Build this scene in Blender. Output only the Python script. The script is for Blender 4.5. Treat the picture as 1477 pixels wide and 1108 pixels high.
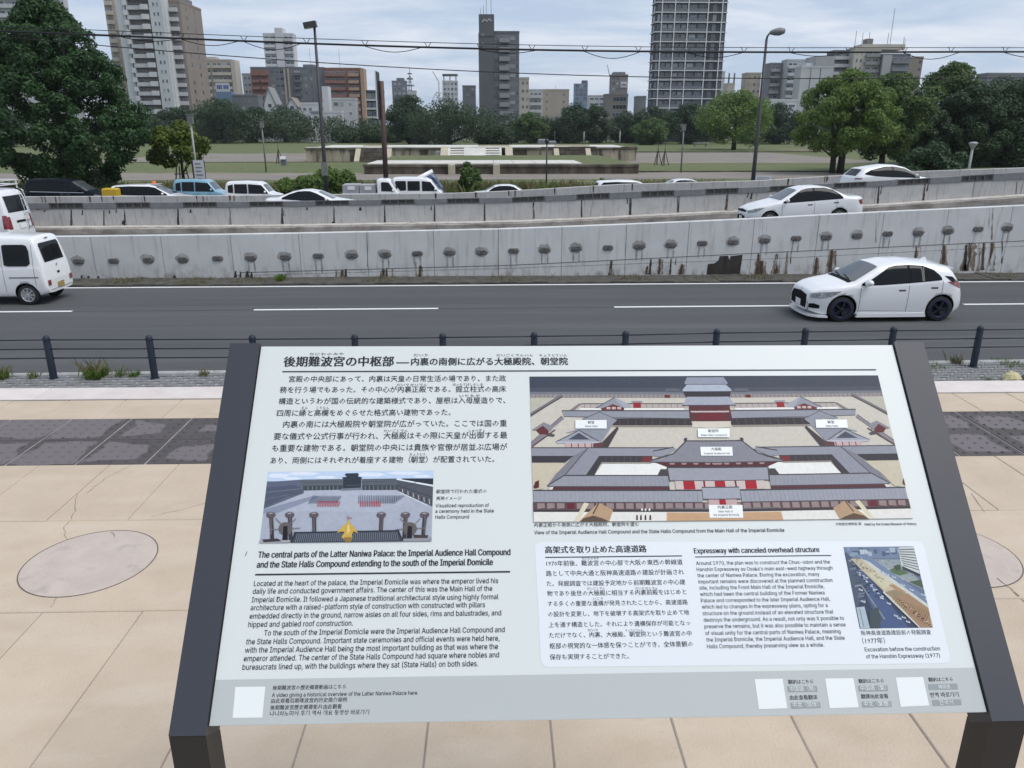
import bpy, bmesh, math, random
import numpy as np
from mathutils import Vector, Matrix
from mathutils.bvhtree import BVHTree
R = math.radians
random.seed(7); RNG = np.random.default_rng(7)
for o in list(bpy.data.objects): bpy.data.objects.remove(o)
SC = bpy.context.scene
COL = SC.collection

# ------------------------------------------------------------------ camera, sky, sun, exposure
CAM_Z, TER_Z = 4.7, 3.2
HAZE = .00013
F, CX, CY = 1110.0, 738.5, 554.0
PITCH, YAW = R(18.4), R(-2.0)
cd = bpy.data.cameras.new('camera'); cam = bpy.data.objects.new('camera', cd); COL.objects.link(cam)
cd.sensor_fit = 'HORIZONTAL'; cd.sensor_width = 36; cd.lens = 36 * F / 1477; cd.clip_end = 8000; cd.clip_start = .05
cam.location = (0, 0, CAM_Z); cam.rotation_euler = (R(90) - PITCH, 0, YAW)
SC.camera = cam
CM = Matrix.Rotation(YAW, 3, 'Z') @ Matrix.Rotation(R(90) - PITCH, 3, 'X')

SUN_EL, SUN_AZ = R(60), R(114)     # azimuth measured clockwise from +Y
W = bpy.data.worlds.new('World'); SC.world = W; W.use_nodes = True
nt = W.node_tree; nt.nodes.clear(); N = nt.nodes.new; Lk = nt.links.new
out = N('ShaderNodeOutputWorld'); bg = N('ShaderNodeBackground'); sky = N('ShaderNodeTexSky')
sky.sky_type = 'NISHITA'; sky.sun_disc = False; sky.sun_elevation = SUN_EL; sky.sun_rotation = SUN_AZ
sky.air_density = 1.0; sky.dust_density = 2.2; sky.ozone_density = 1.6
tc = N('ShaderNodeTexCoord'); sp = N('ShaderNodeSeparateXYZ'); Lk(tc.outputs['Generated'], sp.inputs[0])
mz = N('ShaderNodeMath'); mz.operation = 'MAXIMUM'; mz.inputs[1].default_value = .0; Lk(sp.outputs['Z'], mz.inputs[0])
ma = N('ShaderNodeMath'); ma.operation = 'ADD'; ma.inputs[1].default_value = .12; Lk(mz.outputs[0], ma.inputs[0])
dx = N('ShaderNodeMath'); dx.operation = 'DIVIDE'; Lk(sp.outputs['X'], dx.inputs[0]); Lk(ma.outputs[0], dx.inputs[1])
dy = N('ShaderNodeMath'); dy.operation = 'DIVIDE'; Lk(sp.outputs['Y'], dy.inputs[0]); Lk(ma.outputs[0], dy.inputs[1])
cb = N('ShaderNodeCombineXYZ'); Lk(dx.outputs[0], cb.inputs[0]); Lk(dy.outputs[0], cb.inputs[1])
n1 = N('ShaderNodeTexNoise'); n1.inputs['Scale'].default_value = .95; n1.inputs['Detail'].default_value = 9; n1.inputs['Roughness'].default_value = .6
n1.inputs['Distortion'].default_value = .35
mpw = N('ShaderNodeMapping'); mpw.inputs['Location'].default_value = (3.1, 1.2, 0); mpw.inputs['Scale'].default_value = (.85, 1.15, 1)
Lk(cb.outputs[0], mpw.inputs[0]); Lk(mpw.outputs[0], n1.inputs['Vector'])
cr = N('ShaderNodeValToRGB'); cr.color_ramp.elements[0].position = .42; cr.color_ramp.elements[1].position = .66
cr.color_ramp.elements[0].color = (.05,) * 3 + (1,); cr.color_ramp.elements[1].color = (.92,) * 3 + (1,)
Lk(n1.outputs['Fac'], cr.inputs[0])
# milky haze veil near the horizon
hz = N('ShaderNodeMapRange'); hz.inputs['From Min'].default_value = 0; hz.inputs['From Max'].default_value = .35
hz.inputs['To Min'].default_value = .9; hz.inputs['To Max'].default_value = .5; Lk(mz.outputs[0], hz.inputs['Value'])
mx0 = N('ShaderNodeMix'); mx0.data_type = 'RGBA'; Lk(hz.outputs[0], mx0.inputs['Factor']); Lk(sky.outputs[0], mx0.inputs['A'])
mx0.inputs['B'].default_value = (5.2, 6.4, 8.3, 1)
mx = N('ShaderNodeMix'); mx.data_type = 'RGBA'; Lk(cr.outputs[0], mx.inputs['Factor']); Lk(mx0.outputs['Result'], mx.inputs['A'])
mx.inputs['B'].default_value = (8.0, 8.4, 9.1, 1)
Lk(mx.outputs['Result'], bg.inputs['Color']); bg.inputs['Strength'].default_value = .095
Lk(bg.outputs[0], out.inputs[0])
sd = bpy.data.lights.new('sun', 'SUN'); sd.energy = 1.9; sd.angle = R(34); sd.color = (1, .97, .92)
sun = bpy.data.objects.new('sun', sd); COL.objects.link(sun)
sun.rotation_euler = Vector((math.sin(SUN_AZ) * math.cos(SUN_EL), math.cos(SUN_AZ) * math.cos(SUN_EL), math.sin(SUN_EL))).to_track_quat('Z', 'Y').to_euler()
SC.view_settings.view_transform = 'Standard'; SC.view_settings.look = 'None'; SC.view_settings.exposure = .2; SC.view_settings.gamma = 1
SC.view_settings.use_curve_mapping = False

# ------------------------------------------------------------------ helpers
def ray(px, py): return CM @ Vector(((px - CX) / F, -(py - CY) / F, -1))
def G(px, py, z=0.0):
    d = ray(px, py); t = (z - CAM_Z) / d.z; return Vector((d.x * t, d.y * t, z))
def D(px, py, Y):
    d = ray(px, py); t = Y / d.y; return Vector((d.x * t, Y, CAM_Z + d.z * t))

def mat(name, c, rough=.7, c2=None, scale=3, bump=0, bscale=60, metal=0, rnd=0, spec=.5, coat=0, stretch=(1, 1, 1), lo=.35, hi=.65, detail=6, alpha=1):
    m = bpy.data.materials.new(name); m.use_nodes = True; t = m.node_tree; n = t.nodes.new; l = t.links.new
    b = t.nodes['Principled BSDF']; b.inputs['Roughness'].default_value = rough; b.inputs['Metallic'].default_value = metal
    b.inputs['Specular IOR Level'].default_value = spec; b.inputs['Coat Weight'].default_value = coat; b.inputs['Coat Roughness'].default_value = .06
    if alpha < 1: b.inputs['Alpha'].default_value = alpha
    c = tuple(c) + (1,); src = None
    if c2 or bump:
        g = n('ShaderNodeNewGeometry'); mp = n('ShaderNodeMapping'); mp.inputs['Scale'].default_value = stretch; l(g.outputs['Position'], mp.inputs[0])
    if c2:
        nz = n('ShaderNodeTexNoise'); nz.inputs['Scale'].default_value = scale; nz.inputs['Detail'].default_value = detail; nz.inputs['Roughness'].default_value = .62
        l(mp.outputs[0], nz.inputs['Vector']); r = n('ShaderNodeMapRange'); r.inputs['From Min'].default_value = lo; r.inputs['From Max'].default_value = hi
        l(nz.outputs['Fac'], r.inputs['Value']); x = n('ShaderNodeMix'); x.data_type = 'RGBA'; l(r.outputs[0], x.inputs['Factor'])
        x.inputs['A'].default_value = c; x.inputs['B'].default_value = tuple(c2) + (1,); src = x.outputs['Result']
    if rnd:
        oi = n('ShaderNodeObjectInfo'); r2 = n('ShaderNodeMapRange'); r2.inputs['To Min'].default_value = 1 - rnd; r2.inputs['To Max'].default_value = 1 + rnd
        l(oi.outputs['Random'], r2.inputs['Value']); v = n('ShaderNodeVectorMath'); v.operation = 'SCALE'; l(r2.outputs[0], v.inputs['Scale'])
        if src: l(src, v.inputs[0])
        else: v.inputs[0].default_value = c[:3]
        src = v.outputs[0]
    if src: l(src, b.inputs['Base Color'])
    else: b.inputs['Base Color'].default_value = c
    if bump:
        nb = n('ShaderNodeTexNoise'); nb.inputs['Scale'].default_value = bscale; nb.inputs['Detail'].default_value = 4; l(g.outputs['Position'], nb.inputs['Vector'])
        bp = n('ShaderNodeBump'); bp.inputs['Strength'].default_value = bump; bp.inputs['Distance'].default_value = .01; l(nb.outputs['Fac'], bp.inputs['Height']); l(bp.outputs[0], b.inputs['Normal'])
    return m
def overlay(m, c, scale, stretch=(1, 1, 1), lo=.5, hi=.6, amt=1, mask=None, detail=5):
    """second layer of dirt or wear mixed over the base colour of m; mask = (axis, v0, v1): 0 at v0, 1 at v1"""
    t = m.node_tree; n = t.nodes.new; l = t.links.new; b = t.nodes['Principled BSDF']
    g = n('ShaderNodeNewGeometry'); mp = n('ShaderNodeMapping'); mp.inputs['Scale'].default_value = stretch; l(g.outputs['Position'], mp.inputs[0])
    nz = n('ShaderNodeTexNoise'); nz.inputs['Scale'].default_value = scale; nz.inputs['Detail'].default_value = detail; l(mp.outputs[0], nz.inputs['Vector'])
    r = n('ShaderNodeMapRange'); r.inputs['From Min'].default_value = lo; r.inputs['From Max'].default_value = hi; r.inputs['To Max'].default_value = amt; l(nz.outputs['Fac'], r.inputs['Value'])
    fac = r.outputs[0]
    if mask:
        s = n('ShaderNodeSeparateXYZ'); l(g.outputs['Position'], s.inputs[0]); r2 = n('ShaderNodeMapRange'); r2.inputs['From Min'].default_value = mask[1]; r2.inputs['From Max'].default_value = mask[2]
        l(s.outputs[mask[0]], r2.inputs['Value']); mm = n('ShaderNodeMath'); mm.operation = 'MULTIPLY'; l(fac, mm.inputs[0]); l(r2.outputs[0], mm.inputs[1]); fac = mm.outputs[0]
    x = n('ShaderNodeMix'); x.data_type = 'RGBA'; l(fac, x.inputs['Factor'])
    i = b.inputs['Base Color']
    if i.is_linked: l(i.links[0].from_socket, x.inputs['A'])
    else: x.inputs['A'].default_value = i.default_value
    x.inputs['B'].default_value = tuple(c) + (1,); l(x.outputs['Result'], i)
    return m
def ragged(m, scale=7, lo=.38, hi=.62, stretch=(1, 1, .25), amax=.9):
    """stain that frays out: its opacity breaks up with noise"""
    t = m.node_tree; n = t.nodes.new; l = t.links.new; g = n('ShaderNodeNewGeometry'); mp = n('ShaderNodeMapping'); mp.inputs['Scale'].default_value = stretch; l(g.outputs['Position'], mp.inputs[0])
    nz = n('ShaderNodeTexNoise'); nz.inputs['Scale'].default_value = scale; nz.inputs['Detail'].default_value = 5; l(mp.outputs[0], nz.inputs['Vector']); r = n('ShaderNodeMapRange')
    r.inputs['From Min'].default_value = lo; r.inputs['From Max'].default_value = hi; r.inputs['To Max'].default_value = amax; l(nz.outputs['Fac'], r.inputs['Value']); l(r.outputs[0], t.nodes['Principled BSDF'].inputs['Alpha'])
def leafmat(name, a, b_, translucent=.25):
    m = bpy.data.materials.new(name); m.use_nodes = True; t = m.node_tree; n = t.nodes.new; l = t.links.new
    b = t.nodes['Principled BSDF']; b.inputs['Roughness'].default_value = .55; b.inputs['Specular IOR Level'].default_value = .35
    g = n('ShaderNodeNewGeometry'); nz = n('ShaderNodeTexNoise'); nz.inputs['Scale'].default_value = .55; nz.inputs['Detail'].default_value = 3; l(g.outputs['Position'], nz.inputs['Vector'])
    ad = n('ShaderNodeMath'); ad.operation = 'MULTIPLY_ADD'; l(g.outputs['Random Per Island'], ad.inputs[0]); ad.inputs[1].default_value = .55; l(nz.outputs['Fac'], ad.inputs[2])
    r = n('ShaderNodeMapRange'); r.inputs['From Min'].default_value = .4; r.inputs['From Max'].default_value = 1.15; l(ad.outputs[0], r.inputs['Value'])
    x = n('ShaderNodeMix'); x.data_type = 'RGBA'; l(r.outputs[0], x.inputs['Factor']); x.inputs['A'].default_value = tuple(a) + (1,); x.inputs['B'].default_value = tuple(b_) + (1,)
    l(x.outputs['Result'], b.inputs['Base Color'])
    tr = n('ShaderNodeBsdfTranslucent'); l(x.outputs['Result'], tr.inputs['Color']); ms = n('ShaderNodeMixShader'); ms.inputs[0].default_value = translucent
    l(b.outputs[0], ms.inputs[1]); l(tr.outputs[0], ms.inputs[2]); l(ms.outputs[0], t.nodes['Material Output'].inputs['Surface'])
    return m

def tag(o, label=None, cat=None, group=None, kind=None):
    if label: o['label'] = label
    if cat: o['category'] = cat
    if group: o['group'] = group
    if kind: o['kind'] = kind
    return o
def empty(name, label, cat, loc=(0, 0, 0), rz=0, group=None, kind=None):
    o = bpy.data.objects.new(name, None); COL.objects.link(o); o.location = loc; o.rotation_euler = (0, 0, rz); o.empty_display_size = .2
    return tag(o, label, cat, group, kind)
def link(name, me, parent=None, loc=None, rz=0):
    o = bpy.data.objects.new(name, me); COL.objects.link(o)
    if parent: o.parent = parent
    if loc is not None: o.location = loc
    if rz: o.rotation_euler = (0, 0, rz)
    return o
def copy_tree(o, parent=None):
    c = o.copy(); COL.objects.link(c); c.parent = parent
    for ch in o.children: copy_tree(ch, c)
    return c

class MB:
    def __init__(s): s.v = []; s.f = []; s.m = []; s.sm = []
    def add(s, vs, fs, mi=0, smooth=False):
        b = len(s.v); s.v += [tuple(v) for v in vs]
        for f in fs: s.f.append(tuple(i + b for i in f)); s.m.append(mi); s.sm.append(smooth)
        return s
    def box(s, x0, x1, y0, y1, z0, z1, mi=0):
        return s.add([(x0, y0, z0), (x1, y0, z0), (x1, y1, z0), (x0, y1, z0), (x0, y0, z1), (x1, y0, z1), (x1, y1, z1), (x0, y1, z1)],
                     [(0, 3, 2, 1), (4, 5, 6, 7), (0, 1, 5, 4), (1, 2, 6, 5), (2, 3, 7, 6), (3, 0, 4, 7)], mi)
    def bbox(s, x0, x1, y0, y1, z0, z1, b=.01, mi=0):
        """box with chamfered top edges"""
        vs = [(x0, y0, z0), (x1, y0, z0), (x1, y1, z0), (x0, y1, z0), (x0, y0, z1 - b), (x1, y0, z1 - b), (x1, y1, z1 - b), (x0, y1, z1 - b),
              (x0 + b, y0 + b, z1), (x1 - b, y0 + b, z1), (x1 - b, y1 - b, z1), (x0 + b, y1 - b, z1)]
        return s.add(vs, [(0, 3, 2, 1), (0, 1, 5, 4), (1, 2, 6, 5), (2, 3, 7, 6), (3, 0, 4, 7), (4, 5, 9, 8), (5, 6, 10, 9), (6, 7, 11, 10), (7, 4, 8, 11), (8, 9, 10, 11)], mi)
    def obox(s, c, ax, ay, az, mi=0):
        c, ax, ay, az = map(Vector, (c, ax, ay, az))
        vs = [c - ax - ay - az, c + ax - ay - az, c + ax + ay - az, c - ax + ay - az, c - ax - ay + az, c + ax - ay + az, c + ax + ay + az, c - ax + ay + az]
        return s.add(vs, [(0, 3, 2, 1), (4, 5, 6, 7), (0, 1, 5, 4), (1, 2, 6, 5), (2, 3, 7, 6), (3, 0, 4, 7)], mi)
    def tube(s, pts, rs, n=8, mi=0, cap=True):
        pts = [Vector(p) for p in pts]
        if not hasattr(rs, '__len__'): rs = [rs] * len(pts)
        rings = []; u = None
        for i, p in enumerate(pts):
            t = (pts[min(i + 1, len(pts) - 1)] - pts[max(i - 1, 0)]).normalized()
            if u is None: u = t.orthogonal().normalized()
            u = (u - t * u.dot(t)).normalized(); w = t.cross(u)
            rings.append([p + (u * math.cos(2 * math.pi * k / n) + w * math.sin(2 * math.pi * k / n)) * rs[i] for k in range(n)])
        vs = [v for r in rings for v in r]; fs = []
        for i in range(len(pts) - 1):
            for k in range(n): k2 = (k + 1) % n; fs.append((i * n + k, i * n + k2, (i + 1) * n + k2, (i + 1) * n + k))
        s.add(vs, fs, mi, True)
        if cap: b = len(s.v) - len(vs); s.f += [tuple(b + k for k in reversed(range(n))), tuple(b + (len(pts) - 1) * n + k for k in range(n))]; s.m += [mi] * 2; s.sm += [False] * 2
        return s
    def lathe(s, prof, n=16, c=(0, 0, 0), axis='z', mi=0, smooth=True):
        vs = []; fs = []
        for r, h in prof:
            for k in range(n):
                a = 2 * math.pi * k / n; q = (r * math.cos(a), r * math.sin(a), h)
                if axis == 'y': q = (q[0], h, q[1])
                vs.append((q[0] + c[0], q[1] + c[1], q[2] + c[2]))
        for i in range(len(prof) - 1):
            for k in range(n): k2 = (k + 1) % n; fs.append((i * n + k, i * n + k2, (i + 1) * n + k2, (i + 1) * n + k))
        return s.add(vs, fs, mi, smooth)
    def extrude(s, poly, y0, y1, mi=0):
        """poly in (x,z), extruded along y"""
        n = len(poly); vs = [(x, y0, z) for x, z in poly] + [(x, y1, z) for x, z in poly]
        fs = [tuple(range(n)), tuple(reversed(range(n, 2 * n)))] + [((i + 1) % n, i, n + i, n + (i + 1) % n) for i in range(n)]
        return s.add(vs, fs, mi)
    def mesh(s, name, mats):
        me = bpy.data.meshes.new(name); me.from_pydata(s.v, [], s.f)
        for m in (mats if isinstance(mats, (list, tuple)) else [mats]): me.materials.append(m)
        me.polygons.foreach_set('material_index', s.m); me.polygons.foreach_set('use_smooth', s.sm); me.update()
        return me
    def build(s, name, mats, parent=None, loc=None, rz=0): return link(name, s.mesh(name, mats), parent, loc, rz)

# ------------------------------------------------------------------ materials
M = {}
M['asphalt'] = mat('asphalt', (.088, .091, .094), .9, (.071, .074, .077), .9, bump=.5, bscale=220, stretch=(.18, 1.6, 1), lo=.3, hi=.7)
overlay(M['asphalt'], (.14, .145, .15), 90, lo=.56, hi=.75, amt=.6)
overlay(M['asphalt'], (.060, .062, .066), .45, stretch=(.07, 1.6, 1), lo=.48, hi=.68, amt=.7)
overlay(M['asphalt'], (.125, .127, .13), .6, stretch=(.05, 2.2, 1), lo=.55, hi=.72, amt=.5)
M['road_old'] = mat('old_asphalt', (.13, .13, .13), .9, (.09, .09, .09), .8)
M['line'] = mat('road_paint', (.78, .79, .79), .6, (.55, .56, .56), 12, lo=.5, hi=.8)
M['seam'] = mat('asphalt_seam', (.05, .053, .06), .9)
M['paver'] = mat('sidewalk_paver', (.22, .22, .225), .9, (.165, .167, .17), 9, lo=.3, hi=.7, rnd=.12)
M['kerb'] = mat('kerb_concrete', (.42, .42, .41), .85, (.3, .3, .29), 6)
M['slab'] = mat('beige_slab', (.555, .452, .345), .68, (.495, .40, .30), 5, bump=.25, bscale=120, rnd=.035, lo=.35, hi=.7)
overlay(M['slab'], (.585, .49, .39), 3.2, stretch=(.8, 2.2, 1), lo=.5, hi=.7, amt=.7)
overlay(M['slab'], (.47, .38, .27), 14, lo=.62, hi=.75, amt=.35)
M['slab_pink'] = mat('pinkish_patch', (.54, .46, .40), .72, (.48, .405, .355), 9, bump=.2, bscale=90)
overlay(M['slab_pink'], (.36, .31, .28), 14, lo=.56, hi=.72, amt=.6)
M['coping'] = mat('coping_stone', (.68, .62, .58), .7, (.60, .54, .51), 8, rnd=.04)
M['joint'] = mat('joint_mortar', (.34, .31, .29), .9, (.25, .23, .22), 8)
M['joint_dark'] = mat('joint_dirt', (.10, .09, .085), .95)
M['tactile_joint'] = mat('tactile_joint', (.42, .38, .355), .9, (.24, .22, .21), 6)
M['tactile'] = mat('tactile_tile_grey', (.068, .059, .058), .65, (.083, .072, .071), 7, rnd=.08)
M['terrace_wall'] = mat('terrace_wall_concrete', (.45, .42, .38), .8, (.36, .34, .3), 2)
M['metal_navy'] = mat('navy_painted_steel', (.010, .018, .034), .55, (.014, .022, .038), 8)
M['frame_dark'] = mat('charcoal_powder_coat', (.034, .038, .050), .5, bump=.08, bscale=900)
M['leg_dark'] = mat('charcoal_leg', (.012, .0125, .014), .5, bump=.08, bscale=900)
M['gap'] = mat('rubber_gap', (.01, .01, .01), .9)
M['wall_white'] = mat('painted_concrete', (.62, .625, .622), .85, (.54, .543, .54), 1.1, lo=.35, hi=.75, rnd=.03)
overlay(M['wall_white'], (.27, .26, .25), 1.6, stretch=(5, 1, .5), lo=.55, hi=.78, amt=.5)
overlay(M['wall_white'], (.18, .16, .14), 2.0, stretch=(2.5, 1, 1.4), lo=.48, hi=.68, amt=.65, mask=(2, .55, .05))
M['barrier'] = mat('barrier_concrete', (.49, .485, .47), .88, (.41, .40, .39), 2.2, lo=.35, hi=.7, rnd=.05)
overlay(M['barrier'], (.20, .18, .16), 2.2, stretch=(7, 1, .6), lo=.55, hi=.75, amt=.6)
M['ledge'] = mat('ledge_concrete', (.46, .42, .38), .9, (.2, .17, .15), 2.2, stretch=(.5, 1, 1), lo=.35, hi=.65)
M['lip'] = mat('ledge_lip', (.62, .60, .56), .9, (.42, .38, .33), 3)
M['rust'] = mat('rust_stain', (.12, .066, .034), .9, (.06, .042, .03), 9, stretch=(1, 1, .3))
M['rust_pale'] = mat('rust_stain_pale', (.28, .23, .16), .9, (.19, .14, .09), 9, stretch=(1, 1, .3))
M['soot'] = mat('soot_stain', (.03, .027, .025), .95, (.06, .05, .045), 6, stretch=(1, 1, .3))
M['soot_pale'] = mat('water_stain', (.33, .33, .325), .95, (.27, .265, .26), 9)
M['anchor'] = mat('anchor_cap_mortar', (.19, .185, .18), .9, (.09, .087, .085), 14)
M['rail_grey'] = mat('grey_painted_steel', (.21, .215, .225), .7, (.165, .165, .17), 5)
M['rail_mesh'] = mat('dark_grate', (.085, .083, .08), .8, (.12, .115, .11), 9)
M['dirt'] = mat('gutter_dirt', (.055, .05, .045), 1, (.10, .095, .08), 3)
M['lawn'] = mat('lawn', (.095, .125, .040), .95, (.14, .15, .06), .11, stretch=(.35, 1, 1), detail=9)
overlay(M['lawn'], (.06, .085, .02), 1.3, lo=.48, hi=.62, amt=.7)
M['gravel'] = mat('pale_gravel', (.25, .22, .19), .95, (.19, .17, .15), .3, stretch=(.4, 1, 1), detail=9)
overlay(M['gravel'], (.13, .12, .06), .25, stretch=(.3, 1, 1), lo=.58, hi=.7, amt=.5)
M['ground'] = mat('city_ground', (.14, .14, .12), .95, (.1, .105, .08), .02)
M['stone'] = mat('platform_stone', (.40, .355, .27), .9, (.27, .235, .18), .5, stretch=(1.5, 1, .7), lo=.35, hi=.7, rnd=.09)
overlay(M['stone'], (.05, .042, .035), .9, stretch=(1.6, 1, .3), lo=.54, hi=.66, amt=.85)
M['stone_dark'] = mat('platform_stone_weathered', (.17, .145, .11), .95, (.06, .05, .04), .7, stretch=(1, 1, .5), lo=.3, hi=.6, rnd=.12)
M['stone_white'] = mat('pale_stone_slab', (.66, .645, .6), .85, (.5, .49, .45), .5)
M['stone_cream'] = mat('cream_stone', (.50, .45, .34), .85, (.4, .36, .27), 1)
M['white_paint'] = mat('white_car_paint', (.80, .81, .82), .28, coat=.7)
M['black_paint'] = mat('black_car_paint', (.006, .008, .014), .35, spec=.15)
M['blue_paint'] = mat('light_blue_car_paint', (.18, .38, .50), .25, coat=1)
M['navy_paint'] = mat('blue_truck_paint', (.03, .07, .17), .3, coat=.6)
M['glass'] = mat('car_glass', (.008, .010, .012), .05, spec=.2)
M['screen'] = mat('windscreen_glass', (.07, .08, .085), .08, spec=.8, coat=.3)
M['trim'] = mat('black_trim', (.012, .012, .013), .8, spec=.15)
M['seamline'] = mat('panel_gap', (.10, .105, .11), .6)
M['chrome'] = mat('chrome', (.7, .7, .7), .18, metal=1)
M['plate'] = mat('number_plate', (.78, .79, .77), .4)
M['plate_y'] = mat('yellow_number_plate', (.55, .38, .12), .5, (.08, .06, .03), 30, stretch=(1, 1, 1), lo=.5, hi=.55)
M['lamp_red'] = mat('tail_lamp', (.22, .012, .018), .12, coat=1)
M['lamp_clear'] = mat('head_lamp', (.08, .085, .09), .1, (.42, .44, .46), 25, coat=1)
M['tyre'] = mat('tyre', (.018, .018, .019), .8)
M['rim_silver'] = mat('silver_wheel', (.5, .51, .52), .3, metal=.6)
M['rim_black'] = mat('black_wheel', (.012, .013, .02), .35)
M['rim_blue'] = mat('blue_rim_band', (.006, .010, .075), .4)
M['yellow'] = mat('yellow_box', (.55, .36, .02), .5)
M['orange'] = mat('orange_beacon', (.75, .16, .02), .3)
M['pole_grey'] = mat('pole_galvanised', (.20, .20, .20), .5, (.14, .14, .14), 4)
M['pole_dark'] = mat('pole_dark', (.038, .038, .042), .5)
M['pole_brown'] = mat('pole_brown', (.09, .050, .045), .6, (.06, .035, .03), 2)
M['pole_pale'] = mat('pole_pale', (.36, .36, .35), .6)
M['cable'] = mat('black_cable', (.008, .008, .009), .6)
M['bark'] = mat('bark', (.062, .050, .038), .95, (.035, .03, .024), 6, stretch=(1, 1, .2))
M['leaf_dark'] = leafmat('leaf_dark', (.022, .050, .022), (.050, .096, .038), .25)
M['leaf_big'] = leafmat('leaf_big_tree', (.022, .058, .020), (.052, .118, .034), .25)
M['leaf_mid'] = leafmat('leaf_mid', (.045, .09, .026), (.115, .185, .046), .3)
M['leaf_light'] = leafmat('leaf_light', (.065, .105, .014), (.15, .20, .03))
M['leaf_green'] = leafmat('leaf_green', (.075, .14, .034), (.19, .28, .062), .35)
M['leaf_forest'] = leafmat('leaf_far', (.030, .060, .030), (.066, .108, .048), .25)
M['grass_dry'] = leafmat('grass_dry', (.12, .12, .05), (.26, .23, .12))
M['grass_green'] = leafmat('grass_green', (.06, .12, .02), (.15, .24, .04))
M['rock'] = mat('cream_rock', (.66, .6, .36), .85, (.5, .44, .25), 8)
ragged(M['rust'], 9, .30, .52, amax=.95); ragged(M['rust_pale'], 9, .36, .6, amax=.75); ragged(M['soot_pale'], 5, .1, .8, (1, 1, .7), .75)
# ------------------------------------------------------------------ ground, road
def sheet(name, x0, x1, y0, y1, z, m, kind='structure', parent=None, thick=0):
    b = MB()
    if thick: b.box(x0, x1, y0, y1, z - thick, z)
    else: b.add([(x0, y0, z), (x1, y0, z), (x1, y1, z), (x0, y1, z)], [(0, 1, 2, 3)])
    o = b.build(name, m, parent); o['kind'] = kind if not parent else o.get('kind', kind)
    return o
sheet('ground', -4000, 4000, -4000, 5000, -.05, M['ground'])
hz_m = bpy.data.materials.new('haze'); hz_m.use_nodes = True; t_ = hz_m.node_tree; t_.nodes.clear(); ho = t_.nodes.new('ShaderNodeOutputMaterial'); pv_ = t_.nodes.new('ShaderNodeVolumePrincipled')
pv_.inputs['Color'].default_value = (.86, .92, 1, 1); pv_.inputs['Density'].default_value = HAZE; pv_.inputs['Anisotropy'].default_value = .2; t_.links.new(pv_.outputs[0], ho.inputs['Volume'])
o = MB().box(-5000, 5000, -4500, 5500, -1.5, 130).build('haze', hz_m); o['kind'] = 'stuff'
YW, YL, YB, YC = 25.3, 32.4, 33.0, 44.0
FENCE_ROT = R(1.5)
road = sheet('road', -120, 120, 12.5, YW - .02, 0, M['asphalt'])
sheet('sidewalk', -120, 120, 4.2, 13.9, .09, M['kerb'])
sheet('back_road', -120, 120, YC + .25, 55.2, 0, M['road_old'])
# carriageway lines
ye = G(380, 413.6).y; edge = sheet('edge_line', -100, 100, ye - .075, ye + .075, .004, M['line'])
yl = G(700, 444.8).y
sheet('road_seam', -100, 100, yl - .012, yl + .012, .004, M['seam'])
x0d = G(368, 446).x
dash = MB().add([(0, -.07, 0), (5, -.07, 0), (5, .07, 0), (0, .07, 0)], [(0, 1, 2, 3)]).mesh('lane_dash', M['line'])
for k in range(-4, 6):
    o = link('lane_dash', dash, None, (x0d + k * 9.85, yl, .008)); o['kind'] = 'structure'
# gutter strip between the edge line and the wall
gm = MB(); xs = np.linspace(-60, 60, 241)
for i, x in enumerate(xs[:-1]):
    j = .05 * math.sin(x * 1.7) + .04 * math.sin(x * 5.1)
    gm.box(x, xs[i + 1], YW - 1.15 + j, YW - .02, .0, .05 + .02 * random.random())
gut = gm.build('gutter', M['dirt']); gut['kind'] = 'structure'

# sidewalk pavers near the fence (seen over the terrace edge)
pxs = [(79, 546), (224, 546), (370, 545.6), (515, 545), (640, 543), (770, 541), (900, 539), (1029, 535), (1155, 533), (1280, 531), (1403, 529.5)]
fp_ = [G(px, py, .1) for px, py in pxs]; fa_, fb_ = np.polyfit([p.x for p in fp_], [p.y for p in fp_], 1); FENCE_ROT = math.atan(fa_); FY = float(fb_); print('fence', fa_, fb_)
root = empty('sidewalk_paving', None, None, (0, FY, 0), FENCE_ROT, kind='structure')
for k in (root,): k['kind'] = 'structure'
def fan_paver():
    b = MB(); n = 7; r = .17
    top = [(r * math.cos(a), r * math.sin(a)) for a in np.linspace(math.pi * .08, math.pi * .92, n)]
    poly = top + [(-.155, -.03), (-.05, .005), (.05, .005), (.155, -.03)]
    m_ = len(poly); vs = [(x, y, 0) for x, y in poly] + [(x * .97, y * .97, .007) for x, y in poly]
    b.add(vs, [tuple(range(m_, 2 * m_))] + [(i, (i + 1) % m_, m_ + (i + 1) % m_, m_ + i) for i in range(m_)]); return b
fpm = fan_paver().mesh('paver', M['paver'])
pav = MB(); fp = fan_paver(); row = 0
y = -1.25
while y < .30:
    for i in range(-46, 47):
        x = i * .34 + (.17 if row % 2 else 0)
        if -.9 < y < .2 and abs(i) < 33 and row % 1 == 0 and len([1 for c in root.children]) < 290:
            link('paver', fpm, root, (x, y, .102))
        else: pav.add([(vx + x, vy + y, vz + .102) for vx, vy, vz in fp.v], fp.f)
    y += .155; row += 1
o = pav.build('small_pavers', M['paver'], root); o['kind'] = 'stuff'
sheet('sidewalk_bed', -60, 60, -2.6, .30, .095, M['kerb'], parent=root)
kb = MB()
for i in range(-30, 31): kb.bbox(i * .6 + .004, i * .6 + .596, .30, .46, -.05, .125, .015)
kb.build('kerb', M['kerb'], root)['kind'] = 'structure'

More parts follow.
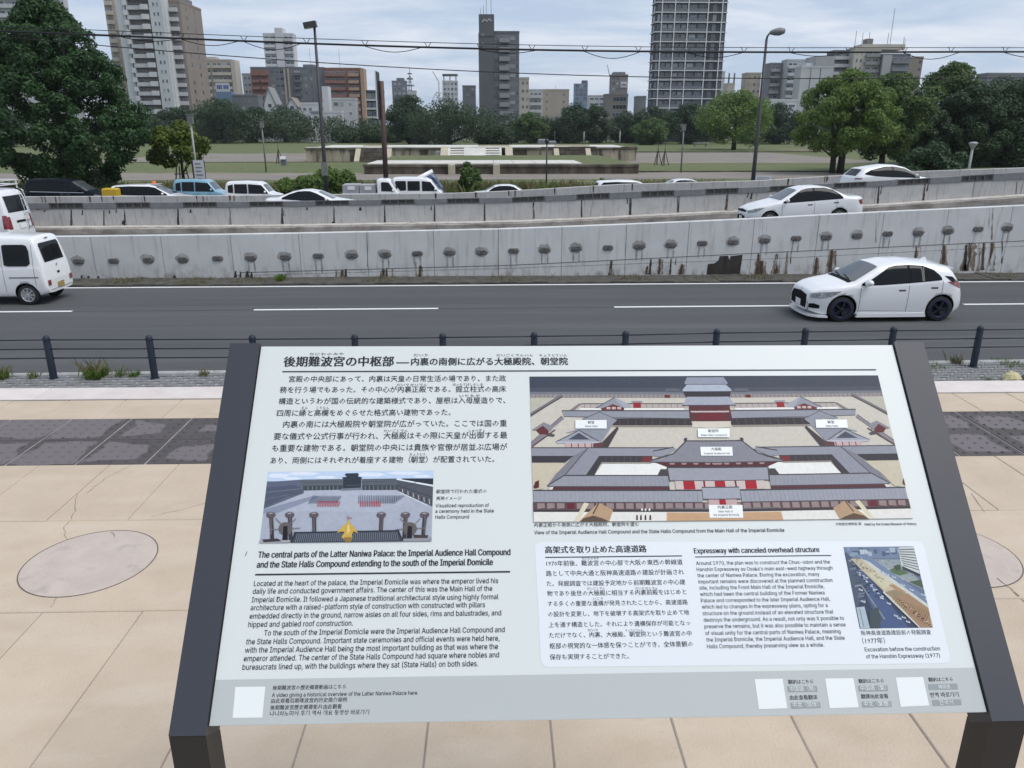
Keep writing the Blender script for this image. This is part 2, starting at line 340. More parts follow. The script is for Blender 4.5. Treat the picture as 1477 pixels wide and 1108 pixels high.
# ------------------------------------------------------------------ terrace (raised deck)
TR = R(-.6)
T = Matrix.Rotation(-TR, 3, 'Z')
def TG(px, py): return T @ G(px, py, TER_Z)
ter = empty('terrace_floor', None, None, (0, 0, 0), TR, kind='structure')
ys = [TG(60, 560.5).y, TG(60, 577).y, TG(100, 604.5).y, TG(160, 670).y, TG(150, 750.5).y, TG(150, 881.5).y]
ymid = (ys[2] + ys[3]) / 2
P_ = .3245; ox = TG(256, 671.5).x
MB().box(-12, 12, -6, ys[0] + .0, TER_Z - .25, TER_Z - .004).build('deck_base', M['joint'], ter)['kind'] = 'structure'
MB().box(-12, 12, ys[0] - .3, ys[0] - .02, 0, TER_Z - .25).build('deck_wall', M['terrace_wall'], ter)['kind'] = 'structure'
def slab_mesh(w, d, name, m, t=.03, b=.003): return MB().bbox(0, w, 0, d, -t, 0, b).mesh(name, m)
g = .0020
d = ys[0] - ys[1]; cm = slab_mesh(1.3 - 2 * g, d - g, 'coping_slab', M['coping'])
for k in range(-8, 8): link('coping_slab', cm, ter, (ox + k * 1.3 + .1, ys[1] + g, TER_Z + .004))
jd = sheet('dark_joint', -10, 10, ys[1] - .012, ys[1] + g, TER_Z - .003, M['joint_dark'], parent=ter)
def row_of(y0, y1, off, pitch, name='floor_slab', m=M['slab'], n=20):
    me = slab_mesh(pitch - 2 * g, y0 - y1 - 2 * g, name, m)
    for k in range(-n, n + 1): link(name, me, ter, (ox + off + k * pitch + g, y1 + g, TER_Z + random.uniform(-.0007, .0007)))
row_of(ys[1] - .009, ys[2], TG(179, 579).x - ox, P_)
row_of(ys[3], ys[4], 0, P_)
row_of(ys[4], ys[5], TG(0, 800).x - ox - .2, P_ * 8, n=3)
row_of(ys[5], ys[5] - .84, TG(617, 1042).x - ox, P_)
row_of(ys[5] - .84, ys[5] - 1.5, TG(617, 1042).x - ox, P_, n=8)
row_of(ys[5] - 1.5, -3, .1, 2.6, n=3)
# tactile tiles with raised dots
def tactile_mesh():
    b = MB(); s = P_ - 2 * .0042; dd = (ys[2] - ys[3]) / 2 - 2 * .0032
    b.bbox(0, s, 0, dd, -.03, 0, .003)
    for i in range(5):
        for j in range(5):
            cx = s * (i + .5) / 5; cy = dd * (j + .5) / 5; r = .0095
            v = [(cx + r * math.cos(a), cy + r * math.sin(a), -.0005) for a in np.linspace(0, 2 * math.pi, 9)[:-1]]
            v2 = [(cx + r * .62 * math.cos(a), cy + r * .62 * math.sin(a), .0055) for a in np.linspace(0, 2 * math.pi, 9)[:-1]]
            b.add(v + v2, [(q, (q + 1) % 8, 8 + (q + 1) % 8, 8 + q) for q in range(8)] + [tuple(range(8, 16))])
    return b.mesh('tactile_tile', M['tactile'])
# dried-out lighter patch in the middle of tiles on the left: wet / dry wear by tile-local coordinates
mt = M['tactile'].node_tree; n = mt.nodes.new; l = mt.links.new
tcx = n('ShaderNodeTexCoord'); s_ = n('ShaderNodeSeparateXYZ'); l(tcx.outputs['Generated'], s_.inputs[0])
def mth(op, a, b_=None, v=None):
    q = n('ShaderNodeMath'); q.operation = op
    l(a, q.inputs[0])
    if b_ is not None: l(b_, q.inputs[1])
    if v is not None: q.inputs[1].default_value = v
    return q.outputs[0]
ex_ = mth('ABSOLUTE', mth('SUBTRACT', s_.outputs[0], v=.5)); ey_ = mth('ABSOLUTE', mth('SUBTRACT', s_.outputs[1], v=.5))
edge_ = mth('MAXIMUM', ex_, ey_)
gg = n('ShaderNodeNewGeometry'); nn = n('ShaderNodeTexNoise'); nn.inputs['Scale'].default_value = 3.0; nn.inputs['Detail'].default_value = 5; l(gg.outputs['Position'], nn.inputs['Vector'])
n2 = n('ShaderNodeTexNoise'); n2.inputs['Scale'].default_value = .9; n2.inputs['Detail'].default_value = 2; l(gg.outputs['Position'], n2.inputs['Vector'])
sm_ = mth('ADD', mth('MULTIPLY', nn.outputs['Fac'], v=.8), mth('MULTIPLY', n2.outputs['Fac'], v=1.2))
mr = n('ShaderNodeMapRange'); mr.inputs['From Min'].default_value = .56; mr.inputs['From Max'].default_value = .60
l(mth('SUBTRACT', sm_, edge_), mr.inputs['Value'])
bb = mt.nodes['Principled BSDF']; mxx = n('ShaderNodeMix'); mxx.data_type = 'RGBA'; l(mr.outputs[0], mxx.inputs['Factor'])
l(bb.inputs['Base Color'].links[0].from_socket, mxx.inputs['A']); mxx.inputs['B'].default_value = (.15, .13, .135, 1); l(mxx.outputs['Result'], bb.inputs['Base Color'])
tm = tactile_mesh()
sheet('tactile_bed', -10, 10, ys[3], ys[2], TER_Z - .003, M['tactile_joint'], parent=ter)
xo = TG(209, 669).x
for k in range(-16, 28):
    link('tactile_tile', tm, ter, (xo + k * P_ + .003, ys[3] + .003, TER_Z + .001))
    link('tactile_tile', tm, ter, (xo + k * P_ + .003, ymid + .003, TER_Z + .001))
# round pinkish repair patches
def disc(px, py, r, name='round_patch'):
    c = TG(px, py); b = MB(); n_ = 64
    ring = lambda rr, z: [(c.x + rr * math.cos(a), c.y + rr * math.sin(a), z) for a in np.linspace(0, 2 * math.pi, n_ + 1)[:-1]]
    b.add(ring(r, TER_Z + .0012), [tuple(range(n_))], 0)
    a_, b2 = ring(r + .0005, TER_Z + .0016), ring(r + .0038, TER_Z + .0016)
    b.add(a_ + b2, [(i, (i + 1) % n_, n_ + (i + 1) % n_, n_ + i) for i in range(n_)], 1)
    o = b.build(name, [M['slab_pink'], M['joint_dark']], ter); o['kind'] = 'structure'
disc(130, 810, .2245); disc(1372, 798, .2245)
def crack(pts, w=.0011):
    b = MB(); P = [TG(*p) for p in pts]; Q = []
    for i in range(len(P) - 1):
        for t in np.linspace(0, 1, 7)[:-1]:
            p = P[i].lerp(P[i + 1], t); Q.append(Vector((p.x + random.uniform(-.004, .004), p.y + random.uniform(-.004, .004), TER_Z + .0022)))
    for i in range(len(Q) - 1):
        dv = (Q[i + 1] - Q[i]).normalized(); nv = Vector((-dv.y, dv.x, 0)) * w * random.uniform(.3, .7)
        b.add([Q[i] - nv, Q[i] + nv, Q[i + 1] + nv, Q[i + 1] - nv], [(0, 1, 2, 3)])
    b.build('crack', M['joint_dark'], ter)['kind'] = 'structure'
crack([(112, 712), (108, 738), (101, 752), (94, 760), (93, 772), (97, 781)])
crack([(83, 862), (70, 880)]); crack([(190, 671), (152, 690), (120, 716)], .0012)
crack([(308, 723), (256, 737), (210, 748)], .0012); crack([(160, 768), (166, 776)], .002)
crack([(1440, 835), (1477, 866)], .003); crack([(1400, 712), (1425, 745)], .0015)

# ------------------------------------------------------------------ guard fence along the sidewalk
FR = Matrix.Rotation(-FENCE_ROT, 3, 'Z')
fence = empty('guard_fence', 'navy blue steel post and three-rail guard fence along the roadside kerb', 'fence', (0, FY, .1), FENCE_ROT)
pm = MB(); pm.lathe([(.068, 0), (.064, .74), (.060, .755), (.064, .77), (.067, .79), (.062, .83), (.045, .855), (.02, .868), (0, .87)], 16)
pm.lathe([(.085, 0), (.085, .012), (.07, .02)], 16)
pm = pm.mesh('post', M['metal_navy'])
xf = lambda px, py: (Vector((G(px, py, .1).x, 0, 0)).x)
fx = []
for px, py in pxs:
    p = G(px, py, .1); q = FR @ (p - Vector((0, FY, .1))); fx.append((q.x, q.y))
dxm = (fx[-1][0] - fx[0][0]) / (len(fx) - 1)
fx = [(fx[0][0] - dxm * k, fx[0][1]) for k in (3, 2, 1)] + fx + [(fx[-1][0] + dxm * k, fx[-1][1]) for k in (1, 2, 3)]
for a, b_ in fx: link('post', pm, fence, (a, b_ * .8, 0))
rm = {}
for h in (.78, .60, .42):
    for i in range(len(fx) - 1):
        if h not in rm: rm[h] = MB().tube([(0, 0, 0), (1, 0, 0)], .0135, 8).mesh('rail', M['metal_navy'])
        dv_ = Vector((fx[i + 1][0] - fx[i][0], (fx[i + 1][1] - fx[i][1]) * .8)); o = link('rail', rm[h], fence, (fx[i][0], fx[i][1] * .8, h), math.atan2(dv_.y, dv_.x)); o.scale = (dv_.length, 1, 1)

# ------------------------------------------------------------------ ramp walls
def table(Y, pts):
    P = [D(x, y, Y) for x, y in pts]; X = [p.x for p in P]; Z = [p.z for p in P]
    a = (Z[1] - Z[0]) / (X[1] - X[0]); b = (Z[-1] - Z[-2]) / (X[-1] - X[-2])
    X = [X[0] - 40] + X + [X[-1] + 40]; Z = [Z[0] - 40 * a * .4] + Z + [Z[-1] + 40 * b]
    return lambda x: float(np.interp(x, X, Z))
zW = table(YW, [(100, 341.6), (380, 337.8), (735, 330.5), (900, 324), (1065, 317), (1240, 307.5), (1477, 296.7)])
zL = table(YL, [(100, 330), (380, 328), (735, 322), (859, 317), (1054, 307), (1241, 299.7), (1477, 284)])
zR = table(YB, [(100, 301.7), (380, 298.6), (735, 292.7), (909, 286), (1052, 280), (1328, 266), (1477, 258.6)])
zT = table(YB, [(100, 292.7), (380, 291), (735, 285), (900, 277), (1090, 270), (1277, 260.6), (1477, 248.3)])
zC = table(YC, [(60, 283.7), (300, 282.4), (660, 278.6), (735, 275.5), (900, 265.7), (1097, 260.5), (1213, 253), (1328, 247), (1477, 242)])
zdeck1 = lambda x: zL(x) - .22
zdeck2 = lambda x: zC(x) - .88
zl1 = table(YW, [(100, 398), (360, 393), (735, 382.8), (1097, 365), (1477, 347.5)])
zl2 = table(YW, [(100, 400), (360, 397), (735, 387), (1097, 374), (1477, 355)])
def prism(name, xa, xb, y0, y1, ztop, zbot, m, parent, top_in=.008, nseg=1):
    b = MB(); X = np.linspace(xa, xb, nseg + 1)
    for i in range(nseg):
        a, c = X[i], X[i + 1]
        v = [(a, y0, zbot(a)), (c, y0, zbot(c)), (c, y1, zbot(c)), (a, y1, zbot(a)), (a, y0, ztop(a) - top_in), (c, y0, ztop(c) - top_in), (c, y1, ztop(c) - top_in), (a, y1, ztop(a) - top_in),
             (a, y0 + top_in, ztop(a)), (c, y0 + top_in, ztop(c)), (c, y1 - top_in, ztop(c)), (a, y1 - top_in, ztop(a))]
        b.add(v, [(0, 3, 2, 1), (0, 1, 5, 4), (1, 2, 6, 5), (2, 3, 7, 6), (3, 0, 4, 7), (4, 5, 9, 8), (5, 6, 10, 9), (6, 7, 11, 10), (7, 4, 8, 11), (8, 9, 10, 11)])
    return b.build(name, m, parent)
wall = empty('ramp_retaining_wall', 'long white painted retaining wall with a row of round grey anchor caps', 'wall', (0, 0, 0))
jx = [D(px, 370, YW).x for px in (135, 235, 335, 433, 530, 626, 719, 810, 902, 991)]
pit = (jx[-1] - jx[0]) / 9; jw = [jx[0] - pit * k for k in range(14, 0, -1)] + jx + [jx[-1] + pit * k for k in range(1, 18)]
for a, c in zip(jw[:-1], jw[1:]):
    zz = lambda x: -.05
    prism('wall_panel', a + .008, c - .008, YW, YW + .3, zW, zz, M['wall_white'], wall)
MB().box(jw[0], jw[-1], YW + .02, YW + .28, -.05, .4).build('wall_footing', M['anchor'], wall)
prism('wall_core', jw[0], jw[-1], YW + .012, YW + .28, lambda x: zW(x) - .02, lambda x: -.05, M['anchor'], wall, nseg=60)
prism('construction_joint', jx[3] - 2, jw[-1], YW - .004, YW + .01, lambda x: zl1(x) + .012, lambda x: zl1(x) - .012, M['anchor'], wall, .001, 60)
prism('construction_joint', jx[2], jw[-1], YW - .004, YW + .01, lambda x: zl2(x) + .010, lambda x: zl2(x) - .010, M['soot_pale'], wall, .001, 60)
caps = [(113.5, 376.9), (163.9, 376.4), (213.8, 375), (264, 374.5), (314, 373), (362, 372), (411.7, 371), (459, 369.4), (508, 368.4), (556, 367.3), (602, 365.8), (649, 364.5), (695, 364), (741, 362), (786, 360.6), (831.6, 358.6),
        (877, 357.6), (922.7, 355.5), (968, 353.4), (1013, 351), (1057.8, 349.3), (1103, 346.8), (1148.5, 344), (1192, 342), (1236.7, 339.9), (1280.4, 337.3), (1324.7, 336), (1367.6, 333.4), (1410.9, 330.6), (1453, 329.3)]
b = MB(); prof = []
for k in range(20):
    a = 2 * math.pi * k / 20; cx = .085 if math.cos(a) > 0 else -.085
    prof.append((cx + .088 * math.cos(a), .088 * math.sin(a)))
n_ = 20
prof = [(x * .94, z * .94) for x, z in prof]
vs = [(x * 1.12, 0, z * 1.12) for x, z in prof] + [(x, -.035, z) for x, z in prof] + [(x * .72, -.05, z * .68) for x, z in prof] + [(x * .6, -.038, z * .5) for x, z in prof]
b.add(vs, [(k, (k + 1) % n_, r * n_ + n_ + (k + 1) % n_ - 0, r * n_ + n_ + k) if r == 0 else (r * n_ + k, r * n_ + (k + 1) % n_, (r + 1) * n_ + (k + 1) % n_, (r + 1) * n_ + k) for r in range(3) for k in range(n_)] + [tuple(range(3 * n_, 4 * n_))])
b.box(-.06, .06, -.062, -.03, -.012, .012)
capm = b.mesh('anchor_cap', M['anchor'])
def blob(name, cx, cz, w, h, m, parent, Y=YW - .0035, n=14, jit=.25, taper=1.0):
    b = MB(); vs = []
    for k in range(n):
        a = 2 * math.pi * k / n; r = 1 + random.uniform(-jit, jit)
        x = w / 2 * math.cos(a) * r * (taper if math.sin(a) > 0 else 1); vs.append((cx + x, Y, cz + h / 2 * math.sin(a) * r))
    b.add(vs, [tuple(range(n))]); return b.build(name, m, parent)
cap_x = [D(px, py, YW) for px, py in caps]; dc = cap_x[0].x - cap_x[1].x
cap_x += [Vector((cap_x[0].x + dc * k, YW, cap_x[0].z - .01 * k)) for k in range(1, 9)] + [Vector((cap_x[29].x - dc * k, YW, cap_x[29].z + .045 * k)) for k in range(1, 9)]
for i, p in enumerate(cap_x):
    link('anchor_cap', capm, wall, (p.x, YW, p.z))
    if i % 3 != 1: blob('soot_ring', p.x - .02, p.z + .02, .46, .34, M['soot_pale'], wall, jit=.12, n=20)
    if i > 3 and i % 4 != 0: 
        for q in (-.1, .09): blob('run_mark', p.x + q, p.z - .30, .07, random.uniform(.3, .55), M['soot_pale'], wall, YW - .0045, 10, .2)
def streak(px, y0, y1, wpx, m, parent=wall, Y=YW, lean=0, base=.5, eps=.006):
    """narrow stain: irregular ribbon widening downwards"""
    A = D(px, y0, Y); B = D(px + lean, y1, Y); w = wpx / F * Y; b = MB(); L_ = []; R_ = []
    for t in np.linspace(0, 1, 9):
        c = A.lerp(B, t); ww = w * (base + (1 - base) * t) * random.uniform(.7, 1.15) / 2
        L_.append((c.x - ww, Y - eps, c.z)); R_.append((c.x + ww * random.uniform(.6, 1), Y - eps, c.z))
    b.add(L_ + R_, [(i, 9 + i, 10 + i, i + 1) for i in range(8)])
    if m is M['rust'] and parent is wall and wpx > 3 and eps == .006: streak(px + 1, y0 + 1, y1, wpx * 2.3, M['rust_pale'], parent, Y, lean, .6, .0045)
    return b.build('stain', m, parent)
for px, y0, y1, w, mm in [(600, 378, 402, 6, 'rust_pale'), (606, 383, 399, 4, 'rust'), (485, 390, 400, 3, 'rust'), (493, 389, 400, 4, 'rust'), (499, 388, 400, 5, 'soot'), (553, 388, 399, 6, 'rust'), (558, 386, 400, 3, 'soot'), (566, 388, 400, 3, 'rust'),
                          (882, 376, 397, 6, 'rust'), (939, 374, 396, 5, 'soot'), (934, 384, 396, 6, 'rust'), (952, 373, 396, 6, 'rust'), (968, 373, 396, 4, 'soot'), (975, 373, 382, 2, 'rust'), (984, 381, 396, 6, 'rust'),
                          (1094, 366, 396, 6, 'rust'), (1100, 376, 396, 7, 'rust'), (1121, 366, 395, 7, 'rust'), (1136, 364, 395, 6, 'rust_pale'), (1141, 364, 380, 2, 'rust'), (1178, 371, 395, 5, 'rust'), (1200, 361, 394, 8, 'rust'), (1206, 361, 380, 3, 'rust_pale'),
                          (1322, 354, 375, 4, 'rust'), (1328, 354, 375, 3, 'rust_pale'), (1362, 353, 390, 6, 'rust'), (1400, 350, 391, 13, 'rust'), (1394, 354, 391, 8, 'soot'), (1413, 350, 391, 7, 'rust_pale'), (1419, 350, 390, 5, 'rust'), (1431, 350, 391, 7, 'rust'), (1446, 349, 380, 3, 'rust'),
                          (1264, 309, 350, 2, 'rust_pale'), (1432, 300, 346, 4, 'rust_pale'), (1427, 301, 330, 2, 'rust_pale'), (530.5, 337, 385, 1.6, 'rust_pale'), (719, 332, 396, 1.5, 'rust_pale'), (1100, 316, 362, 1.2, 'soot_pale'), (902, 326, 370, 1, 'soot_pale'),
                          (118, 397, 401, 4, 'soot'), (128, 398, 401, 5, 'soot'), (142, 398, 401, 5, 'soot'), (252, 397, 401, 6, 'soot'), (340, 391, 400, 5, 'soot'), (347, 392, 400, 4, 'soot'), (357, 391, 400, 7, 'soot'), (363, 393, 400, 5, 'soot')]:
    streak(px, y0, y1, w, M[mm], lean=-w * .35 if px > 800 else 0)
# scorched black patch with ragged edges
pp = [(1019, 396), (1021, 381), (1030, 380), (1036, 376), (1038, 369.5), (1050, 369), (1052, 375), (1054, 369.5), (1063, 368.5), (1071, 367.5), (1070, 376), (1067, 395)]
P3 = [D(a, b_ , YW) for a, b_ in pp]; MB().add([(p.x, YW - .007, p.z) for p in P3], [tuple(reversed(range(len(P3))))]).build('stain', M['soot'], wall)

# ramp deck, kerb ledge, barrier with steel rail
def deck(name, y0, y1, z, m):
    b = MB(); X = np.linspace(-70, 70, 141)
    for a, c in zip(X[:-1], X[1:]): b.add([(a, y0, z(a)), (c, y0, z(c)), (c, y1, z(c)), (a, y1, z(a))], [(0, 1, 2, 3)])
    o = b.build(name, m); o['kind'] = 'structure'; return o
deck('ramp_road', YW + .3, YL + .02, zdeck1, M['road_old'])
deck('expressway_road', YB + .3, YC, zdeck2, M['road_old'])
bar = empty('expressway_barrier', 'concrete ramp barrier with grey steel rail and dark grates on top', 'barrier')
led = MB()
X = np.arange(-40, 42, 1.0)
for a in X: prism('ledge_block', a + .004, a + .996, YL, YB - .01, lambda x: zL(x), lambda x: zL(x) - .5, M['ledge'], bar, .03)
for a in np.arange(-40, 42, 2.0): prism('ledge_lip', a + .004, a + 1.996, YL + .05, YB - .012, lambda x: zL(x) + .05, lambda x: zL(x) + .002, M['lip'], bar, .012)
bj = [D(px, 310, YB).x for px in (103, 180, 257, 332, 407.6, 482, 555.5, 627, 699, 769, 839, 910, 978.6, 1048)]
pb = (bj[-1] - bj[0]) / 13; bj = [bj[0] - pb * k for k in range(9, 0, -1)] + bj + [bj[-1] + pb * k for k in range(1, 12)]
for a, c in zip(bj[:-1], bj[1:]): prism('barrier_panel', a + .012, c - .012, YB, YB + .25, zR, lambda x: zL(x) - .5, M['barrier'], bar, .01)
prism('barrier_core', bj[0], bj[-1], YB + .03, YB + .2, lambda x: zR(x) - .03, lambda x: zL(x) - .5, M['soot'], bar, nseg=50)
r0 = D(71, 297, YB).x; w1 = D(120, 297, YB).x - r0; pr = D(168, 297, YB).x - r0
for k in range(-9, 16):
    a = r0 + k * pr
    b = MB(); zf = lambda x, t: zR(x) + .01 + (zT(x) - zR(x) - .01) * t
    for (t0, t1, y0, y1) in ((0, .16, -.02, .08), (.84, 1, -.02, .08)):
        c = a + w1; b.add([(a, YB + y0, zf(a, t0)), (c, YB + y0, zf(c, t0)), (c, YB + y1, zf(c, t0)), (a, YB + y1, zf(a, t0)), (a, YB + y0, zf(a, t1)), (c, YB + y0, zf(c, t1)), (c, YB + y1, zf(c, t1)), (a, YB + y1, zf(a, t1))],
              [(0, 3, 2, 1), (4, 5, 6, 7), (0, 1, 5, 4), (1, 2, 6, 5), (2, 3, 7, 6), (3, 0, 4, 7)])
    for i in range(5):
        q = a + (w1 - .06) * i / 4; b.box(q, q + .06, YB - .01, YB + .07, zf(q, .1), zf(q, .9))
    b.add([(a, YB + .05, zf(a, .1)), (a + w1, YB + .05, zf(a + w1, .1)), (a + w1, YB + .05, zf(a + w1, .9)), (a, YB + .05, zf(a, .9))], [(0, 1, 2, 3)])
    b.build('rail_grate', M['rail_mesh'], bar)
    prism('rail_beam', a + w1 + .01, a + pr - .01, YB - .03, YB + .1, zT, lambda x: zR(x) + .004, M['rail_grey'], bar, .01)
for px, y0, y1, w, mm in [(103, 303, 329, 4, 'soot'), (150, 303, 328, 3, 'rust'), (119, 303, 310, 3, 'rust'), (158, 303, 308, 3, 'rust'), (168, 302, 307, 3, 'rust'), (180, 305, 329, 3, 'soot'), (178, 318, 324, 6, 'soot'), (257, 302, 328, 4, 'soot'), (275, 302, 307, 4, 'soot'), (332, 303, 327, 3, 'rust_pale'), (407, 300, 326, 4, 'soot'), (409, 304, 312, 3, 'rust_pale'), (443, 299, 303, 3, 'soot'),
                          (482, 301, 324, 3, 'soot'), (481, 320, 325, 9, 'rust'), (520, 299, 304, 5, 'soot'), (555, 296, 323, 3, 'soot'), (622, 297, 303, 3, 'rust'), (627, 297, 321, 3, 'soot'), (699, 295, 320, 3, 'soot'), (770, 292, 317, 3, 'rust'), (769, 293, 300, 2, 'soot'), (839, 289, 315, 3, 'soot'), (905, 287, 294, 3, 'rust'), (909, 286, 312, 4, 'soot'), (978, 283, 309, 3, 'soot'), (1049, 280, 303, 4, 'rust'), (1080, 278, 285, 3, 'rust'), (1085, 278, 287, 4, 'soot'),
                          (1268, 268, 294, 4, 'soot'), (1272, 268, 280, 2, 'rust'), (1334, 265, 290, 4, 'rust'), (1339, 265, 276, 3, 'rust'), (1467, 262, 283, 2, 'rust'), (55, 300, 303, 5, 'rust'), (65, 303, 306, 5, 'rust')]:
    streak(px, y0, y1, w, M[mm], bar, YB, lean=-2 if px > 1000 else 0)
for px, w, h in [(600, 30, 3), (460, 14, 3), (860, 40, 2.5), (1060, 40, 3), (1180, 45, 3.5), (1270, 18, 4), (1120, 24, 3), (700, 20, 2)]:
    p = D(px, 300, YL); blob('dirt_pile', p.x, zL(p.x) + .01, w / F * YL, .09, M['rust'], bar, YL + .25, 16, .4)
bar3 = empty('median_barrier', 'low concrete parapet with rust-streaked top between expressway and back road', 'barrier')
cj = np.arange(-34, 44, 1.9)
for a, c in zip(cj[:-1], cj[1:]): prism('parapet_panel', a + .01, c - .01, YC, YC + .25, zC, lambda x: min(-.05, zdeck2(x) - .3), M['barrier'], bar3, .02)
for px, w, mm in [(57, 2, 'rust'), (62, 2, 'rust'), (77, 2, 'rust'), (83, 2, 'rust_pale'), (127, 3, 'rust'), (144, 2, 'rust'), (161, 2, 'rust'), (206, 2, 'soot'), (282, 2, 'rust'), (291, 2, 'rust'), (297, 2, 'rust_pale'), (330, 3, 'rust'), (336, 3, 'rust_pale'), (628, 3, 'soot'), (686, 3, 'rust'), (734, 2, 'soot'), (743, 2, 'soot'), (800, 2, 'soot'), (856, 2, 'rust'), (912, 2, 'soot'), (1136, 3, 'rust'), (1188, 3, 'rust_pale'), (1192, 3, 'rust')]:
    p = D(px, 270, YC); z = zC(p.x); q = MB().add([(p.x - w * .02, YC - .004, z), (p.x + w * .02, YC - .004, z), (p.x + w * .012, YC - .004, z - random.uniform(.2, .45)), (p.x - w * .015, YC - .004, z - random.uniform(.2, .45))], [(0, 3, 2, 1)])
    q.build('stain', M[mm], bar3)

# ------------------------------------------------------------------ park
Yp = lambda py: G(740, py).y
park = sheet('park_lawn', -400, 400, 55.6, Yp(201), -.02, M['lawn'])
for i, (nm, x0, x1, ya, yb) in enumerate([('park_path', -60, 60, 259, 249), ('park_gravel', D(150, 0, Yp(228)).x, D(455, 0, Yp(228)).x, 233.5, 221), ('park_gravel', D(760, 0, Yp(228)).x, D(1225, 0, Yp(228)).x, 236, 220.5)]):
    A, Bq = Yp(ya), Yp(yb); b = MB(); n_ = 60; X = np.linspace(x0, x1, n_ + 1)
    lo = [A + random.uniform(-.3, .3) for _ in X]; hi = [Bq + random.uniform(-.8, .8) for _ in X]
    for q in range(n_): b.add([(X[q], lo[q], 0), (X[q + 1], lo[q + 1], 0), (X[q + 1], hi[q + 1], 0), (X[q], hi[q], 0)], [(0, 1, 2, 3)])
    b.build(nm, M['gravel'])['kind'] = 'structure'
sheet('lawn_edging', -60, D(470, 0, Yp(250)).x, Yp(233.5) - .2, Yp(233.5), .06, M['stone_dark'], thick=.1)
sheet('lawn_edging', D(800, 0, Yp(249)).x, 60, Yp(248.5) - .2, Yp(248.5), .12, M['stone_dark'], thick=.16)
sheet('lawn_edging', D(760, 0, Yp(220)).x, 70, Yp(220) - .2, Yp(220), .16, M['stone_dark'], thick=.2)
sheet('lawn_strip', D(1180, 0, Yp(219)).x, 90, Yp(219), Yp(214.5), .01, M['grass_dry'])
sheet('back_kerb', -120, 120, 55.2, 55.5, .14, M['kerb'], thick=.2)

# ------------------------------------------------------------------ ancient hall platform
Y1, Y2 = Yp(232.5), Yp(251)
pl = empty('stone_platform', 'wide weathered stone palace platform with stairs and pale paved top in the park', 'platform', (0, 0, 0))
up0, up1 = D(442, 232, Y1).x, D(918, 232, Y1).x; zt = D(740, 212.5, Y1).z
MB().box(up0 + .3, up1 - .3, Y1 + .3, Y1 + 20, 0, zt - .28).build('core', M['stone_dark'], pl)
MB().box(up0 + .6, up1 - .6, Y1 + .5, Y1 + 19.5, zt - .28, zt - .05).build('top_paving', M['stone_white'], pl)
def px2x(px, Y): return D(px, 230, Y).x
cuts = [442, 452, 465, 480, 494, 505, 517]; 
segs = [(c, d_) for c, d_ in zip(cuts[:-1], cuts[1:])]
segs += [(566, 580), (580, 592), (592, 606), (606, 618), (618, 634), (634, 645), (728, 744), (744, 760), (760, 778), (778, 799), (852, 866), (866, 880), (880, 893), (893, 906), (906, 918)]
for a, c in segs:
    xa, xc = px2x(a, Y1), px2x(c, Y1)
    MB().bbox(xa + .02, xc - .02, Y1, Y1 + .3, -.05, zt - .35, .02).build('wall_stone', M['stone'] if random.random() < .85 else M['stone_dark'], pl)
MB().bbox(up0 - .1, up1 + .1, Y1 - .15, Y1 + .5, zt - .34, zt - .06, .04).build('cornice', M['stone_dark'], pl)
for a, c in [(442, 470), (470, 500), (500, 530), (530, 566), (566, 600), (600, 640), (640, 690), (690, 735), (735, 780), (780, 820), (820, 860), (860, 895), (895, 918)]:
    MB().bbox(px2x(a, Y1) + .03, px2x(c, Y1) - .03, Y1 - .12, Y1 + .9, zt - .06, zt + random.uniform(.02, .1), .03).build('edge_slab', M['stone_white'] if random.random() < .72 else M['stone_dark'], pl)
for k in range(3):
    MB().bbox(px2x((525, 690, 800)[k], Y1 + 8), px2x((560, 735, 850)[k], Y1 + 8), Y1 + 8, Y1 + 9, zt - .05, zt + .16, .03).build('plinth', M['stone_cream'], pl)
def stairs(a, c, n=8, m='stone_dark', pm_='stone_cream', wid=7, proj=2.6):
    xa, xc = px2x(a, Y1 - 1), px2x(c, Y1 - 1); w = wid / F * Y1
    for i in range(n): MB().bbox(xa + w, xc - w, Y1 - proj * (1 - i / n), Y1 + .02, (zt - .1) * i / n, (zt - .1) * (i + 1) / n, .015).build('step', M[m], pl)
    for x_ in (xa, xc - w):
        MB().extrude([(0, 0), (0, 0)], 0, 0) if False else None
        b = MB(); h = zt - .05
        v = [(x_, Y1 - proj - .2, -.02), (x_ + w, Y1 - proj - .2, -.02), (x_ + w, Y1, -.02), (x_, Y1, -.02), (x_, Y1 - proj - .2, .15), (x_ + w, Y1 - proj - .2, .15), (x_ + w, Y1, h), (x_, Y1, h)]
        b.add(v, [(0, 3, 2, 1), (4, 5, 6, 7), (0, 1, 5, 4), (1, 2, 6, 5), (2, 3, 7, 6), (3, 0, 4, 7)]); b.build('balustrade', M[pm_], pl)
stairs(513, 565); stairs(799, 852)
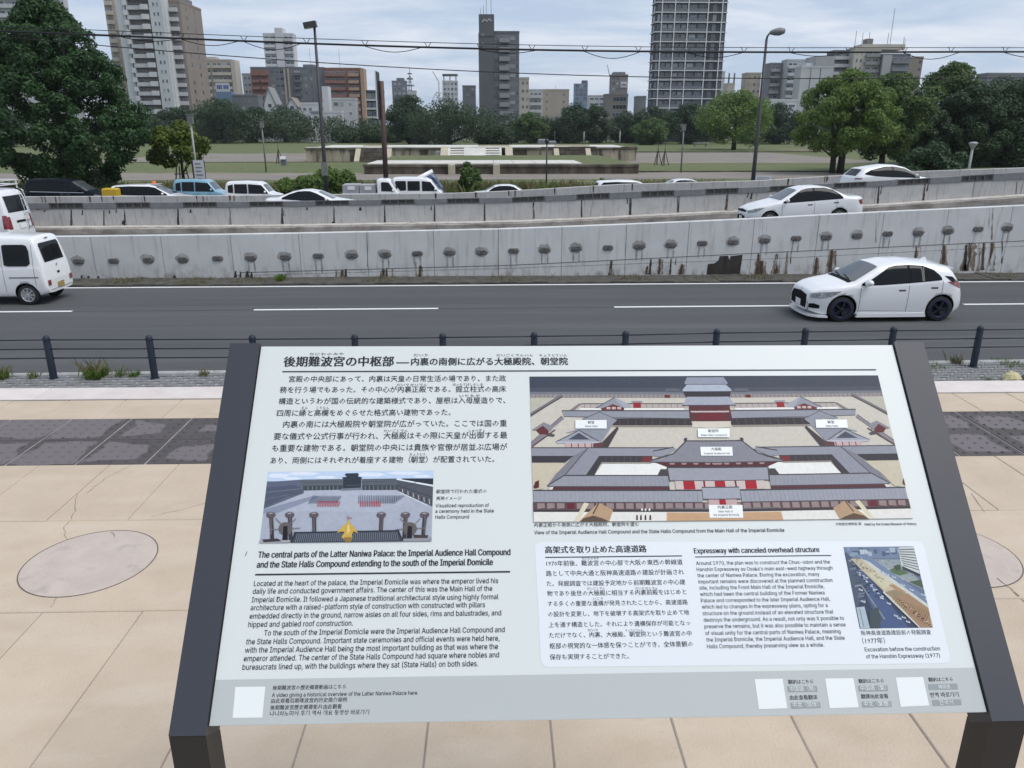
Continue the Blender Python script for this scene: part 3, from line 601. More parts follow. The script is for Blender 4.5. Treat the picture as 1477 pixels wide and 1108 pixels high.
# central white stair ramp
xa, xc = px2x(641, Y1 - 2), px2x(729, Y1 - 2); w = 5 / F * Y1; P2_ = 4.2
b = MB(); h = zt; v = [(xa + w, Y1 - P2_, .02), (xc - w, Y1 - P2_, .02), (xc - w, Y1, .02), (xa + w, Y1, .02), (xa + w, Y1 - P2_, .1), (xc - w, Y1 - P2_, .1), (xc - w, Y1, h), (xa + w, Y1, h)]
bf = [(0, 3, 2, 1), (4, 5, 6, 7), (0, 1, 5, 4), (1, 2, 6, 5), (2, 3, 7, 6), (3, 0, 4, 7)]
b.add(v, bf).build('central_ramp', M['stone_white'], pl)
for x_ in (xa - w, xc):
    b = MB(); v = [(x_, Y1 - P2_ - .3, -.02), (x_ + 2 * w, Y1 - P2_ - .3, -.02), (x_ + 2 * w, Y1, -.02), (x_, Y1, -.02), (x_, Y1 - P2_ - .3, .35), (x_ + 2 * w, Y1 - P2_ - .3, .35), (x_ + 2 * w, Y1, h + .12), (x_, Y1, h + .12)]
    b.add(v, bf).build('balustrade', M['stone_cream'], pl)
for side in (0, 1):
    for i in range(6):
        t = (i + .5) / 6; yy = Y1 - P2_ * (1 - t); zz_ = .1 + (h - .1) * t; x0_ = xa + w * 1.6 if side == 0 else xc - w * 1.6 - 2
        MB().box(x0_, x0_ + 2, yy - .12, yy + .12, zz_ + .01, zz_ + .07).build('step', M['stone_dark'], pl)
lo0, lo1 = D(524, 250, Y2).x, D(921, 250, Y2).x; zt2 = D(740, 236.5, Y2).z
lp = empty('lower_terrace', 'low dark stone terrace with a pale paved strip in front of the palace platform', 'platform')
MB().box(lo0 + .3, lo1 - .3, Y2 + .3, Y1 - 4.6, 0, zt2 - .06).build('core', M['lawn'], lp)
q = lo0 + .1
while q < lo1 - .5:
    w_ = random.uniform(.9, 2.1); w_ = min(w_, lo1 - q)
    MB().bbox(q + .015, q + w_ - .015, Y2, Y2 + .3, -.05, zt2 - .32, .02).build('wall_stone', M['stone_dark'], lp); q += w_
MB().bbox(lo0, lo1, Y2 - .12, Y2 + .5, zt2 - .31, zt2 - .04, .04).build('cornice', M['stone_dark'], lp)
wx0, wx1 = D(528, 234, Y2).x, D(846, 234, Y2).x
q = wx0
while q < wx1 - 1:
    w_ = min(random.uniform(2, 3.2), wx1 - q); MB().bbox(q + .02, q + w_ - .02, Y2 + .6, Y2 + 9, zt2 - .05, zt2 + .05, .02).build('paving_slab', M['stone_white'], lp); q += w_
for px in (652, 716): p = D(px, 250, Y2); MB().bbox(p.x - .35, p.x + .35, Y2 - 1.2, Y2 + .1, -.05, zt2 - .02, .04).build('pilaster', M['stone_cream'], lp)
# ------------------------------------------------------------------ buildings
def bm(n, c, **k):
    M[n] = mat(n, c, .8, tuple(x * .86 for x in c), .15, stretch=(1, 1, .4), **k); return M[n]
bm('b_white', (.60, .61, .62)); bm('b_pale', (.50, .51, .52)); bm('b_grey', (.27, .275, .285)); bm('b_dark', (.12, .122, .134)); bm('b_brown', (.27, .23, .20)); bm('b_red', (.25, .13, .105))
bm('b_orange', (.40, .27, .19)); bm('b_beige', (.42, .37, .31)); bm('b_cream', (.50, .46, .40)); bm('b_slate', (.16, .17, .19)); bm('b_blue', (.16, .24, .36)); bm('b_taupe', (.20, .185, .18)); bm('b_aqua', (.55, .58, .59))
bm('b_midgrey', (.20, .21, .23)); bm('b_lightgrey', (.36, .37, .385)); bm('b_void', (.06, .067, .08))
M['pane'] = mat('window_glass', (.07, .085, .105), .12, spec=.8, rnd=.6)
M['pane_curtain'] = mat('curtained_window', (.22, .23, .24), .4, rnd=.5)
M['logo'] = mat('sign_blue', (.03, .09, .40), .6)
WM = {}
def win_mesh(w, h, frame, split=1, glass='pane'):
    k = (round(w, 2), round(h, 2), frame, split, glass)
    if k in WM: return WM[k]
    b = MB(); t = .07
    b.box(-w / 2, w / 2, -.06, .02, 0, t); b.box(-w / 2, w / 2, -.06, .02, h - t, h); b.box(-w / 2, -w / 2 + t, -.06, .02, t, h - t); b.box(w / 2 - t, w / 2, -.06, .02, t, h - t)
    for i in range(1, split + 1): x = -w / 2 + w * i / (split + 1); b.box(x - .03, x + .03, -.05, .02, t, h - t)
    b.add([(-w / 2 + t, -.02, t), (w / 2 - t, -.02, t), (w / 2 - t, -.02, h - t), (-w / 2 + t, -.02, h - t)], [(0, 1, 2, 3)], 1)
    WM[k] = b.mesh('window', [M[frame], M[glass]]); return WM[k]
BC = {}
def balc_mesh(w, rail, wallm, d=1.3, h=1.1, posts=0, key=''):
    k = (round(w, 2), rail, wallm, d, h, posts)
    if k in BC: return BC[k]
    b = MB(); b.box(-w / 2, w / 2, -d, .05, -.18, 0)
    if rail == 'solid': b.box(-w / 2, w / 2, -d, -d + .12, 0, h); b.box(-w / 2, -w / 2 + .12, -d + .12, 0, 0, h); b.box(w / 2 - .12, w / 2, -d + .12, 0, 0, h)
    else:
        b.box(-w / 2, w / 2, -d, -d + .06, h - .08, h); n = max(2, int(w / .5))
        for i in range(n + 1): x = -w / 2 + .03 + (w - .06) * i / n; b.box(x - .03, x + .03, -d, -d + .05, 0, h - .08)
        b.box(-w / 2 + .05, w / 2 - .05, -d + .06, -d + .08, .1, h - .12, 1)
    for i in range(posts + 1 if posts else 0): x = -w / 2 + .1 + (w - .2) * i / posts; b.box(x - .1, x + .1, -d - .04, .0, -.18, 2.8, 2)
    BC[k] = b.mesh('balcony', [M[wallm], M['rail_glass'], M[wallm]]); return BC[k]
M['rail_glass'] = mat('balcony_glass', (.16, .18, .20), .15, spec=.7)
class Bld:
    """one building: front faces -Y in local space, x 0..w; rz turns it"""
    def __init__(s, name, label, px0, px1, pyt, Y, depth, wallm, cat='building', rz=0, group=None, fh=3.0, roofm=None, deep=False):
        if not deep: depth = min(depth, 7)
        A, Bq = D(px0, pyt, Y), D(px1, pyt, Y); s.w = Bq.x - A.x; s.h = (A.z + Bq.z) / 2; s.d = depth; s.fh = fh; s.wm = wallm
        s.root = empty(name, label, cat, (A.x, Y, 0), rz, group)
        b = MB(); b.box(0, s.w, 0, depth, -.05, s.h); b.build('wall', M[wallm], s.root)
        b = MB(); t = .3; b.box(-.1, s.w + .1, -.1, t, s.h, s.h + .7); b.box(-.1, s.w + .1, depth - t, depth + .1, s.h, s.h + .7); b.box(-.1, t, t, depth - t, s.h, s.h + .7); b.box(s.w - t, s.w + .1, t, depth - t, s.h, s.h + .7)
        b.build('parapet', M[roofm or wallm], s.root)
        s.nf = max(1, int(s.h / fh)); s.off = (s.h - s.nf * fh)
    def floors(s, z0=4, z1=None):
        return [s.off + i * s.fh for i in range(s.nf) if s.off + i * s.fh >= z0 and (z1 is None or s.off + i * s.fh < z1)]
    def windows(s, xs, w=1.4, h=1.3, sill=.9, frame='b_pale', split=1, z0=4, z1=None, side=0, glass='pane', y=0, skip=0):
        me = win_mesh(w, h, frame, split, glass); alt = win_mesh(w, h, frame, split, 'pane_curtain')
        for z in s.floors(z0, z1):
            for x in xs:
                if skip and random.random() < skip: continue
                m_ = alt if random.random() < .25 else me
                if side == 0: link('window', m_, s.root, (x, y, z + sill))
                elif side == 1: link('window', m_, s.root, (s.w, x, z + sill), R(90))
                else: link('window', m_, s.root, (0, x, z + sill), R(-90))
    def balconies(s, x0, x1, rail='solid', m=None, d=1.3, h=1.1, z0=4, z1=None, posts=0, wn=None, side=0, glass='pane'):
        me = balc_mesh(x1 - x0, rail, m or s.wm, d, h, posts); wn = wn or max(1, int((x1 - x0) / 3))
        for z in s.floors(z0, z1):
            if side == 0: link('balcony', me, s.root, ((x0 + x1) / 2, 0, z + .1))
            elif side == 1: link('balcony', me, s.root, (s.w, (x0 + x1) / 2, z + .1), R(90))
            else: link('balcony', me, s.root, (0, (x0 + x1) / 2, z + .1), R(-90))
        p = (x1 - x0) / wn
        s.windows([x0 + p * (i + .5) for i in range(wn)], p * .78, 2.0, .12, 'b_pale', 1, z0, z1, side, glass)
    def box(s, name, x0, x1, y0, y1, z0, z1, m): return MB().box(x0, x1, y0, y1, z0, z1).build(name, M[m], s.root)
    def mast(s, x, y, h, r=.06, name='antenna', cross=0):
        b = MB().tube([(x, y, s.h), (x, y, s.h + h)], r, 5)
        for k in range(cross): z = s.h + h * (.5 + .15 * k); b.box(x - .5, x + .5, y - .04, y + .04, z, z + .08)
        b.build(name, M['pole_dark'], s.root)

# left edge: pale slab block behind the big tree
B = Bld('apartment_building', 'pale grey high-rise behind the big tree at the upper left corner', -70, 86, -30, 300, 3, 'b_pale')
B.balconies(1, B.w - 1, 'solid', 'b_pale', z0=20, wn=9); 
# twin toned tower
B = Bld('apartment_tower', 'tall white and brown apartment tower with zigzag stair balconies, right of the big tree', 164, 234, -14, 290, 6, 'b_white')
w = B.w; B.box('stair_core', w * .72, w * .98, -1.6, .4, 0, B.h + 2, 'b_aqua'); B.box('stair_core', w * .02, w * .2, -.9, .4, 0, B.h + 1, 'b_aqua')
B.box('recess', w * .24, w * .70, -.05, .05, 4, B.h - .5, 'b_taupe')
B.balconies(w * .24, w * .56, 'solid', 'b_pale', d=1.6, z0=8, wn=2); 
me = balc_mesh(w * .14, 'solid', 'b_white', 2.4, 1.4)
for z in B.floors(8): link('stair_balcony', me, B.root, (w * .62, 0, z + .1)); link('stair_balcony', me, B.root, (w * .22, -.2, z + 1.4)).scale = (.6, .7, 1)
B.windows([w * .81, w * .89], .7, 1.2, 1.0, 'b_white', 0, 8, y=-1.6)
B2 = Bld('apartment_tower', 'brown flank tower with cream balcony column beside the white tower', 236, 259, 3, 294, 21, 'b_brown', deep=True)
w = B2.w; B2.box('balcony_recess', .3, w - .9, -.04, .2, 4, B2.h - 1, 'b_taupe'); B2.balconies(.4, w - 1, 'solid', 'b_pale', z0=8, z1=200, wn=2)
B2.windows([5, 13], 1.3, 1.2, 1.0, 'b_dark', 0, 8, side=1)
B2.box('roof_house', w * .15, w * .9, 2, 14, B2.h, B2.h + 2.2, 'b_taupe')
B3 = Bld('apartment_tower', 'narrow beige apartment block behind the left shoulder of the white tower', 148, 163, -6, 300, 6, 'b_beige')
B3.balconies(.6, B3.w - .8, 'solid', 'b_cream', z0=20, wn=2)
# mid rise beige
B = Bld('apartment_building', 'beige ten-storey apartment block with dark balcony bands right of the tall tower', 281, 334, 88, 380, 20, 'b_beige')
w = B.w; B.balconies(.5, w * .40, 'solid', 'b_cream', z0=8, wn=3); B.balconies(w * .46, w - .5, 'solid', 'b_cream', z0=8, wn=4)
B.box('corner_tower', w - .3, w + 1.6, -1, 6.5, 0, B.h + .4, 'b_cream'); B.box('roof_house', w * .2, w * .5, 4, 9, B.h, B.h + 2, 'b_cream')
S_ = empty('billboard', 'white rooftop billboard with blue lettering blocks above the dark trees', 'sign', D(322, 133, 330)); q = S_
for r_ in [(-2.6, 2.6, -1.4, 2.0, 'b_blue', .3)]: pass
MB().box(-2.7, 2.7, -.15, .15, .2, 3.4).build('board', M['b_white'], q)
tb = MB()
for x in (-2.2, -1.5, -.8, .35, 1.05, 1.75): tb.box(x, x + .5, -.2, -.155, 1.2, 2.6)
tb.build('lettering', M['logo'], q)['kind'] = 'stuff'
MB().box(-3.2, 3.2, -.2, 4, -14, .2).build('building_block', M['b_blue'], q)
B = Bld('office_building', 'small pale grey office block between the beige and the red apartment blocks', 349, 364, 108, 400, 12, 'b_lightgrey'); B.windows([1.4, 3.2], 1.2, 1.2, z0=8)
B = Bld('apartment_building', 'blue-grey low block in front of the small pale office block', 331, 372, 139, 330, 10, 'b_slate'); B.windows([2, 5, 8], 1.4, 1.1, z0=5)
# white tower far
B = Bld('apartment_tower', 'slender white apartment tower rising behind the red and grey block', 379, 422, 50, 430, 16, 'b_white')
w = B.w; B.box('core', w * .42, w * .68, -1.2, 6, 0, B.h + 3, 'b_white'); B.balconies(.3, w * .40, 'solid', 'b_white', z0=30, wn=2); B.balconies(w * .7, w - .2, 'solid', 'b_pale', z0=30, wn=2)
# red and grey complex
B = Bld('apartment_building', 'long red and charcoal apartment block, left of the lamp post', 361, 467, 99, 385, 18, 'b_slate')
w = B.w; B.box('red_wing', .0, w * .24, -.35, 0, 0, B.h - .6, 'b_red'); B.balconies(.2, w * .12, 'solid', 'b_red', d=1.6, z0=8, wn=1); B.balconies(w * .14, w * .235, 'solid', 'b_red', d=1.9, z0=8, wn=1)
B.box('light_shaft', w * .45, w * .47, -.5, 0, 0, B.h, 'b_beige'); B.box('light_shaft', w * .50, w * .52, -.5, 0, 0, B.h, 'b_beige')
B.windows([w * .29, w * .36, w * .42], 1.6, 1.3, z0=8, frame='b_grey'); B.balconies(w * .58, w * .68, 'solid', 'b_dark', z0=8, wn=1); B.windows([w * .74, w * .82, w * .92], 1.2, 1.5, z0=8, frame='b_grey')
B.box('roof_house', w * .7, w * .85, 3, 8, B.h, B.h + 2, 'b_slate'); B.mast(w * .8, 4, 9)
B = Bld('apartment_building', 'red-brown apartment block with an orange end wall, right of the lamp post', 467, 520, 100, 382, 18, 'b_red')
w = B.w; B.balconies(.2, w * .58, 'solid', 'b_red', z0=8, wn=4, d=1.2); B.balconies(w * .66, w * .95, 'solid', 'b_orange', z0=8, wn=2, d=1.6); B.box('end_wall', w - .05, w + 1.6, -1.8, 6.9, 0, B.h + .3, 'b_orange'); B.mast(w * .4, 4, 9)
# white low rise cluster
B = Bld('house', 'white low-rise block with small windows behind the lamp post', 434, 474, 151, 290, 9, 'b_white'); w = B.w; B.windows([1.2, 3.2, 7.5], 1.1, 1.1, z0=2); B.box('stair_tower', w * .8, w * 1.02, -.5, 5, 0, B.h + 6, 'b_white')
B = Bld('house', 'white three-storey block with dark windows stepping down to the right', 476, 512, 144, 296, 9, 'b_pale'); w = B.w; B.windows([2, w * .45], 1.6, 1.3, z0=2); B.windows([w * .8], 1, 1, z0=2)
B = Bld('house', 'small white annex in front of the three-storey white block', 448, 492, 163, 280, 5, 'b_white'); B.windows([1.5, 3.6, 6], 1, 1.2, z0=1); B.box('grey_roof', -.3, 3.5, -.3, 3, B.h, B.h + .6, 'b_grey')
def gable(label, px0, px1, pyb, pyt, Y, wallm, roofm):
    A, Bq = D(px0, pyb, Y), D(px1, pyb, Y); zt_ = D(px0, pyt, Y).z; e = empty('house', label, 'house', (A.x, Y, 0)); w = Bq.x - A.x
    MB().extrude([(0, 0), (w, 0), (w, A.z), (w / 2, zt_), (0, A.z)], 0, 9).build('wall', M[wallm], e)
    MB().extrude([(-.5, A.z - .6), (w / 2, zt_ + .05), (w + .5, A.z - .6), (w + .5, A.z - .2), (w / 2, zt_ + .45), (-.5, A.z - .2)], -.4, 9.2).build('roof', M[roofm], e)
    link('window', win_mesh(1.2, 1.2, 'b_dark', 0), e, (w / 2, 0, A.z - 1.2))
gable('white gabled house with a steep roof left of the lamp post', 381, 397, 150, 127, 300, 'b_white', 'b_grey')
gable('small white gabled house nearest the lamp post', 414, 428, 153, 142, 298, 'b_white', 'b_brown')
# shelf-like dark balcony block
B = Bld('apartment_building', 'dark block with white floor bands beside the brown sign post', 528, 551, 133, 300, 12, 'b_void'); w = B.w
for z in B.floors(2): MB().box(-.2, w + .2, -1.2, .2, z, z + .7).build('floor_band', M['b_pale'], B.root)
B.windows([1, 2.8, 4.6], 1.3, 1.3, 1.1, z0=2)
# far small ones
B = Bld('apartment_tower', 'distant grey tower above the trees left of the radio mast', 565, 586, 118, 560, 14, 'b_slate'); B.windows([2, 5, 8], 1.6, 1.5, z0=20); B.box('roof_house', 3, 8, 2, 8, B.h, B.h + 2.5, 'b_slate')
E_ = empty('radio_mast', 'distant radio mast with stacked antenna platforms above the trees', 'mast', (D(592, 135, 600).x, 600, 0)); zb_ = D(592, 135, 600).z; zt_ = D(592, 101, 600).z
b = MB()
for sx, sy in ((-1, -1), (1, -1), (1, 1), (-1, 1)): b.tube([(sx * 2.2, sy * 2.2, 0), (sx * 1.1, sy * 1.1, zb_), (sx * .3, sy * .3, zt_ - 4)], .25, 5)
b.tube([(0, 0, zt_ - 5), (0, 0, zt_ + 2)], .2, 5)
for k in range(10): z = zb_ * .5 + k * (zt_ - zb_ * .5) / 11; b.box(-1.4, 1.4, -1.4, 1.4, z, z + .3)
b.build('lattice', M['pole_grey'], E_)
for z, r_ in ((zb_ + 5, 3), (zb_ + 9.5, 2.4), (zb_ + 13, 1.6)): MB().lathe([(0, z), (r_, z), (r_, z + .9), (0, z + .9)], 10).build('antenna_platform', M['pole_grey'], E_)
B = Bld('office_building', 'small pale block at the foot of the radio mast', 586, 600, 132, 590, 10, 'b_pale')
B = Bld('office_tower', 'distant white tower with a dark open crown above the big round tree', 638, 660, 118, 520, 16, 'b_pale'); w = B.w; B.windows([1.5, 3.8, 6.1, 8.4], 1.4, 1.6, z0=20)
for x in (1, w / 2, w - 1): B.box('crown_post', x - .3, x + .3, .2, 1, B.h, B.h + 3.6, 'b_dark')
B.box('crown', 0, w, 0, 8, B.h + 3.6, B.h + 4.6, 'b_dark')
B = Bld('office_building', 'distant dark square block left of the charcoal tower', 667, 686, 125, 480, 14, 'b_dark'); B.windows([3, 6], 1.8, 1.2, z0=20, frame='b_dark')
# charcoal tower with the emblem
B = Bld('apartment_tower', 'charcoal apartment tower with stepped stair shaft and pale emblem on top', 702, 749, 48, 292, 16, 'b_slate', roofm='b_dark')
w = B.w; B.box('stair_shaft', -2.9, 2.6, -.6, 9, 0, B.h + 0, 'b_dark'); zt_ = D(694, 21, 292).z; B.box('shaft_head', -2.7, 2.6, -.8, 8, B.h - 1, zt_, 'b_dark')
e_ = MB()
for i, (a, c) in enumerate([((-1.5, -.55), (-.7, .35)), ((-.7, .35), (0.1, -.35)), ((.1, -.35), (.9, .45)), ((.9, .45), (1.7, -.25))]):
    d_ = Vector((c[0] - a[0], 0, c[1] - a[1])); nn_ = Vector((0, 1, 0)).cross(d_).normalized() * .2; e_.obox((0 + (a[0] + c[0]) / 2, -.88, zt_ - 1.9 + (a[1] + c[1]) / 2), d_ * .55, (0, .05, 0), nn_)
e_.build('emblem', M['b_pale'], B.root)
B.balconies(w * .38, w * .70, 'solid', 'b_grey', d=1.5, h=1.35, z0=4, wn=2, glass='pane'); B.windows([w * .26], 1.6, 1.2, z0=4, frame='b_pale'); B.windows([w * .80], 1.7, 1.0, z0=4, frame='b_pale', glass='pane_curtain'); B.windows([w * .94], .5, 1.1, z0=4, frame='b_dark', split=0)
B.windows([-1.4], .8, .8, 2.0, z0=B.h - 6, frame='b_pale', split=0, y=-.8)
B.mast(-2, 2, 8, cross=2); B.mast(0, 2, 12); b = MB().tube([(1.6, 2, zt_), (1.6, 2, zt_ + 9)], .07, 5); b.tube([(-1, 2, zt_), (-1, 2, zt_ + 3)], .07, 5); b.build('antenna', M['pole_dark'], B.root)
# row right of it
B = Bld('apartment_building', 'narrow cream block touching the right side of the charcoal tower', 750, 763, 114, 330, 12, 'b_cream'); B.windows([1.2, 2.9], .9, 1.2, z0=4, frame='b_beige')
B = Bld('office_building', 'dark balconied block between the cream and the tan blocks', 763, 783, 131, 360, 12, 'b_pale'); B.balconies(.3, B.w - .5, 'solid', 'b_pale', z0=4, wn=3)
B = Bld('office_building', 'tan windowless-fronted block with a thin roof rail', 783, 821, 131, 365, 14, 'b_beige'); w = B.w; B.windows([w * .8], 1, 1.0, z0=4); B.windows([w * .15], .8, 1.0, z0=4); B.box('annex', w * .3, w * .62, -8, -2, 0, B.h - 11, 'b_grey'); B.mast(w * .5, 3, 2.2)
B = Bld('office_tower', 'distant blue glass office tower', 829, 848, 122, 620, 18, 'b_blue'); B.windows([2, 5, 8], 2.4, 2.2, z0=20, frame='b_slate'); B.box('roof_house', B.w * .6, B.w, 2, 8, B.h, B.h + 3, 'b_dark')
B = Bld('office_building', 'distant pale strip building between the glass tower and the sign-topped tower', 849, 880, 139, 500, 16, 'b_pale'); B.windows([2, 5, 8, 11], 2.4, 1.2, z0=15)
B = Bld('office_tower', 'distant reddish tower with a white logo board near its top', 882, 906, 109, 480, 18, 'b_taupe'); w = B.w; B.box('crown', w * .15, w * .85, 1, 8, B.h, B.h + 2, 'b_midgrey')
B.box('logo_board', w * .56, w * .95, -.5, -.05, B.h - 6.5, B.h - 3.5, 'b_white'); b = MB()
for x in (.62, .70, .78, .86): b.box(w * x, w * (x + .05), -.58, -.5, B.h - 5.8, B.h - 4.4)
b.build('logo', M['b_dark'], B.root); B.windows([w * .15, w * .38], 1.8, 1.4, z0=15, frame='b_red'); B.windows([w * .62, w * .85], 1.6, 1.4, z0=15, z1=B.h - 9, frame='b_grey')
b = MB().tube([(-.8, 2, B.h), (-2.4, 2, B.h + 6)], .2, 5); b.build('crane_jib', M['pole_grey'], B.root)
B = Bld('office_building', 'beige office block with blue glass bands in front of the logo tower', 874, 906, 138, 330, 12, 'b_taupe'); w = B.w; B.windows([w * .62], w * .62, 1.7, .8, frame='b_pale', split=3, z0=2)
B = Bld('office_building', 'small grey block at the left foot of the tall grid tower', 919, 932, 141, 340, 10, 'b_midgrey')
# crane far
c_ = empty('tower_crane', 'distant tower crane jib leaning over the trees', 'crane', (D(633, 118, 700).x, 700, 0)); p0, p1 = D(633, 118, 700), D(624, 103, 700)
MB().tube([(0, 0, 0), (0, 0, p0.z)], .8, 4).tube([(0, 0, p0.z), (p1.x - p0.x, 0, p1.z)], .45, 4).build('jib', M['pole_pale'], c_)
# the tall grid tower
B = Bld('apartment_tower', 'tallest tower with a white frame grid over dark balconies, right of centre', 950, 1053, -40, 285, 7, 'b_void', fh=3.05)
w = B.w; cols = [0, .075, .26, .45, .73, .93, 1.0]
me = {}
M['b_frame'] = mat('tower_frame_white', (.68, .70, .73), .6)
for z in B.floors(3):
    MB_ = MB().box(-.3, w + .3, -.35, .0, z - .15, z + .12)
    if 'f' not in me: me['f'] = MB().box(-.3, w + .3, -.45, .0, -.15, .13).mesh('floor_edge', M['b_frame']); me['s'] = MB().box(-.45, 0, .0, 7, -.15, .13).mesh('floor_edge', M['b_frame'])
    link('floor_edge', me['f'], B.root, (0, 0, z)); link('floor_edge', me['s'], B.root, (0, 0, z))
for i, c in enumerate(cols[1:-1]): MB().box(w * c - .16, w * c + .16, -.5, -.45 + .0, 3, B.h).build('frame_column', M['b_frame'], B.root)
for i in range(len(cols) - 1):
    a, c = cols[i] * w + .2, cols[i + 1] * w - .2; wd = c - a
    if i in (0, 4) or wd < 3.2:
        B.windows([a + wd * .5], min(wd * .7, 1.3), 2.1, .35, 'b_midgrey', 0, 3)
    else:
        rb = balc_mesh(wd, 'glass', 'b_midgrey', .44, 1.05)
        for z in B.floors(3): link('balcony', rb, B.root, ((a + c) / 2, 0, z + .14))
        nn_ = 2 if wd < 7 else 3; p = wd / nn_; B.windows([a + p * (k + .5) for k in range(nn_)], p * .72, 2.1, .2, 'b_lightgrey', 1, 3, y=-.03)
B.windows([3.5], 2.6, 2.0, .3, 'b_midgrey', 1, 3, side=2)
# right group
B = Bld('apartment_building', 'thin grey slab edge showing behind the right side of the grid tower', 1040, 1046, 105, 400, 20, 'b_pale')
B = Bld('building', 'small cream rooftop block with twin horns right of the grid tower', 1050, 1060, 122, 380, 8, 'b_cream'); B.mast(.5, 1, 5, .35, 'horn'); B.mast(3, 1, 5, .35, 'horn')
B = Bld('apartment_building', 'pinkish beige block left of the right lamp post', 1077, 1098, 107, 380, 16, 'b_beige'); B.windows([1.5, 4, 6], 1, 1.2, z0=4, frame='b_beige')
B = Bld('apartment_building', 'grey block with balcony stacks right of the right lamp post', 1112, 1136, 93, 360, 16, 'b_midgrey'); w = B.w; B.balconies(.2, w * .55, 'solid', 'b_lightgrey', z0=4, wn=2); 
B = Bld('apartment_building', 'white block with small balconies behind the slanted pale block', 1136, 1175, 88, 355, 16, 'b_pale'); w = B.w; B.balconies(.4, w * .38, 'solid', 'b_white', z0=4, wn=2); B.windows([w * .6, w * .85], 2.2, 1, z0=20, frame='b_pale')
B = Bld('apartment_building', 'plain pale block with a stepped top in the right building group', 1156, 1203, 98, 330, 14, 'b_pale'); w = B.w; B.box('upper_block', w * .45, w * 1.02, 1, 12, B.h, B.h + 4.5, 'b_lightgrey'); B.windows([w * .3, w * .6], .4, 2.8, 0.1, z0=4, frame='b_midgrey', split=0)
B.box('penthouse', w * .2, w * .5, 2, 9, B.h, B.h + 2, 'b_white')
B = Bld('office_building', 'low white-roofed block below the pale blocks', 1112, 1150, 146, 300, 12, 'b_white'); B.windows([2, 5, 8], 2.4, .9, z0=2)
B = Bld('apartment_building', 'dark block with sweeping pale balcony bands', 1203, 1232, 75, 345, 16, 'b_dark'); w = B.w; B.balconies(.2, w - .8, 'solid', 'b_pale', z0=15, wn=3, d=1.8)
B = Bld('apartment_building', 'beige stepped-top block crowned with antennas above the bright green tree', 1233, 1272, 71, 340, 18, 'b_cream'); w = B.w; B.balconies(w * .42, w * .95, 'solid', 'b_grey', z0=15, wn=2); B.windows([w * .12, w * .28], .8, 1.4, z0=15, frame='b_cream', split=0)
B.box('penthouse', w * .3, w * 1.9, 1, 9, B.h, B.h + 2.0, 'b_cream'); B.box('roof_tank', w * .5, w * .72, 2, 6, B.h + 2, B.h + 4.2, 'b_taupe')
for x in (.1, .35, .6, 1.3, 1.4, 1.9, 1.95): B.mast(w * x, 3, random.uniform(4, 8) + (9 if x == 1.4 else 0), .1)
B = Bld('apartment_building', 'blue-grey block with glass balconies beside the beige block', 1273, 1313, 80, 338, 16, 'b_slate'); w = B.w; B.box('side_wall', 0, w * .32, -.9, .2, 0, B.h, 'b_lightgrey'); B.balconies(w * .36, w - .1, 'glass', 'b_lightgrey', z0=15, wn=3, d=1.6)
B = Bld('apartment_building', 'plain brown block at the right end of the building group', 1313, 1332, 84, 350, 14, 'b_brown'); B.windows([B.w * .8], 1.2, 1.3, z0=15, frame='b_brown')
B = Bld('building', 'low grey roof showing between the dark trees at the right edge', 1425, 1500, 108, 300, 14, 'b_midgrey')

# ------------------------------------------------------------------ trees
def leaves(C, Rr, n, s, inside=.25, flat=.8, seed=0, shape='kite'):
    rng = np.random.default_rng(seed); i = rng.integers(0, len(C), n); w = (Rr ** 2); i = rng.choice(len(C), n, p=w / w.sum())
    d = rng.normal(size=(n, 3)); d[:, 2] += .25; d /= np.linalg.norm(d, axis=1)[:, None]
    rad = Rr[i] * np.where(rng.random(n) < inside, rng.uniform(.2, .8, n), rng.uniform(.8, 1.08, n)); P = C[i] + d * rad[:, None] * np.array([1, 1, flat])
    nr = d + rng.normal(size=(n, 3)) * .55; nr[:, 2] += .3; nr /= np.linalg.norm(nr, axis=1)[:, None]
    a = np.cross(nr, rng.normal(size=(n, 3))); a /= np.linalg.norm(a, axis=1)[:, None]; b = np.cross(nr, a)
    sz = (s * rng.uniform(.6, 1.4, n))[:, None]; V = np.stack([P - a * sz, P + b * sz * .55 - nr * sz * .12, P + a * sz, P - b * sz * .55 - nr * sz * .12], 1).reshape(-1, 3)
    return V
def leaf_mesh(name, V, m):
    n = len(V) // 4; me = bpy.data.meshes.new(name); me.vertices.add(len(V)); me.vertices.foreach_set('co', V.astype(np.float32).ravel())
    me.loops.add(n * 4); me.polygons.add(n); me.loops.foreach_set('vertex_index', np.arange(n * 4, dtype=np.int32)); me.polygons.foreach_set('loop_start', np.arange(0, n * 4, 4, dtype=np.int32)); me.polygons.foreach_set('loop_total', np.full(n, 4, dtype=np.int32))
    me.materials.append(m); me.update(calc_edges=True); return me
def crown_lobes(h0, h1, prof, nl, lr, seed, sx=1, sy=1):
    rng = np.random.default_rng(seed + 100); C = []; Rr = []; z = np.array([p[0] for p in prof]); r = np.array([p[1] for p in prof])
    for _ in range(nl):
        t = rng.uniform(0, 1); rr = np.interp(t, z, r)
        while rng.random() > (rr / r.max()) ** .8 + .08: t = rng.uniform(0, 1); rr = np.interp(t, z, r)
        a = rng.uniform(0, 2 * math.pi); q = rr * (rng.uniform(.55, 1) ** .6 if rng.random() < .8 else rng.uniform(0, .6)); l_ = lr * rng.uniform(.6, 1.25)
        q = max(0, q - l_ * .6); C.append((q * math.cos(a) * sx, q * math.sin(a) * sy, h0 + t * (h1 - h0))); Rr.append(min(l_, max(.35 * l_, rr * .75)))
    return np.array(C), np.array(Rr)
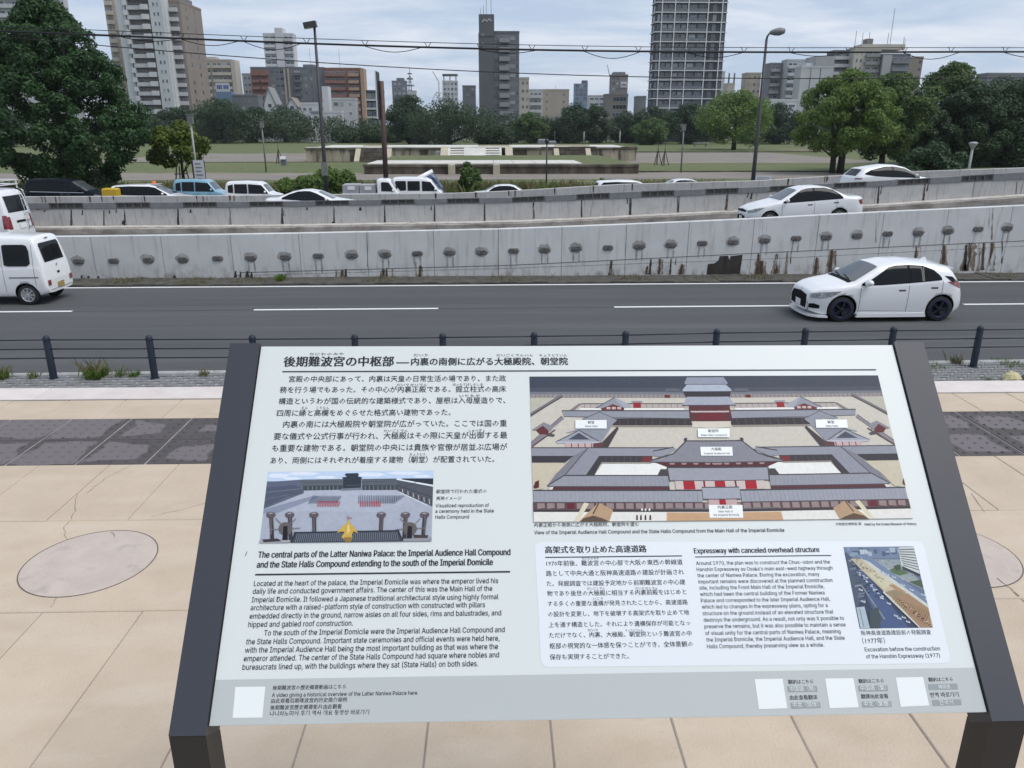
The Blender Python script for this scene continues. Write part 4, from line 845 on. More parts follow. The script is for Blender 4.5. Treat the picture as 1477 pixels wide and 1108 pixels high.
def tree(name, label, px, pyb, pyt, wpx, m, n=9000, ls=.28, prof=None, nl=60, lr=.2, base=.18, Y=None, trunk_r=None, seed=1, group=None, stems=1, lobes_out=None, cat='tree'):
    P = G(px, pyb, 0) if Y is None else D(px, pyb, Y); P.z = 0; Yq = P.y; top = D(px, pyt, Yq).z; rw = wpx / 2 / F * (P.length)
    prof = prof or [(0, .45), (.2, .85), (.45, 1), (.7, .85), (.9, .5), (1, .15)]
    prof = [(a, b * rw) for a, b in prof]; h0 = top * base; C, Rr = crown_lobes(h0, top - rw * lr * .7, prof, nl, rw * lr, seed)
    e = empty(name, label, cat, P, 0, group)
    link('crown', leaf_mesh('crown', leaves(C, Rr, n, ls, seed=seed), m), e)
    tr = trunk_r or max(.12, rw * .06); b = MB(); rng = random.Random(seed)
    for s_ in range(stems):
        o = (0, 0) if stems == 1 else (rng.uniform(-.9, .9), rng.uniform(-.6, .6)); hh = h0 + (top - h0) * .55
        b.tube([(o[0], o[1], -.1), (o[0] * 1.1, o[1], h0 * .6), (o[0] * 1.6 + rng.uniform(-.2, .2), o[1], h0 + (top - h0) * .25), (o[0] * 2, o[1], hh)], [tr * 1.25, tr, tr * .7, tr * .25], 8)
        for k in range(5):
            c = C[rng.randrange(len(C))]; z0 = h0 * rng.uniform(.6, 1.2); b.tube([(o[0] * 1.1, o[1], z0), (c[0] * .5, c[1] * .5, (z0 + c[2]) / 2 + .2), tuple(c)], [tr * .5, tr * .3, tr * .1], 6)
    b.build('trunk', M['bark'], e); return e
egg = [(0, .36), (.06, .45), (.11, .56), (.19, .85), (.28, 1), (.41, .9), (.60, .74), (.76, .56), (.85, .36), (.92, .22), (1, .05)]
t1 = tree('broadleaf_tree', 'huge dense dark green tree filling the upper left of the view', 100, 258, -22, 216, M['leaf_big'], 90000, .11, egg, 460, .095, .04, Y=58, trunk_r=.35, seed=3)
tree('broadleaf_tree', 'small yellow-green tree held by wooden stakes beside the white banner', 265, 262, 171, 84, M['leaf_light'], 9000, .13, [(0, .5), (.2, .95), (.5, 1), (.8, .65), (1, .2)], 40, .24, .36, Y=63, trunk_r=.12, seed=5)
st = empty('tree_stakes', 'wooden stakes tied around the small yellow-green tree', 'stakes', (D(265, 262, 63).x, 62.7, 0)); b = MB()
for dx_ in (-.6, -.2, .25, .65): MB().tube([(dx_, 0, 0), (dx_ * .55, .1, 1.9)], .05, 6).build('stake', M['bark'], st)
MB().tube([(-.5, -.05, 1.3), (.5, -.05, 1.35)], .04, 6).build('cross_bar', M['bark'], st)
far = [  # label, px, pyb, pyt, width px, material, seed
 ('rounded dark tree just right of the tall towers', 325, 207, 137, 84, 'leaf_dark', 11), ('dark tree between the big left tree and the rounded dark tree', 258, 206, 148, 56, 'leaf_dark', 12), ('dark tree behind the big left tree trunk', 205, 207, 160, 60, 'leaf_forest', 13),
 ('broad dark tree behind the tall lamp post, left of it', 412, 205, 150, 88, 'leaf_forest', 14), ('lower dark tree left of the rounded park lamp', 370, 206, 152, 60, 'leaf_dark', 15), ('mid green hedge-like tree below the white low-rise blocks', 540, 206, 178, 60, 'leaf_mid', 16), ('smaller green tree next to the hedge-like tree', 498, 206, 180, 40, 'leaf_forest', 17),
 ('dark tall tree just right of the brown sign post', 590, 208, 131, 62, 'leaf_dark', 18), ('large rounded tree left of the charcoal tower', 648, 210, 130, 128, 'leaf_forest', 19), ('small dark tree at the foot of the charcoal tower', 712, 209, 178, 60, 'leaf_dark', 20),
 ('round bright tree right of the charcoal tower', 765, 207, 160, 52, 'leaf_mid', 21), ('dark conifer-like tree below the tan block', 828, 207, 145, 62, 'leaf_dark', 22), ('dark tree right of the conifer-like tree', 858, 207, 148, 44, 'leaf_forest', 23), ('dark tree below the logo tower', 905, 206, 157, 66, 'leaf_dark', 24),
 ('broad dull tree at the left foot of the grid tower', 940, 207, 150, 70, 'leaf_forest', 25), ('olive tree in front of the grid tower', 938, 209, 168, 54, 'leaf_mid', 26), ('dark tree below the right half of the grid tower', 995, 208, 143, 70, 'leaf_dark', 27),
 ('dark tree behind the light green rounded tree', 1120, 208, 146, 66, 'leaf_dark', 28), ('dark low tree at the left edge of the view', 4, 212, 150, 70, 'leaf_dark', 29), ('low dark tree behind the pale stone slabs', 795, 206, 172, 46, 'leaf_dark', 30), ('low dark tree left of the round bright tree', 735, 206, 182, 40, 'leaf_forest', 31),
 ('low tree between the smaller green tree and the brown post', 562, 206, 180, 40, 'leaf_mid', 32), ('dark tree filling the gap right of the dark tall tree', 610, 208, 165, 50, 'leaf_dark', 33), ('low dark tree below the right lamp post', 1085, 207, 165, 50, 'leaf_forest', 34)]
for lb, px, pb_, pt_, wp, mm, sd_ in far:
    tree('park_tree', lb, px, pb_, pt_, wp * 1.06, M[mm], 15000, .27, None, 70, .24, .06, seed=sd_, group='trees along the far side of the park')
tree('park_tree', 'light green rounded tree with a short dark trunk on the lawn', 1058, 216, 127, 112, M['leaf_green'], 20000, .22, [(0, .6), (.2, .95), (.5, 1), (.75, .8), (1, .25)], 70, .24, .2, seed=41, trunk_r=.5)
tree('broadleaf_tree', 'bright green tree with several leaning trunks, nearest on the right', 1207, 250, 98, 136, M['leaf_green'], 50000, .13, [(0, .7), (.15, .95), (.4, 1), (.65, .9), (.85, .55), (1, .15)], 130, .17, .24, seed=42, trunk_r=.2, stems=4)
tree('broadleaf_tree', 'green tree just behind and right of the multi-trunk tree', 1270, 246, 96, 110, M['leaf_mid'], 36000, .15, None, 100, .2, .18, seed=43, trunk_r=.35)
tree('broadleaf_tree', 'tall light-topped tree reaching above the others on the right', 1352, 236, 84, 110, M['leaf_mid'], 36000, .17, [(0, .8), (.3, 1), (.6, .9), (.8, .55), (1, .2)], 90, .2, .12, seed=44)
tree('broadleaf_tree', 'very dark wide tree at the right edge', 1440, 238, 106, 190, M['leaf_dark'], 50000, .17, [(0, .8), (.3, 1), (.6, .95), (.85, .7), (1, .3)], 120, .18, .05, seed=45)
tree('broadleaf_tree', 'dark tree between the tall light-topped tree and the right edge', 1385, 240, 120, 110, M['leaf_dark'], 34000, .16, None, 80, .2, .05, seed=46)
tree('broadleaf_tree', 'dark tree beyond the right edge of the view', 1540, 240, 100, 160, M['leaf_dark'], 10000, .3, None, 70, .2, .05, seed=47)
tree('broadleaf_tree', 'shaded tree under the tall light-topped tree', 1315, 240, 130, 90, M['leaf_forest'], 26000, .16, None, 70, .2, .05, seed=48)
def bush(label, px, pyb, pyt, wp, m, n, ls, Y, sd_): tree('bush', label, px, pyb, pyt, wp, M[m], n, ls, [(0, .8), (.3, 1), (.7, .8), (1, .35)], 30, .3, .08, Y=Y, seed=sd_, trunk_r=.05, cat='bush')
bush('wide green bush behind the white sedan roof', 468, 272, 233, 88, 'leaf_green', 9000, .13, 56.5, 51); bush('feathery dark bush standing left of the park lamp', 677, 278, 233, 40, 'leaf_mid', 4500, .11, 57, 52)
bush('low green bush at the foot of the big left tree', 105, 266, 246, 44, 'leaf_mid', 3500, .12, 56, 53); bush('small light bush left of the wide green bush', 412, 276, 256, 34, 'leaf_green', 2500, .11, 56, 54); bush('dark low shrub below the right trees', 1345, 246, 205, 90, 'leaf_dark', 7000, .16, 72, 55)
bush('pale leafy bush by the far kerb, left of the white car roofs', 868, 276, 256, 24, 'leaf_green', 1500, .1, 56, 56); bush('low green bush at the right of the wide bush', 505, 272, 254, 30, 'leaf_green', 2500, .11, 56.8, 57); bush('dark undergrowth between the black minivan and the big tree', 150, 262, 240, 50, 'leaf_forest', 4000, .12, 57.5, 58)
# verge weeds: blades nobody could count
def blades(name, area, n, h, m, seed, w=.02, density=None):
    rng = np.random.default_rng(seed); x = rng.uniform(area[0], area[1], n); y = rng.uniform(area[2], area[3], n)
    if density: k = np.array([density(a) for a in x]) > rng.random(n); x, y = x[k], y[k]; n = len(x)
    hh = h * rng.uniform(.4, 1.3, n); a = rng.uniform(0, 6.283, n); lean = rng.normal(0, .3, (n, 2)) * hh[:, None]
    z0 = area[4]; B0 = np.stack([x, y, np.full(n, z0)], 1); dx_ = np.stack([np.cos(a) * w, np.sin(a) * w, 0 * a], 1); Mid = B0 + np.stack([lean[:, 0] * .3, lean[:, 1] * .3, hh * .55], 1); Tp = B0 + np.stack([lean[:, 0], lean[:, 1], hh], 1)
    V = np.stack([B0 - dx_, B0 + dx_, Mid + dx_ * .7, Tp], 1).reshape(-1, 3); return leaf_mesh(name, V, m)
def dens(a): return .25 + .75 * (math.sin(a * .9) * math.sin(a * .37 + 1) > -.1)
link('verge_weeds', blades('verge_weeds', (-45, 35, 55.6, 59, 0), 22000, .95, M['grass_dry'], 5, .03, dens))['kind'] = 'stuff'
link('verge_grass', blades('verge_grass', (-45, 35, 55.6, 61, 0), 22000, .75, M['grass_green'], 6, .035, lambda a: .3 + .7 * (math.sin(a * .6) > 0)))['kind'] = 'stuff'
link('gutter_weeds', blades('gutter_weeds', (-30, 30, YW - 1.0, YW - .1, .03), 9000, .12, M['grass_dry'], 7, .012, lambda a: .08 + .9 * (math.sin(a * .8 + 1) * math.sin(a * 2.3) > .35)))['kind'] = 'stuff'
def clump(label, px, py, h, n, m='grass_green', Yq=None, spread=.12, zb=.11, plume=True):
    P = G(px, py, zb) if Yq is None else D(px, py, Yq); P.z = zb; e = empty('weed_clump', label, 'weeds', P, 0)
    rng = np.random.default_rng(int(px * 7)); 
    o_ = link('stems', blades('stems', (-spread * .7, spread * .7, -spread, spread, 0), n, h * .42, M[m], int(px), .0045), e)
    o_['kind'] = 'stuff'
    if plume: link('plumes', blades('plumes', (-spread * 1.6, spread * 1.6, -spread, spread, 0), n // 9, h * .85, M['grass_dry'], int(px) + 1, .0022), e)
clump('green weed clump at the left edge below the fence', 4, 546, .32, 260); clump('thin weed with pale seed heads left of the second fence post', 47, 545, .26, 70); clump('biggest green weed clump with pale plumes between two fence posts', 140, 544, .42, 420, spread=.2)
clump('small weed right of the biggest weed clump', 175, 542, .25, 90); clump('low weed left of the third fence post', 194, 542, .22, 110); clump('small reddish weed tuft left of the sign board', 295, 541, .2, 90, 'grass_dry')
clump('dry weed tuft between the sign board and the right fence post', 1378, 524, .3, 90, 'grass_dry'); clump('low green grass tuft right of the right fence post', 1458, 525, .14, 260, spread=.35, plume=False); clump('tiny weed on the pavers near the cream rock', 1424, 548, .1, 60, zb=.115, plume=False); clump('low mossy weed beside the right sign rail', 1342, 527, .12, 200, spread=.3, plume=False)
clump('green weed sprouting at the wall base left of centre', 405, 402, .42, 300, 'grass_green', YW - .5, .18, .05, False); clump('dry grass tuft at the wall base behind the first lane dash', 190, 405, .16, 500, 'grass_dry', YW - .5, .6, .05, False); clump('dry grass tuft at the wall base left of the fourth joint', 283, 405, .18, 600, 'grass_dry', YW - .5, .7, .05, False)
# the wood behind the single trees, read as one dark mass
Cw = []; Rw = []; rg_ = np.random.default_rng(77)
for px in np.arange(-60, 1560, 9.0):
    for k in range(3): q = D(px + rg_.uniform(-5, 5), 190, 262 + rg_.uniform(0, 16)); Cw.append((q.x, q.y, rg_.uniform(1.5, 7.5 + 1.5 * math.sin(px * .02)))); Rw.append(rg_.uniform(1.8, 3.2))
link('distant_wood', leaf_mesh('distant_wood', leaves(np.array(Cw), np.array(Rw), 60000, .34, seed=9), M['leaf_forest']))['kind'] = 'stuff'
# cream rock on the pavers
p = G(1458, 548, .115); b = MB(); vs = []; n_ = 9
for r_, z in ((.17, 0), (.18, .05), (.13, .12), (.05, .165)):
    for k in range(n_): a = 2 * math.pi * k / n_; q = r_ * random.uniform(.82, 1.15); vs.append((q * math.cos(a), q * .75 * math.sin(a), z * random.uniform(.9, 1.1)))
b.add(vs, [(i * n_ + k, i * n_ + (k + 1) % n_, (i + 1) * n_ + (k + 1) % n_, (i + 1) * n_ + k) for i in range(3) for k in range(n_)] + [tuple(range(3 * n_, 4 * n_))])
o = b.build('rock', M['rock'], None, p); tag(o, 'cream coloured jagged rock lying on the grey pavers', 'rock')
o = b.build('rock', M['b_dark'], None, p + Vector((.27, 0, 0))); o.scale = (.5, .6, .6); tag(o, 'small dark stone right beside the cream rock', 'rock')
# ------------------------------------------------------------------ vehicles
def chaikin(P, it=2):
    for _ in range(it):
        Q = [P[0]]
        for i in range(len(P) - 1):
            a, b = P[i], P[i + 1]
            if i > 0: Q.append((a[0] * .75 + b[0] * .25, a[1] * .75 + b[1] * .25))
            if i < len(P) - 2: Q.append((a[0] * .25 + b[0] * .75, a[1] * .25 + b[1] * .75))
        Q.append(P[-1]); P = Q
    return P
def curve(pts, sm=.05):
    X = [p[0] for p in pts]; Z = [p[1] for p in pts]
    return lambda x: float(sum(np.interp(min(max(x + d, X[0]), X[-1]), X, Z) for d in (-sm, -sm / 2, 0, sm / 2, sm)) / 5)
def wheel_meshes(r, rimm, band, w=.19, spokes=5):
    t = MB(); t.lathe([(r * .66, -w / 2), (r * .9, -w / 2), (r * .975, -w * .42), (r, -w * .25), (r, w * .25), (r * .975, w * .42), (r * .9, w / 2), (r * .66, w / 2)], 28, axis='y')
    m = MB(); m.lathe([(r * .68, -w * .46), (r * .64, -w * .5), (r * .60, -w * .42), (r * .58, -w * .2), (0, -w * .16)], 28, axis='y')
    m.lathe([(r * .14, -w * .47), (r * .10, -w * .5), (0, -w * .5)], 12, axis='y')
    for k in range(spokes):
        a = 2 * math.pi * k / spokes; c, s = math.cos(a), math.sin(a); m.obox((c * r * .36, -w * .36, s * r * .36), (c * r * .25, 0, s * r * .25), (0, w * .09, 0), (-s * r * .075, 0, c * r * .075))
    m.lathe([(r * .76, -w * .485), (r * .72, -w * .53), (r * .66, -w * .50)] if band else [(r * .69, -w * .47), (r * .66, -w * .53), (r * .62, -w * .47)], 28, axis='y', mi=1 if band else 0)
    return t.mesh('wheel', M['tyre']), m.mesh('rim', [M[rimm], M[band or rimm]])
VM = {}
def build_body(s):
    L, Wd = s['L'], s['W'] / 2; top = curve(s['top'], s.get('sm', .04)); belt = curve(s['belt'], .04); Hm = s['H']; fr, rr = s.get('front', (.66, .45)), s.get('rear', (.72, .35))
    def pw(x):
        f = 1 - (1 - fr[0]) * max(0, 1 - x / fr[1]) ** 2.4; r_ = 1 - (1 - rr[0]) * max(0, 1 - (L - x) / rr[1]) ** 2.4; return Wd * min(f, r_)
    xs = sorted(set([0, .008, .02, .04, .07, .11, .16] + list(np.linspace(.22, L - .22, s.get('n', 56))) + [L - .16, L - .11, L - .07, L - .04, L - .02, L - .008, L])); vs = []; nr = 0
    for x in xs:
        w = pw(x); zt = top(x); zb = s['zb'] + (.10 * max(0, 1 - x / .35) + .10 * max(0, 1 - (L - x) / .35)); zbe = min(belt(x), zt - .012); zbe = max(zbe, zb + .12); zt = max(zt, zbe + .012)
        h = min(1, max(0, (zt - zbe) / (Hm - belt(L * .5)))); wr = w * .965 - (w * .965 - s['roofw'] / 2) * h; cr = .03 + .03 * h; zr = max(zbe + .004, zt - cr)
        if h > .5 and wr > w: wr = w
        K = [(0, zb), (w * .84, zb), (w * .95, zb + .05), (w, zb + (zbe - zb) * .5), (w * .985, zbe - .05 if zbe - zb > .2 else zbe - .02), (w * .965, zbe), (wr, zr), (wr * .72, zt - cr * .2), (0, zt)]
        ring = chaikin(K, 2); nr = len(ring); full = [(x, y, z) for y, z in ring] + [(x, -y, z) for y, z in reversed(ring[1:-1])]; vs += full
    m = len(full); fs = []
    for i in range(len(xs) - 1):
        for k in range(m): k2 = (k + 1) % m; fs.append((i * m + k, (i + 1) * m + k, (i + 1) * m + k2, i * m + k2))
    fs += [tuple(range(m)), tuple(reversed(range((len(xs) - 1) * m, len(xs) * m)))]
    me = bpy.data.meshes.new('body'); me.from_pydata([(v[0] - L / 2, v[1], v[2]) for v in vs], [], fs); me.materials.append(M[s['paint']]); me.materials.append(M['trim']); me.update()
    bvh = BVHTree.FromPolygons([Vector(v.co) for v in me.vertices], [tuple(p.vertices) for p in me.polygons])
    o = link('body', me); cut = MB()
    for x, r in s['wheels']:
        for sg in (-1, 1): cut.lathe([(r + .045, sg * (Wd + .3)), (r + .045, sg * (Wd - .26))] if sg > 0 else [(r + .045, sg * (Wd - .26)), (r + .045, sg * (Wd + .3))], 36, (x - L / 2, 0, r + .01), 'y', smooth=False); n = 36; b = len(cut.v) - 72; cut.f += [tuple(b + k for k in range(36)), tuple(b + 36 + k for k in reversed(range(36)))]; cut.m += [0, 0]; cut.sm += [False, False]
    cme = cut.mesh('cut', M['trim']); bmx = bmesh.new(); bmx.from_mesh(cme); bmesh.ops.recalc_face_normals(bmx, faces=bmx.faces); bmx.to_mesh(cme); bmx.free()
    bmx = bmesh.new(); bmx.from_mesh(me); bmesh.ops.recalc_face_normals(bmx, faces=bmx.faces); bmx.to_mesh(me); bmx.free()
    co = link('cut', cme); md = o.modifiers.new('b', 'BOOLEAN'); md.object = co; md.operation = 'DIFFERENCE'; md.solver = 'EXACT'
    bpy.context.view_layer.update(); ev = o.evaluated_get(bpy.context.evaluated_depsgraph_get()); nm = bpy.data.meshes.new_from_object(ev); nm.name = 'body'
    bpy.data.objects.remove(co); bpy.data.objects.remove(o)
    for p in nm.polygons:
        p.use_smooth = True; c = p.center; p.material_index = 0
        for x, r in s['wheels']:
            if abs(math.hypot(c.x - (x - L / 2), c.z - (r + .01))) < r + .055 and (abs(p.normal.y) < .6 or abs(c.y) < Wd - .2): p.material_index = 1; p.use_smooth = False
    for p in nm.polygons:
        if p.material_index == 0 and p.area > .15 and abs(p.normal.x) > .9: p.use_smooth = False
    return nm, bvh
def patch(bvh, L, kind, a, b, mt, name, root, eps=.006, nu=14, nv=6, side=-1):
    """sheet of trim or glass that follows the body; a, b = upper and lower outline. kind side: (x,z); top: (x, halfwidth) pairs; front/rear: (y,z)"""
    A = np.array(a, float); Bq = np.array(b, float); u0, u1 = max(A[0, 0], Bq[0, 0]), min(A[-1, 0], Bq[-1, 0]); us = sorted(set(list(np.linspace(u0, u1, nu)) + [u for u in A[:, 0] if u0 < u < u1] + [u for u in Bq[:, 0] if u0 < u < u1]))
    V = []; ok = []
    for u in us:
        v1, v0 = np.interp(u, A[:, 0], A[:, 1]), np.interp(u, Bq[:, 0], Bq[:, 1])
        for t in np.linspace(0, 1, nv):
            v = v0 + (v1 - v0) * t
            if kind == 'side': o, d = Vector((u - L / 2, side * 3, v)), Vector((0, -side, 0))
            elif kind == 'top': o, d = Vector((u - L / 2, v, 4)), Vector((0, 0, -1))
            elif kind == 'front': o, d = Vector((-6, u, v)), Vector((1, 0, 0))
            else: o, d = Vector((6, u, v)), Vector((-1, 0, 0))
            h, n, _, _ = bvh.ray_cast(o, d)
            if h is None: V.append(o + d * 3); ok.append(False); continue
            if n.dot(d) > 0: n = -n
            V.append(h + n * eps); ok.append(True)
    nv_ = nv; fs = []
    for i in range(len(us) - 1):
        for j in range(nv_ - 1):
            q = (i * nv_ + j, (i + 1) * nv_ + j, (i + 1) * nv_ + j + 1, i * nv_ + j + 1)
            if all(ok[k] for k in q): fs.append(q)
    if not fs: return None
    used = sorted({k for f in fs for k in f}); mp = {k: i for i, k in enumerate(used)}
    mb = MB().add([V[k] for k in used], [tuple(mp[k] for k in f) for f in fs], 0, True); ob = mb.build(name, M[mt], root)
    me = ob.data; bm_ = bmesh.new(); bm_.from_mesh(me); r = bmesh.ops.solidify(bm_, geom=bm_.faces[:], thickness=.004) if False else None; bm_.free()
    return ob
def vehicle(name, label, cat, s, loc, face='left', group=None, rz=0):
    L = s['L']; key = s['key']
    root = empty(name, label, cat, loc, (0 if face == 'left' else math.pi) + rz, group)
    if key not in VM: VM[key] = build_body(s)
    me, bvh = VM[key]; link('body', me, root)
    P = lambda kind, a, b, m, n, **k: patch(bvh, L, kind, a, b, m, n, root, **k)
    sides = (-1, 1)
    for sg in sides:
        ta = [p for a, b in s['win'] for p in a]; tb = [p for a, b in s['win'] for p in b]
        if s.get('surround', s['key'] in ('hatch', 'sedan', 'coupe', 'suv', 'wagon', 'minivan')): P('side', [(x + (.03 if i else -.04), z + .018) for i, (x, z) in enumerate(ta)], [(x + (.03 if i == len(tb) - 1 else -.04 if i == 0 else 0), z - .018) for i, (x, z) in enumerate(tb)], 'trim', 'window_surround', side=sg, nu=36, nv=9, eps=.010)
        for a, b in s['win']: P('side', a, b, 'glass', 'side_window', side=sg, nu=20, nv=9, eps=.016)
        for a, b, m, n in s.get('side', []): P('side', a, b, m, n, side=sg, nu=12, nv=5, eps=.008)
        for x, z0, z1 in s.get('gaps', []): P('side', [(x - .005, z1), (x + .005, z1)], [(x - .005, z0), (x + .005, z0)], 'seamline', 'door_gap', side=sg, nu=2, nv=10, eps=.004)
        for x, z in s.get('handles', []):
            h, n, _, _ = bvh.ray_cast(Vector((x - L / 2, sg * 3, z)), Vector((0, -sg, 0)))
            if h: MB().obox(h + n * .018, (.085, 0, 0), (0, .014, 0), (0, 0, .014)).build('door_handle', M[s['paint']], root); MB().obox(h + n * .004 + Vector((0, 0, -.012)), (.09, 0, 0), (0, .006, 0), (0, 0, .024)).build('handle_recess', M['seamline'], root)
        if 'mirror' in s:
            x, z = s['mirror']; h, n, _, _ = bvh.ray_cast(Vector((x - L / 2, sg * 3, z)), Vector((0, -sg, 0)))
            if h:
                b = MB(); c = h + Vector((-.02, sg * .12, .02)); vs = []
                b.lathe([(0, -.085), (.045, -.08), (.072, -.04), (.078, .02), (.06, .075), (0, .085)], 12); b.v = [(c.x + v[0] * .75, c.y + v[2] * 1.15, c.z + v[1] * .95) for v in b.v]
                b.obox(h + Vector((0, sg * .03, -.01)), (.03, 0, 0), (0, .05, 0), (0, 0, .015)); b.build('side_mirror', M[s['paint']], root)
    if 'ws' in s:
        a = s['ws']; P('top', a, [(x, -y) for x, y in a], s.get('wsmat', 'screen'), 'windscreen', nu=18, nv=18, eps=.012)
    if 'rg' in s: a = s['rg']; P('top', a, [(x, -y) for x, y in a], 'glass', 'rear_window', nu=14, nv=16, eps=.012)
    for i, (a, b, m, n) in enumerate(s.get('frontp', [])): P('front', a, b, m, n, nu=14, nv=6, eps=.008 + .005 * i)
    for i, (a, b, m, n) in enumerate(s.get('rearp', [])): P('rear', a, b, m, n, nu=14, nv=9, eps=.010 + .003 * i)
    for a, b, m, n in s.get('topp', []): P('top', a, b, m, n, nu=12, nv=8, eps=.006)
    t, rm_ = wheel_meshes(s['wheels'][0][1], s.get('rim', 'rim_silver'), s.get('band'), s.get('ww', .19), s.get('spokes', 5))
    for x, r in s['wheels']:
        for sg in (-1, 1):
            w = link('wheel', t, root, (x - L / 2, sg * (s['W'] / 2 - .115), r), 0 if sg < 0 else math.pi); link('rim', rm_, w)
    return root

hatch = dict(key='hatch', L=3.95, W=1.70, H=1.49, zb=.15, roofw=1.16, paint='white_paint', wheels=[(.80, .325), (3.33, .325)], rim='rim_black', band='rim_blue', sm=.03,
    top=[(0, .52), (.015, .66), (.07, .76), (.3, .86), (.7, .94), (1.02, 1.0), (1.72, 1.40), (2.15, 1.48), (2.6, 1.49), (3.1, 1.45), (3.5, 1.37), (3.58, 1.32), (3.78, 1.08), (3.9, .95), (3.95, .62)],
    belt=[(0, .45), (.06, .66), (.4, .78), (1.0, .90), (1.6, .94), (2.6, 1.0), (3.2, 1.06), (3.6, 1.0), (3.95, .58)], front=(.62, .75), rear=(.74, .5),
    win=[([(1.28, .955), (1.42, 1.03), (1.92, 1.33), (2.1, 1.375), (2.42, 1.39)], [(1.28, .945), (1.8, .965), (2.42, 1.005)]), ([(2.48, 1.39), (2.8, 1.37), (3.05, 1.28), (3.2, 1.15), (3.24, 1.09)], [(2.48, 1.01), (2.9, 1.045), (3.24, 1.08)])],
    ws=[(1.06, .62), (1.12, .66), (1.4, .60), (1.70, .53)], wsmat='screen',
    side=[([(.06, .70), (.3, .755), (.72, .80)], [(.06, .59), (.3, .60), (.5, .66), (.72, .785)], 'lamp_clear', 'headlight'), ([(3.42, 1.02), (3.7, 1.03), (3.94, .98)], [(3.42, 1.01), (3.7, .88), (3.94, .80)], 'lamp_red', 'tail_light'),
          ([(3.36, 1.16), (3.55, 1.14), (3.7, 1.02)], [(3.36, 1.15), (3.55, 1.0), (3.7, .985)], 'glass', 'rear_quarter_glass'), ([(1.22, .30), (2.9, .27)], [(1.22, .288), (2.9, .262)], 'seamline', 'sill_line'), ([(.04, .44), (.14, .46), (.26, .42)], [(.04, .34), (.14, .33), (.26, .34)], 'trim', 'fog_recess')],
    gaps=[(1.22, .25, .93), (2.45, .25, .99), (3.3, .62, 1.05)], handles=[(2.28, .82), (3.1, .88)], mirror=(1.36, .98),
    frontp=[([(-.54, .46), (-.42, .64), (0, .68), (.42, .64), (.54, .46)], [(-.54, .28), (-.3, .22), (0, .21), (.3, .22), (.54, .28)], 'trim', 'grille'), ([(-.16, .47), (.16, .47)], [(-.16, .31), (.16, .31)], 'plate', 'number_plate'),
            ([(-.06, .735), (0, .75), (.06, .735)], [(-.06, .73), (0, .705), (.06, .73)], 'chrome', 'badge')],
    rearp=[([(-.5, 1.28), (.5, 1.28)], [(-.56, 1.02), (.56, 1.02)], 'glass', 'rear_window')])
sedan = dict(key='sedan', L=4.40, W=1.695, H=1.46, zb=.18, roofw=1.14, paint='white_paint', wheels=[(.82, .305), (3.42, .305)], spokes=7, sm=.03,
    top=[(0, .50), (.015, .62), (.1, .73), (.5, .86), (1.0, .95), (1.18, .985), (1.9, 1.38), (2.25, 1.455), (2.7, 1.46), (3.1, 1.40), (3.75, 1.08), (3.9, 1.05), (4.32, 1.03), (4.37, .95), (4.40, .6)],
    belt=[(0, .44), (.06, .62), (.5, .78), (1.1, .90), (2.5, .95), (3.5, .99), (4.3, .96), (4.40, .55)], front=(.62, .75), rear=(.72, .45),
    win=[([(1.34, .93), (1.5, 1.03), (1.98, 1.31), (2.2, 1.36), (2.44, 1.37)], [(1.34, .92), (2.44, .955)]), ([(2.5, 1.37), (2.85, 1.36), (3.15, 1.28), (3.4, 1.12), (3.5, 1.02)], [(2.5, .96), (3.3, .99), (3.5, 1.0)])],
    ws=[(1.24, .60), (1.3, .64), (1.86, .52)], rg=[(3.14, .50), (3.2, .52), (3.7, .60)],
    side=[([(.06, .66), (.3, .74), (.6, .78)], [(.06, .58), (.3, .62), (.6, .76)], 'lamp_clear', 'headlight'), ([(4.12, .92), (4.38, .94)], [(4.12, .90), (4.2, .76), (4.38, .74)], 'lamp_red', 'tail_light'), ([(.03, .42), (.2, .42)], [(.03, .33), (.2, .30)], 'trim', 'fog_recess')],
    gaps=[(1.26, .25, .90), (2.47, .25, .95), (3.3, .64, .98)], handles=[(2.3, .82), (3.28, .86)], mirror=(1.45, .98),
    frontp=[([(-.52, .44), (0, .50), (.52, .44)], [(-.42, .27), (.42, .27)], 'trim', 'grille'), ([(-.45, .66), (0, .69), (.45, .66)], [(-.45, .6), (.45, .6)], 'trim', 'upper_grille'), ([(-.16, .45), (.16, .45)], [(-.16, .3), (.16, .3)], 'plate', 'number_plate')],
    rearp=[([(-.16, .8), (.16, .8)], [(-.16, .64), (.16, .64)], 'plate', 'number_plate')])
